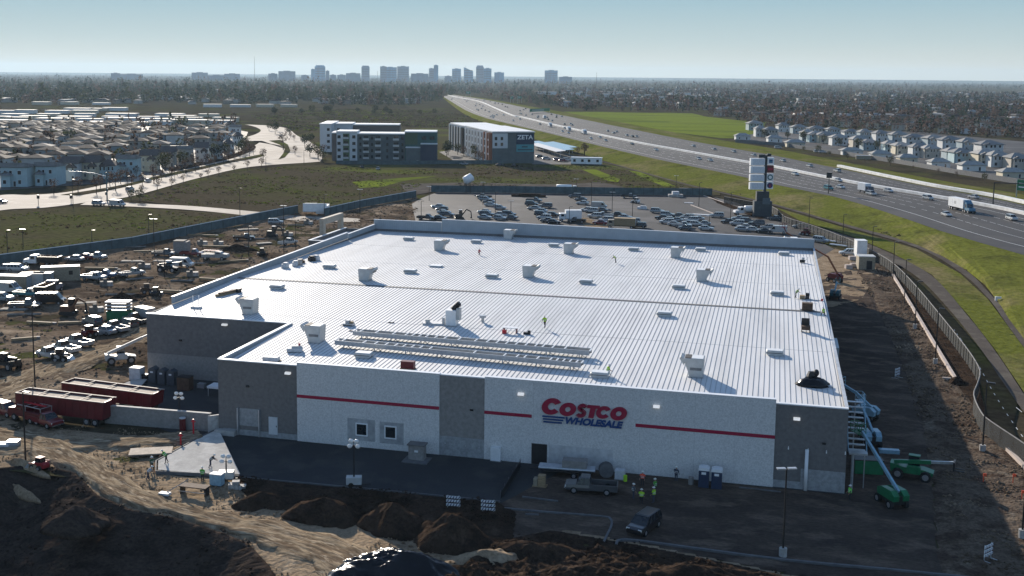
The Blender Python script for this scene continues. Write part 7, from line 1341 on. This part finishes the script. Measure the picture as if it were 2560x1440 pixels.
# ------------------------------------------------------------------ apartment blocks
def block(nm, t, x0, y0, x1, y1, z0, z1, m): m_ = MB(); m_.box(x0, y0, z0, x1, y1, z1); return ob(nm, m_, m if not isinstance(m, str) else MT[m], t)
slate = mat('slate_cladding', (.10, .125, .13), rough=.75, var=.12, scale=.3); deept = mat('deep_teal_cladding', (.035, .10, .09), rough=.7, var=.1, scale=.3); aptw = mat('white_stucco', (.55, .57, .58), rough=.8, var=.06, scale=.2); brn = mat('brown_cladding', (.14, .115, .105), rough=.75); navyc = mat('navy_cladding', (.035, .05, .08), rough=.7); whroof = mat('white_membrane_roof', (.74, .74, .73), rough=.5, var=.06, scale=.1)
def win_grid(t, xs, zs, y, w, h, m='glass', bal=False):
    for x in xs:
        for z in zs:
            m_ = MB(); m_.box(x-w/2, y-.08, z, x+w/2, y-.004, z+h); f = ob('window', m_, MT[m], t)
            if bal: m_ = MB(); m_.box(x-w/2-.4, y-1.3, z-.35, x+w/2+.4, y-.081, z-.15); m_.box(x-w/2-.4, y-1.3, z-.149, x+w/2+.4, y-1.22, z+.75); ob('balcony', m_, MT['galv'], f)
A0, A1 = PV(830, 402), PV(1094, 404); th_ = heading(A0, A1); LL = math.hypot(A1[0]-A0[0], A1[1]-A0[1]); sx = LL/264.0
ap = thing('apartment_building', 'long four-storey apartment block with white, slate and teal front', 'building', A0, th_)
block('wing', ap, 0, 0, 12*sx, 16, 0, 14.5, brn); block('wing', ap, 12*sx+.01, -.4, 63*sx, 16, 0, 15.2, aptw); block('wing', ap, 63*sx+.01, .2, 182*sx, 16, 0, 14.2, slate); block('wing', ap, 182*sx+.01, -.4, 262*sx, 18, 0, 15.4, deept)
block('wing', ap, 186*sx, -6, 222*sx, -.41, 0, 7.5, slate); block('wing', ap, 222*sx+.01, -7, 263*sx, -.41, 0, 9.5, navyc); block('lower_roof', ap, 185*sx, -6.2, 221.9*sx, -.42, 7.503, 7.9, whroof); block('lower_roof', ap, 221.95*sx, -7.2, 264*sx, -.42, 9.503, 9.9, whroof)
for a, b, z in ((0, 12, 14.5), (12, 63, 15.2), (63, 182, 14.2), (182, 262, 15.4)): block('roof', ap, a*sx-.2, -.6, b*sx-.02, 16.4, z+.003, z+.6, whroof)
win_grid(ap, [18*sx, 55*sx], [1.5, 5, 8.5, 12], -.4, 8*sx, 1.6); win_grid(ap, [35*sx], [1.5, 5, 8.5, 12], -.4, 11*sx, 2.0, bal=True); win_grid(ap, [85*sx, 115*sx, 160*sx], [1.5, 4.8, 8.1, 11.4], .2, 11*sx, 1.9, bal=True); win_grid(ap, [71*sx, 100*sx, 138*sx, 176*sx], [1.5, 4.8, 8.1, 11.4], .2, 5*sx, 1.6); win_grid(ap, [230*sx, 250*sx], [11.6], -.4, 12*sx, 1.8)
block('green_panel', ap, 28*sx, -.46, 44*sx, -.41, 0, 14.5, mat('green_panel', (.10, .16, .08), rough=.8)); block('green_panel', ap, 182.2*sx, -.46, 214*sx, -.41, 9, 15.3, mat('olive_panel', (.07, .11, .06), rough=.8))
A2 = PV(800, 380); a2 = thing('apartment_building', 'white rear apartment wing behind the long slate block', 'building', A2, th_); block('wing', a2, 0, 0, 30*sx*1.05, 40, 0, 16.2, aptw); block('roof', a2, -.3, -.3, 30*sx*1.05+.3, 40.3, 16.203, 16.8, whroof); block('wing', a2, 30*sx*1.05+.01, 18, 82*sx, 40, 0, 15.6, aptw); block('roof', a2, 30*sx*1.05+.31, 17.7, 82*sx, 40.3, 15.603, 16.2, whroof); block('wing', a2, 82*sx+.01, 22, 215*sx, 40, 0, 15, brn); block('roof', a2, 82*sx+.01, 21.7, 215*sx, 40.3, 15.003, 15.6, whroof)
win_grid(a2, [5, 11], [2, 5.5, 9, 12.5], 0, 1.6, 1.6)
Z0 = PV(1231, 409); tz = R_(27); zl = 22.5; zs_ = zl/100
z_ = thing('apartment_building', 'apartment block with dark banner on its end wall and white balcony side', 'building', Z0, tz)
dep = 66.0; block('wing', z_, 0, 0, 36*zs_, dep, 0, 15.8, aptw); block('wing', z_, 36*zs_+.01, .2, zl, dep, 0, 16.2, slate); block('roof', z_, -.3, -.3, zl+.3, dep+.3, 16.21, 16.8, whroof); block('wing', z_, -.12, -.12, 36*zs_, -.01, 0, 8.0, slate)
win_grid(z_, [8*zs_, 22*zs_], [9.2, 12.2], 0, 1.3, 1.7)
for k in range(8):
    y0 = 1.5+k*8.0
    b = block('balcony_bay', z_, -1.5, y0, -.01, y0+3.4, 0, 15.0, 'black'); block('pier', z_, -1.9, y0+3.41, -.01, y0+4.6, 0, 15.9, 'brick' if k < 2 else aptw); block('pier', z_, -1.9, y0-.7, -.01, y0-.01, 0, 15.9, aptw if k else 'brick')
    for q in range(4): block('railing', z_, -1.62, y0, -1.51, y0+3.4, .6+3.7*q, 1.6+3.7*q, 'coping')
bn = block('banner', z_, 57*zs_, .05, zl-.2, .19, 10.0, 15.6, 'navy'); block('banner', z_, 57*zs_, .05, zl-.2, .19, 6.1, 9.9, 'cyan')
letters('ZETA', 1, MT['white'], 'lettering', 58.5*zs_, 12.6, 38*zs_, z_, 0, .02, 2.3, .04, -.02)
for q, (a, b, zz) in enumerate(((70, 84, 8.3), (60, 96, 6.8))): block('banner_line', z_, a*zs_, .02, b*zs_, .048, zz, zz+.8, 'teal')
Z3 = PV(1164, 385); z3 = thing('apartment_building', 'farther white balcony block left of the bannered one', 'building', Z3, tz); block('wing', z3, 0, 2, 22, 46, 0, 15.8, aptw); block('roof', z3, -.3, 1.7, 22.3, 46.3, 15.803, 16.4, whroof); block('wing', z3, 3, -3, 18, 1.99, 0, 11, slate)
for k in range(5): y0 = 4+k*8.4; block('balcony_bay', z3, -1.4, y0, -.01, y0+4, 0, 15, 'black'); block('pier', z3, -1.8, y0+4.01, -.01, y0+5.4, 0, 15.9, aptw)
for i, (a, b, w) in enumerate((((1333, 372), (1402, 393), 6), ((1335, 366), (1424, 389), 6), ((1372, 368), (1432, 383), 6))):
    P, Q = PV(*a), PV(*b); L = math.hypot(Q[0]-P[0], Q[1]-P[1]); t = thing('carport', 'long pale blue carport roof right of the bannered block, %s from the front' % nth(i), 'carport', P, heading(P, Q), 'carports'); m_ = MB(); m_.hexa([(0, -3, 3.0), (L, -3, 3.0), (L, 3, 3.5), (0, 3, 3.5)], [(0, -3, 3.2), (L, -3, 3.2), (L, 3, 3.7), (0, 3, 3.7)]); ob('roof', m_, MT['paleblue'] if i else MT['tcoat'], t)
    for u in np.linspace(1, L-1, 6): m_ = MB(); m_.box(u-.12, -.12, 0, u+.12, .12, 3.2); ob('post', m_, MT['galv'], t)
for i, (x, y, c) in enumerate(((1352, 396), (1365, 398), (1395, 402), (1412, 404), (1420, 400))) if False else enumerate(((1350, 394, CK), (1366, 399, CW), (1394, 402, CR), (1407, 404, CR), (1418, 402, CW))): g = PV(x, y, .03); KITS['suv'].put(g, .6, '%s car by the carports, %s from the left' % (CNAME[c], nth(i)), 'cars by the carports', c)
P, Q = PV(1427, 411), PV(1503, 413); L = math.hypot(Q[0]-P[0], Q[1]-P[1]); t = thing('office_trailer', 'white office trailer with dark windows right of the carports', 'trailer', P, heading(P, Q)); block('wall', t, 0, 0, L, 4, .4, 3.6, 'white'); block('roof', t, -.2, -.2, L+.2, 4.2, 3.603, 3.8, 'coping'); block('skirt', t, .1, .1, L-.1, 3.9, 0, .397, 'black')
win_grid(t, [L*.12, L*.38, L*.6, L*.88], [1.5], 0, 1.3, 1.3)
g = PV(1168, 482); t = thing('water_tank', 'white tank tilted up on a dark stand by the car park entrance', 'tank', g, .6); m_ = MB(); m_.tube([(-1.3, 0, 4.6), (-1.0, 0, 4.7), (1.9, 0, 6.2), (2.2, 0, 6.4)], [.9, 1.7, 1.7, .9], 14); ob('tank', m_, MT['white'], t, True)
for x in (-.8, .9): m_ = MB(); m_.bar((x, -.9, 0), (x, -.7, 4.6), .25); m_.bar((x, .9, 0), (x, .7, 4.6), .25); ob('leg', m_, MT['black'], t)
for i, (x, y) in enumerate(((905, 420), (945, 424), (985, 408), (1045, 408), (1160, 412), (1250, 415), (1285, 416))): g = PV(x, y); FC.put(g, rnd.uniform(0, 3), 'vehicle parked before the apartment blocks, %s from the left' % nth(i), 'cars before the apartments', fr.choice((CW, CS, CK)))
t = thing('site_gate', 'dark gate box with white top at the gap of the left site fence', 'gate', PV(790, 538), .3); block('box', t, -4, -1.2, 0, 4, 1.2, 3.6, 'greenscreen'); block('roof', t, -4.1, -1.3, 3.603, -1, 1.3, 4.0, 'white'); block('post', t, 4.01, -.5, 0, 4.8, .5, 3.2, 'white')
# ------------------------------------------------------------------ trees
leafd = mat('evergreen_leaf', (.032, .044, .026), spec=.05, rough=.8, var=.35, scale=.6); leafb = mat('bare_twig_mass', (.10, .072, .058), spec=.0, rough=.9, var=.3, scale=.8); leafo = mat('olive_leaf', (.048, .055, .026), spec=.05, rough=.85, var=.3, scale=.8)
def leaf_mesh(name, rs, n, cx, r, size, mats, mi=None):
    P = rs.normal(size=(n, 3)); P /= np.linalg.norm(P, axis=1)[:, None]; P *= (rs.uniform(.15, 1, n)**.45)[:, None]; P = P*np.array(r)*(.75+.5*rs.uniform(size=(n, 1)))+np.array(cx)
    A = rs.normal(size=(n, 3)); A /= np.linalg.norm(A, axis=1)[:, None]; B = np.cross(A, rs.normal(size=(n, 3))); B /= np.linalg.norm(B, axis=1)[:, None]
    s = size*(.6+.8*rs.uniform(size=(n, 1))); V = np.stack([P-A*s, P+B*s*.7, P+A*s, P-B*s*.7], 1).reshape(-1, 3)
    me = bpy.data.meshes.new(name); me.vertices.add(4*n); me.vertices.foreach_set('co', V.ravel()); me.loops.add(4*n); me.loops.foreach_set('vertex_index', np.arange(4*n)); me.polygons.add(n); me.polygons.foreach_set('loop_start', np.arange(0, 4*n, 4)); me.polygons.foreach_set('loop_total', np.full(n, 4))
    for m in mats: me.materials.append(m)
    if mi is not None: me.polygons.foreach_set('material_index', mi)
    me.update(); me.validate(); return me
def tree_kit(seed, h, r, mat_, n, size, name='young_tree'):
    rs = np.random.RandomState(seed); t = thing(name, 'x', 'tree'); m_ = MB(); m_.tube([(0, 0, -.1), (.05, 0, h*.3), (-.05, .08, h*.6), (0, 0, h*.85)], [.16*h/6, .12*h/6, .08*h/6, .03], 6)
    for k in range(8):
        a = k*2.4+seed; z = h*(.32+.06*k); q = (math.cos(a)*r*.8, math.sin(a)*r*.8, z+h*.28); m_.tube([(0, 0, z), (q[0]*.5, q[1]*.5, z+h*.12), q], [.06*h/6, .045*h/6, .015], 4)
    ob('trunk', m_, MT['bark'], t); ob('crown', leaf_mesh('crown', rs, n, (0, 0, h*.68), (r, r, h*.34), size, [mat_]), None, t); return Kit(t)
TA = [tree_kit(1, 6.5, 2.0, leafb, 150, .26), tree_kit(2, 5.5, 1.7, leafb, 130, .24), tree_kit(3, 8, 3.0, leafo, 260, .36, 'leafy_tree'), tree_kit(4, 7, 2.6, leafd, 260, .34, 'leafy_tree')]
tr = random.Random(9)
def tree_line(px, n, where, kits, grp, jit=2.0, sc=(.8, 1.2)):
    P = smooth_line(GL(px), 12); d = [0.0]
    for i in range(1, len(P)): d.append(d[-1]+float(np.linalg.norm(P[i]-P[i-1])))
    for i in range(n):
        t = d[-1]*(i+.5)/n; x = np.interp(t, d, [p[0] for p in P])+tr.uniform(-jit, jit); y = np.interp(t, d, [p[1] for p in P])+tr.uniform(-jit, jit); k = tr.choice(kits)
        k.put((x, y, 0), tr.uniform(0, 6), ('bare young tree ' if k in TA[:2] else 'leafy green tree ')+where % nth(i), grp, scale=tr.uniform(*sc))
tree_line([(215, 488), (330, 470), (480, 430), (600, 398), (640, 385)], 20, 'on the median of the left road, %s from the junction', TA[:2], 'trees of the left road median', .6)
tree_line([(120, 488), (230, 474), (330, 452), (440, 426), (540, 403), (600, 386), (632, 372)], 24, 'on the house side of the left road, %s from the left', TA[:3], 'trees along the left houses', 3)
tree_line([(340, 492), (480, 455), (600, 427), (690, 418)], 10, 'on the field side of the left road, %s from the junction', TA[:2], 'trees along the field', 1.5, (.6, .9))
tree_line([(640, 330), (690, 326), (730, 345), (780, 372), (805, 392)], 10, 'on the outer curve of the left road, %s from the far end', TA, 'trees on the outer curve', 4)
for x, y, k, s, l in ((688, 335, 3, 1.3, 'dense dark tree on the far bend of the left road'), (708, 375, 0, 1.7, 'big bare brown tree on the island of the left road'), (658, 404, 1, 1.3, 'bare tree at the tip of the road median'), (350, 505, 2, .6, 'low bush by the signal mast at the left junction'), (328, 502, 2, .5, 'smaller low bush by the signal mast at the left junction')):
    TA[k].put(PV(x, y), 1.0, l, None, scale=s)
tree_line([(745, 385), (800, 400), (826, 408)], 5, 'at the left end of the slate apartment block, %s from the left', TA, 'trees by the apartments', 3); tree_line([(1105, 395), (1150, 385), (1185, 400), (1225, 412)], 7, 'between the apartment blocks, %s from the left', TA, 'trees between the apartments', 4); tree_line([(1440, 388), (1475, 390)], 3, 'behind the office trailer, %s from the left', TA[:2], None, 2)
tree_line([(700, 292), (800, 284), (900, 285), (1000, 290), (1090, 288)], 14, 'in the wild field before the woods, %s from the left', TA[2:], 'trees of the wild field', 18, (.9, 1.5)); tree_line([(1880, 344), (2000, 352), (2150, 374), (2300, 392), (2480, 414)], 22, 'between the right houses, %s from the left', TA, 'trees between the right houses', 5, (.6, 1.0)); tree_line([(1990, 376), (2100, 396), (2300, 428), (2500, 462)], 10, 'in front of the right boundary wall, %s from the left', TA[1:3], 'trees before the right wall', 2, (.4, .7))
# woods: far too many trees to count, one mass per belt
def wood(name, label, N, dist, az, seed, col, exclude=None, size=(7, 13), per=20, zoff=0.0):
    rs = np.random.RandomState(seed); d = dist[0]*(dist[1]/dist[0])**rs.uniform(size=N*3); a = _yaw+np.radians(rs.uniform(az[0], az[1], N*3)); X = CAM[0]+np.sin(a)*d; Y = CAM[1]+np.cos(a)*d
    D3 = np.stack([X-CAM[0], Y-CAM[1], -CAM[2]*np.ones_like(X)], 1); Zc = D3@AF; PX = CX+CF*(D3@AR)/Zc; PY = CY-CF*(D3@AU)/Zc
    keep = np.ones(len(X), bool) if exclude is None else exclude(PX, PY, X, Y)
    keep &= vn(X/90, Y/90, seed) > .28
    X, Y = X[keep][:N], Y[keep][:N]; n = len(X); H = rs.uniform(size[0], size[1], n)*(1+.5*(rs.uniform(size=n) > .9)); r = H*rs.uniform(.28, .46, n)
    P = rs.normal(size=(n, per, 3)); P /= np.linalg.norm(P, axis=2)[..., None]; P *= rs.uniform(.3, 1, (n, per, 1))**.5; kz = np.where(rs.uniform(size=n) > .55, 1.0, 0.0)[:, None]; tz_ = (P[..., 2]*.5+.5); con = 1-kz*tz_*.75; P = P*np.stack([con, con, np.ones_like(con)], 2)*np.stack([r*(1-.25*kz[:, 0]), r*(1-.25*kz[:, 0]), H*.5*(1+.25*kz[:, 0])], 1)[:, None, :]+np.stack([X, Y, H*.55+zoff], 1)[:, None, :]
    A = rs.normal(size=P.shape); A /= np.linalg.norm(A, axis=2)[..., None]; B = np.cross(A, rs.normal(size=P.shape)); B /= np.linalg.norm(B, axis=2)[..., None]; s = (r*.34)[:, None, None]*rs.uniform(.6, 1.4, (n, per, 1))
    V = np.stack([P-A*s, P+B*s*.8, P+A*s, P-B*s*.8], 2).reshape(-1, 3); nq = n*per; mi = np.repeat(rs.choice(len(col), n), per)
    me = bpy.data.meshes.new(name); me.vertices.add(4*nq); me.vertices.foreach_set('co', V.ravel()); me.loops.add(4*nq); me.loops.foreach_set('vertex_index', np.arange(4*nq)); me.polygons.add(nq); me.polygons.foreach_set('loop_start', np.arange(0, 4*nq, 4)); me.polygons.foreach_set('loop_total', np.full(nq, 4))
    for m in col: me.materials.append(m)
    me.polygons.foreach_set('material_index', mi); me.update(); o = bpy.data.objects.new(name, me); C.objects.link(o); o['kind'] = 'stuff'; o['label'] = label; o['category'] = 'woods'; return o
FWYW = lerp_line(NEAR, MED, 0, FZ)+lerp_line(FAR, MED, 0, FZ)[::-1]
def off_road(PX, PY): 
    xn = np.interp(PY, [q[1] for q in NEAR[::-1]], [q[0] for q in NEAR[::-1]]); xf = np.interp(PY, [q[1] for q in FAR[::-1]], [q[0] for q in FAR[::-1]]); return (PY < 239) | (PX < xn-12-.25*(PY-238)) | (PX > xf+14)
LW = lambda PX, PY, X, Y: off_road(PX, PY) & (PX < 1135) & (PY < np.interp(PX, [-200, 0, 300, 520, 760, 1000, 1135], [258, 258, 258, 256, 263, 266, 252]))
RW = lambda PX, PY, X, Y: off_road(PX, PY) & (PX > 1135) & (PY < np.interp(PX, [1135, 1200, 1330, 1405, 1420, 1760, 1900, 2100, 2600], [238, 243, 262, 272, 277, 280, 290, 300, 300]))
leafb2 = mat('reddish_twig_mass', (.105, .072, .06), spec=.0, rough=.9, var=.3, scale=.5)
leafn = mat('blue_green_leaf', (.034, .05, .036), spec=.05, rough=.8, var=.3, scale=.3)
wood('left_wood', 'dense belt of dark evergreen woods across the left distance', 4200, (1650, 4200), (-32, 0), 1, [leafd, leafd, leafn, leafo, leafb], LW, (8, 17), 26)
wood('right_wood', 'broad belt of dark and bare brown woods across the right distance', 4300, (1250, 4200), (-3, 30), 2, [leafd, leafb, leafb2, leafb2, leafn, leafd], RW, (6, 12), 26)
wood('far_wood', 'far hazy woods reaching to the horizon', 6000, (3800, 16000), (-32, 32), 3, [leafd, leafn, leafb], lambda PX, PY, X, Y: off_road(PX, PY) & (PY < 226), (11, 21), 12)
wood('estate_trees', 'bare brown street trees among the far right roofs', 1100, (780, 1500), (8, 30), 4, [leafb2, leafb2, leafb, leafd], lambda PX, PY, X, Y: (PX > 1760) & (PY > 284) & (PY < np.interp(PX, [1760, 1900, 2600], [288, 312, 350])), (5, 9), 22)
wood('estate_trees', 'small trees between the left estate houses', 450, (520, 1100), (-30, -12), 5, [leafb, leafb, leafo], lambda PX, PY, X, Y: (PX < 600) & (PY < np.interp(PX, [0, 330, 600], [455, 430, 350])) & (PY > 300), (4, 7.5), 30)
def translucent(m, k):                                        # thin leaves and twigs let the low sun through
    n = m.node_tree; b = n.nodes['Principled BSDF']; out = n.nodes['Material Output']; t_ = n.nodes.new('ShaderNodeBsdfTranslucent'); mx = n.nodes.new('ShaderNodeMixShader'); mx.inputs[0].default_value = k
    n.links.new(b.inputs['Base Color'].links[0].from_socket, t_.inputs[0]); n.links.new(b.outputs[0], mx.inputs[1]); n.links.new(t_.outputs[0], mx.inputs[2]); n.links.new(mx.outputs[0], out.inputs[0])
def scrub(name, label, polys, N, seed, cols, size=(.35, .9), per=7, flat=.6):
    rs = np.random.RandomState(seed); xs = []; P_ = [GL(p) for p in polys]; ar = [abs(sum(a[0]*b[1]-b[0]*a[1] for a, b in zip(p, p[1:]+p[:1])))/2 for p in P_]
    for p, a in zip(P_, ar):
        n = int(N*a/sum(ar)); q = np.array(p); X = rs.uniform(q[:, 0].min(), q[:, 0].max(), n*4); Y = rs.uniform(q[:, 1].min(), q[:, 1].max(), n*4); k = inside(X, Y, p) & (vn(X/14, Y/14, seed) > .45); xs.append(np.stack([X[k][:n], Y[k][:n]], 1))
    XY = np.concatenate(xs); n = len(XY); r = rs.uniform(size[0], size[1], n)*(1+1.2*(rs.uniform(size=n) > .96)); P = rs.normal(size=(n, per, 3))*.5*np.array([1, 1, .5]); P[..., 2] = np.abs(P[..., 2])*flat; P = P*r[:, None, None]+np.concatenate([XY, np.zeros((n, 1))], 1)[:, None, :]+np.array([0, 0, .1])
    A = rs.normal(size=P.shape); A /= np.linalg.norm(A, axis=2)[..., None]; B = np.cross(A, rs.normal(size=P.shape)); B /= np.linalg.norm(B, axis=2)[..., None]; s = (r*.35)[:, None, None]*rs.uniform(.6, 1.4, (n, per, 1)); V = np.stack([P-A*s, P+B*s, P+A*s, P-B*s], 2).reshape(-1, 3); nq = n*per
    me = bpy.data.meshes.new(name); me.vertices.add(4*nq); me.vertices.foreach_set('co', V.ravel()); me.loops.add(4*nq); me.loops.foreach_set('vertex_index', np.arange(4*nq)); me.polygons.add(nq); me.polygons.foreach_set('loop_start', np.arange(0, 4*nq, 4)); me.polygons.foreach_set('loop_total', np.full(nq, 4))
    for m in cols: me.materials.append(m)
    me.polygons.foreach_set('material_index', np.repeat(rs.choice(len(cols), n), per)); me.update(); o = bpy.data.objects.new(name, me); C.objects.link(o); o['kind'] = 'stuff'; o['label'] = label; o['category'] = 'weeds'
weedg = mat('weed_green', (.11, .14, .03), spec=.0, rough=.9, var=.3, scale=.3); weedb = mat('weed_brown', (.075, .06, .04), spec=.0, rough=.95, var=.3, scale=.3)
for m_ in (leafd, leafb, leafb2, leafn, leafo, weedg, weedb): translucent(m_, .45)
scrub('field_weeds', 'low weeds and tufts over the rough fields', [[(330, 500), (480, 450), (660, 422), (800, 413), (1090, 412), (1340, 414), (1510, 412), (1690, 458), (1780, 482), (1075, 470), (900, 500), (700, 538), (500, 518)], [(0, 535), (260, 520), (480, 532), (680, 548), (640, 549), (330, 607), (0, 660)]], 4500, 3, [weedg, weedg, weedb, weedb], (.25, .6), flat=.16)
scrub('field_weeds', 'scrub and tall weeds over the wild field before the woods', [[(620, 290), (760, 275), (1000, 272), (1130, 280), (1280, 325), (1190, 330), (1100, 318), (800, 316), (780, 340), (700, 312)]], 4500, 4, [weedg, weedb, weedb, leafo], (.5, 1.5), flat=.25)
scrub('bank_weeds', 'grass tufts on the slopes beside the freeway', [[(1400, 367), (1520, 403), (1700, 452), (1940, 508), (2290, 608), (2450, 695), (2560, 848), (2560, 700), (2345, 590), (2070, 505), (1780, 440), (1480, 372)]], 9000, 6, [weedg, weedg, weedb], (.3, .8))
def rooftops(N, dist, az, seed, cond):                         # the sprawl between the far trees, beyond counting
    rs = np.random.RandomState(seed); d = dist[0]*(dist[1]/dist[0])**rs.uniform(size=N*4); a = _yaw+np.radians(rs.uniform(az[0], az[1], N*4)); m_ = MB(); k = 0
    for dd, aa in zip(d, a):
        x, y = CAM[0]+math.sin(aa)*dd, CAM[1]+math.cos(aa)*dd; px, py = proj((x, y, 0))
        if not cond(px, py) or k >= N: continue
        k += 1; w, l, h = rs.uniform(9, 22), rs.uniform(8, 13), rs.uniform(3.5, 6.5); r_ = rs.uniform(0, 3.1); m_.cbox((x, y, 0), (w, l, h), r_, rs.randint(0, 2)); m_.cbox((x, y, h+.02), (w+1, l+1, rs.uniform(.8, 2.4)), r_, 2+rs.randint(0, 3), rs.uniform(.3, .9))
    o = ob('far_rooftops', m_, [mat('far_wall_pale', (.42, .40, .36), rough=.9, spec=0), mat('far_wall_tan', (.25, .21, .17), rough=.9, spec=0), RM[0], RM[1], RM[2]]); o['kind'] = 'stuff'; o['label'] = 'sprawl of far rooftops among the trees'; o['category'] = 'rooftops'
rooftops(900, (1300, 4500), (-2, 30), 1, lambda x, y: x > 1400 and y < np.interp(x, [1400, 1760, 1900, 2600], [266, 272, 300, 315])); rooftops(350, (1700, 4500), (-32, -2), 2, lambda x, y: x < 1080 and y < 262)
# ------------------------------------------------------------------ skyline
SKY = [(289, 310, 183, 'pale'), (312, 365, 185.5, 'pale'), (488, 526, 181.5, 'dark'), (527, 567, 188, 'pale'), (568, 605, 184.5, 'dark'), (676, 698, 184, 'pale'), (701, 742, 178, 'pale'), (757, 774, 188, 'pale'), (781, 790, 173, 'glass'), (790, 816, 163, 'glass'), (817, 826, 177, 'dark'), (828, 842, 187, 'pale'), (846, 866, 187, 'pale'), (867, 902, 183, 'pale'), (905, 925, 164, 'dark'), (951, 967, 166, 'dark'), (960, 992, 168, 'glass'), (993, 1022, 166, 'pale'), (1027, 1070, 184, 'pale'), (1071, 1083, 171, 'dark'), (1083, 1094, 163, 'glass'), (1110, 1127, 190, 'pale'), (1128, 1150, 172, 'glass'), (1157, 1180, 167, 'glass'), (1187, 1206, 163.5, 'dark'), (1206, 1225, 171, 'glass'), (1232, 1256, 181, 'glass'), (1356, 1388, 176, 'glass'), (1392, 1424, 192, 'dark')]
for i, (x0, x1, yt, k) in enumerate(SKY):
    dist = 7000+(i*37 % 5)*160; a = AF+AR*((x0+x1)/2-CX)/CF; a = a/np.hypot(a[0], a[1]); c = CAM+a*dist; w = (x1-x0)/CF*dist*1.0
    d0 = AF+AR*((x0+x1)/2-CX)/CF-AU*(yt-CY)/CF; h = CAM[2]+d0[2]/np.hypot(d0[0], d0[1])*dist
    lab = ('%s office tower on the hazy skyline, %s from the left' if h > 75 else '%s low block on the hazy skyline, %s from the left') % ({'glass': 'blue glass', 'dark': 'dark', 'pale': 'pale'}[k], nth(i))
    t = thing('office_tower', lab, 'tower', (c[0], c[1], 0), math.atan2(a[1], a[0])-math.pi/2, 'towers of the skyline'); m_ = MB(); mm = MT['tower'] if k == 'glass' else MT['towerd']
    if i == 23: m_.hexa([(-w/2, -w/2, 0), (w/2, -w/2, 0), (w/2, w/2, 0), (-w/2, w/2, 0)], [(-w/2, -w/2, h*.97), (w/2, -w/2, h*.72), (w/2, w/2, h*.72), (-w/2, w/2, h*.97)]); m_.cyl((-w*.3, 0, h*.9), (-w*.3, 0, h*1.08), 1.5, .4, 5)
    elif i in (24, 14, 9): m_.box(-w/2, -w/2, 0, w/2, w/2, h*.9); m_.hexa([(-w/2+1, -w/2+1, h*.9), (w/2-1, -w/2+1, h*.9), (w/2-1, w/2-1, h*.9), (-w/2+1, w/2-1, h*.9)], [(-w*.36, -w*.36, h), (w*.36, -w*.36, h), (w*.36, w*.36, h), (-w*.36, w*.36, h)])
    else: m_.box(-w/2, -w/3, 0, w/2, w/3, h); m_.box(-w*.2, -w*.2, h+.01, w*.2, w*.2, h+3.0)
    ob('tower_body', m_, mm, t)
    if w > 30 and h > 70:
        for q in range(4): m_ = MB(); m_.box(-w*.46, -w/3-1.2 if i not in (23, 24, 14, 9) else -w/2-1.2, h*(.3+.15*q), w*.46, -w/3-.05 if i not in (23, 24, 14, 9) else -w/2-.05, h*(.3+.15*q)+3); ob('window_band', m_, MT['glass'], t)
for x, yt, l in ((642, 141, 'tall thin radio mast on the left skyline'), (1484, 181, 'thin radio mast on the skyline right of the towers'), (945, 177, 'short mast between the skyline towers')):
    dist = 6500; a = AF+AR*(x-CX)/CF; a = a/np.hypot(a[0], a[1]); c = CAM+a*dist; d0 = AF+AR*(x-CX)/CF-AU*(yt-CY)/CF; h = CAM[2]+d0[2]/np.hypot(d0[0], d0[1])*dist; m_ = MB(); m_.cyl((0, 0, 0), (0, 0, h), 1.6, .7, 5); tag(ob('radio_mast', m_, MT['black'], None, loc=(c[0], c[1], 0)), l, 'mast')

# ------------------------------------------------------------------ the hazy air
m_ = MB(); m_.box(-13500, -400, -10.5, 11500, 17500, 185); hz = bpy.data.materials.new('haze_air'); hz.use_nodes = True; n_ = hz.node_tree; n_.nodes.clear(); o_ = n_.nodes.new('ShaderNodeOutputMaterial'); pv = n_.nodes.new('ShaderNodeVolumePrincipled')
pv.inputs['Color'].default_value = (.58, .78, .96, 1); pv.inputs['Density'].default_value = .00004; pv.inputs['Anisotropy'].default_value = .25; n_.links.new(pv.outputs[0], o_.inputs['Volume'])
h_ = ob('haze', m_, hz); h_['kind'] = 'stuff'; h_['label'] = 'thin blue haze filling the distance'; h_['category'] = 'haze'
for o in list(S.objects):                                     # unused prototypes
    if o.get('label') == 'x':
        def rm(o):
            for k in KIDS.get(o.name, []): rm(k)
            bpy.data.objects.remove(o)
        rm(o)
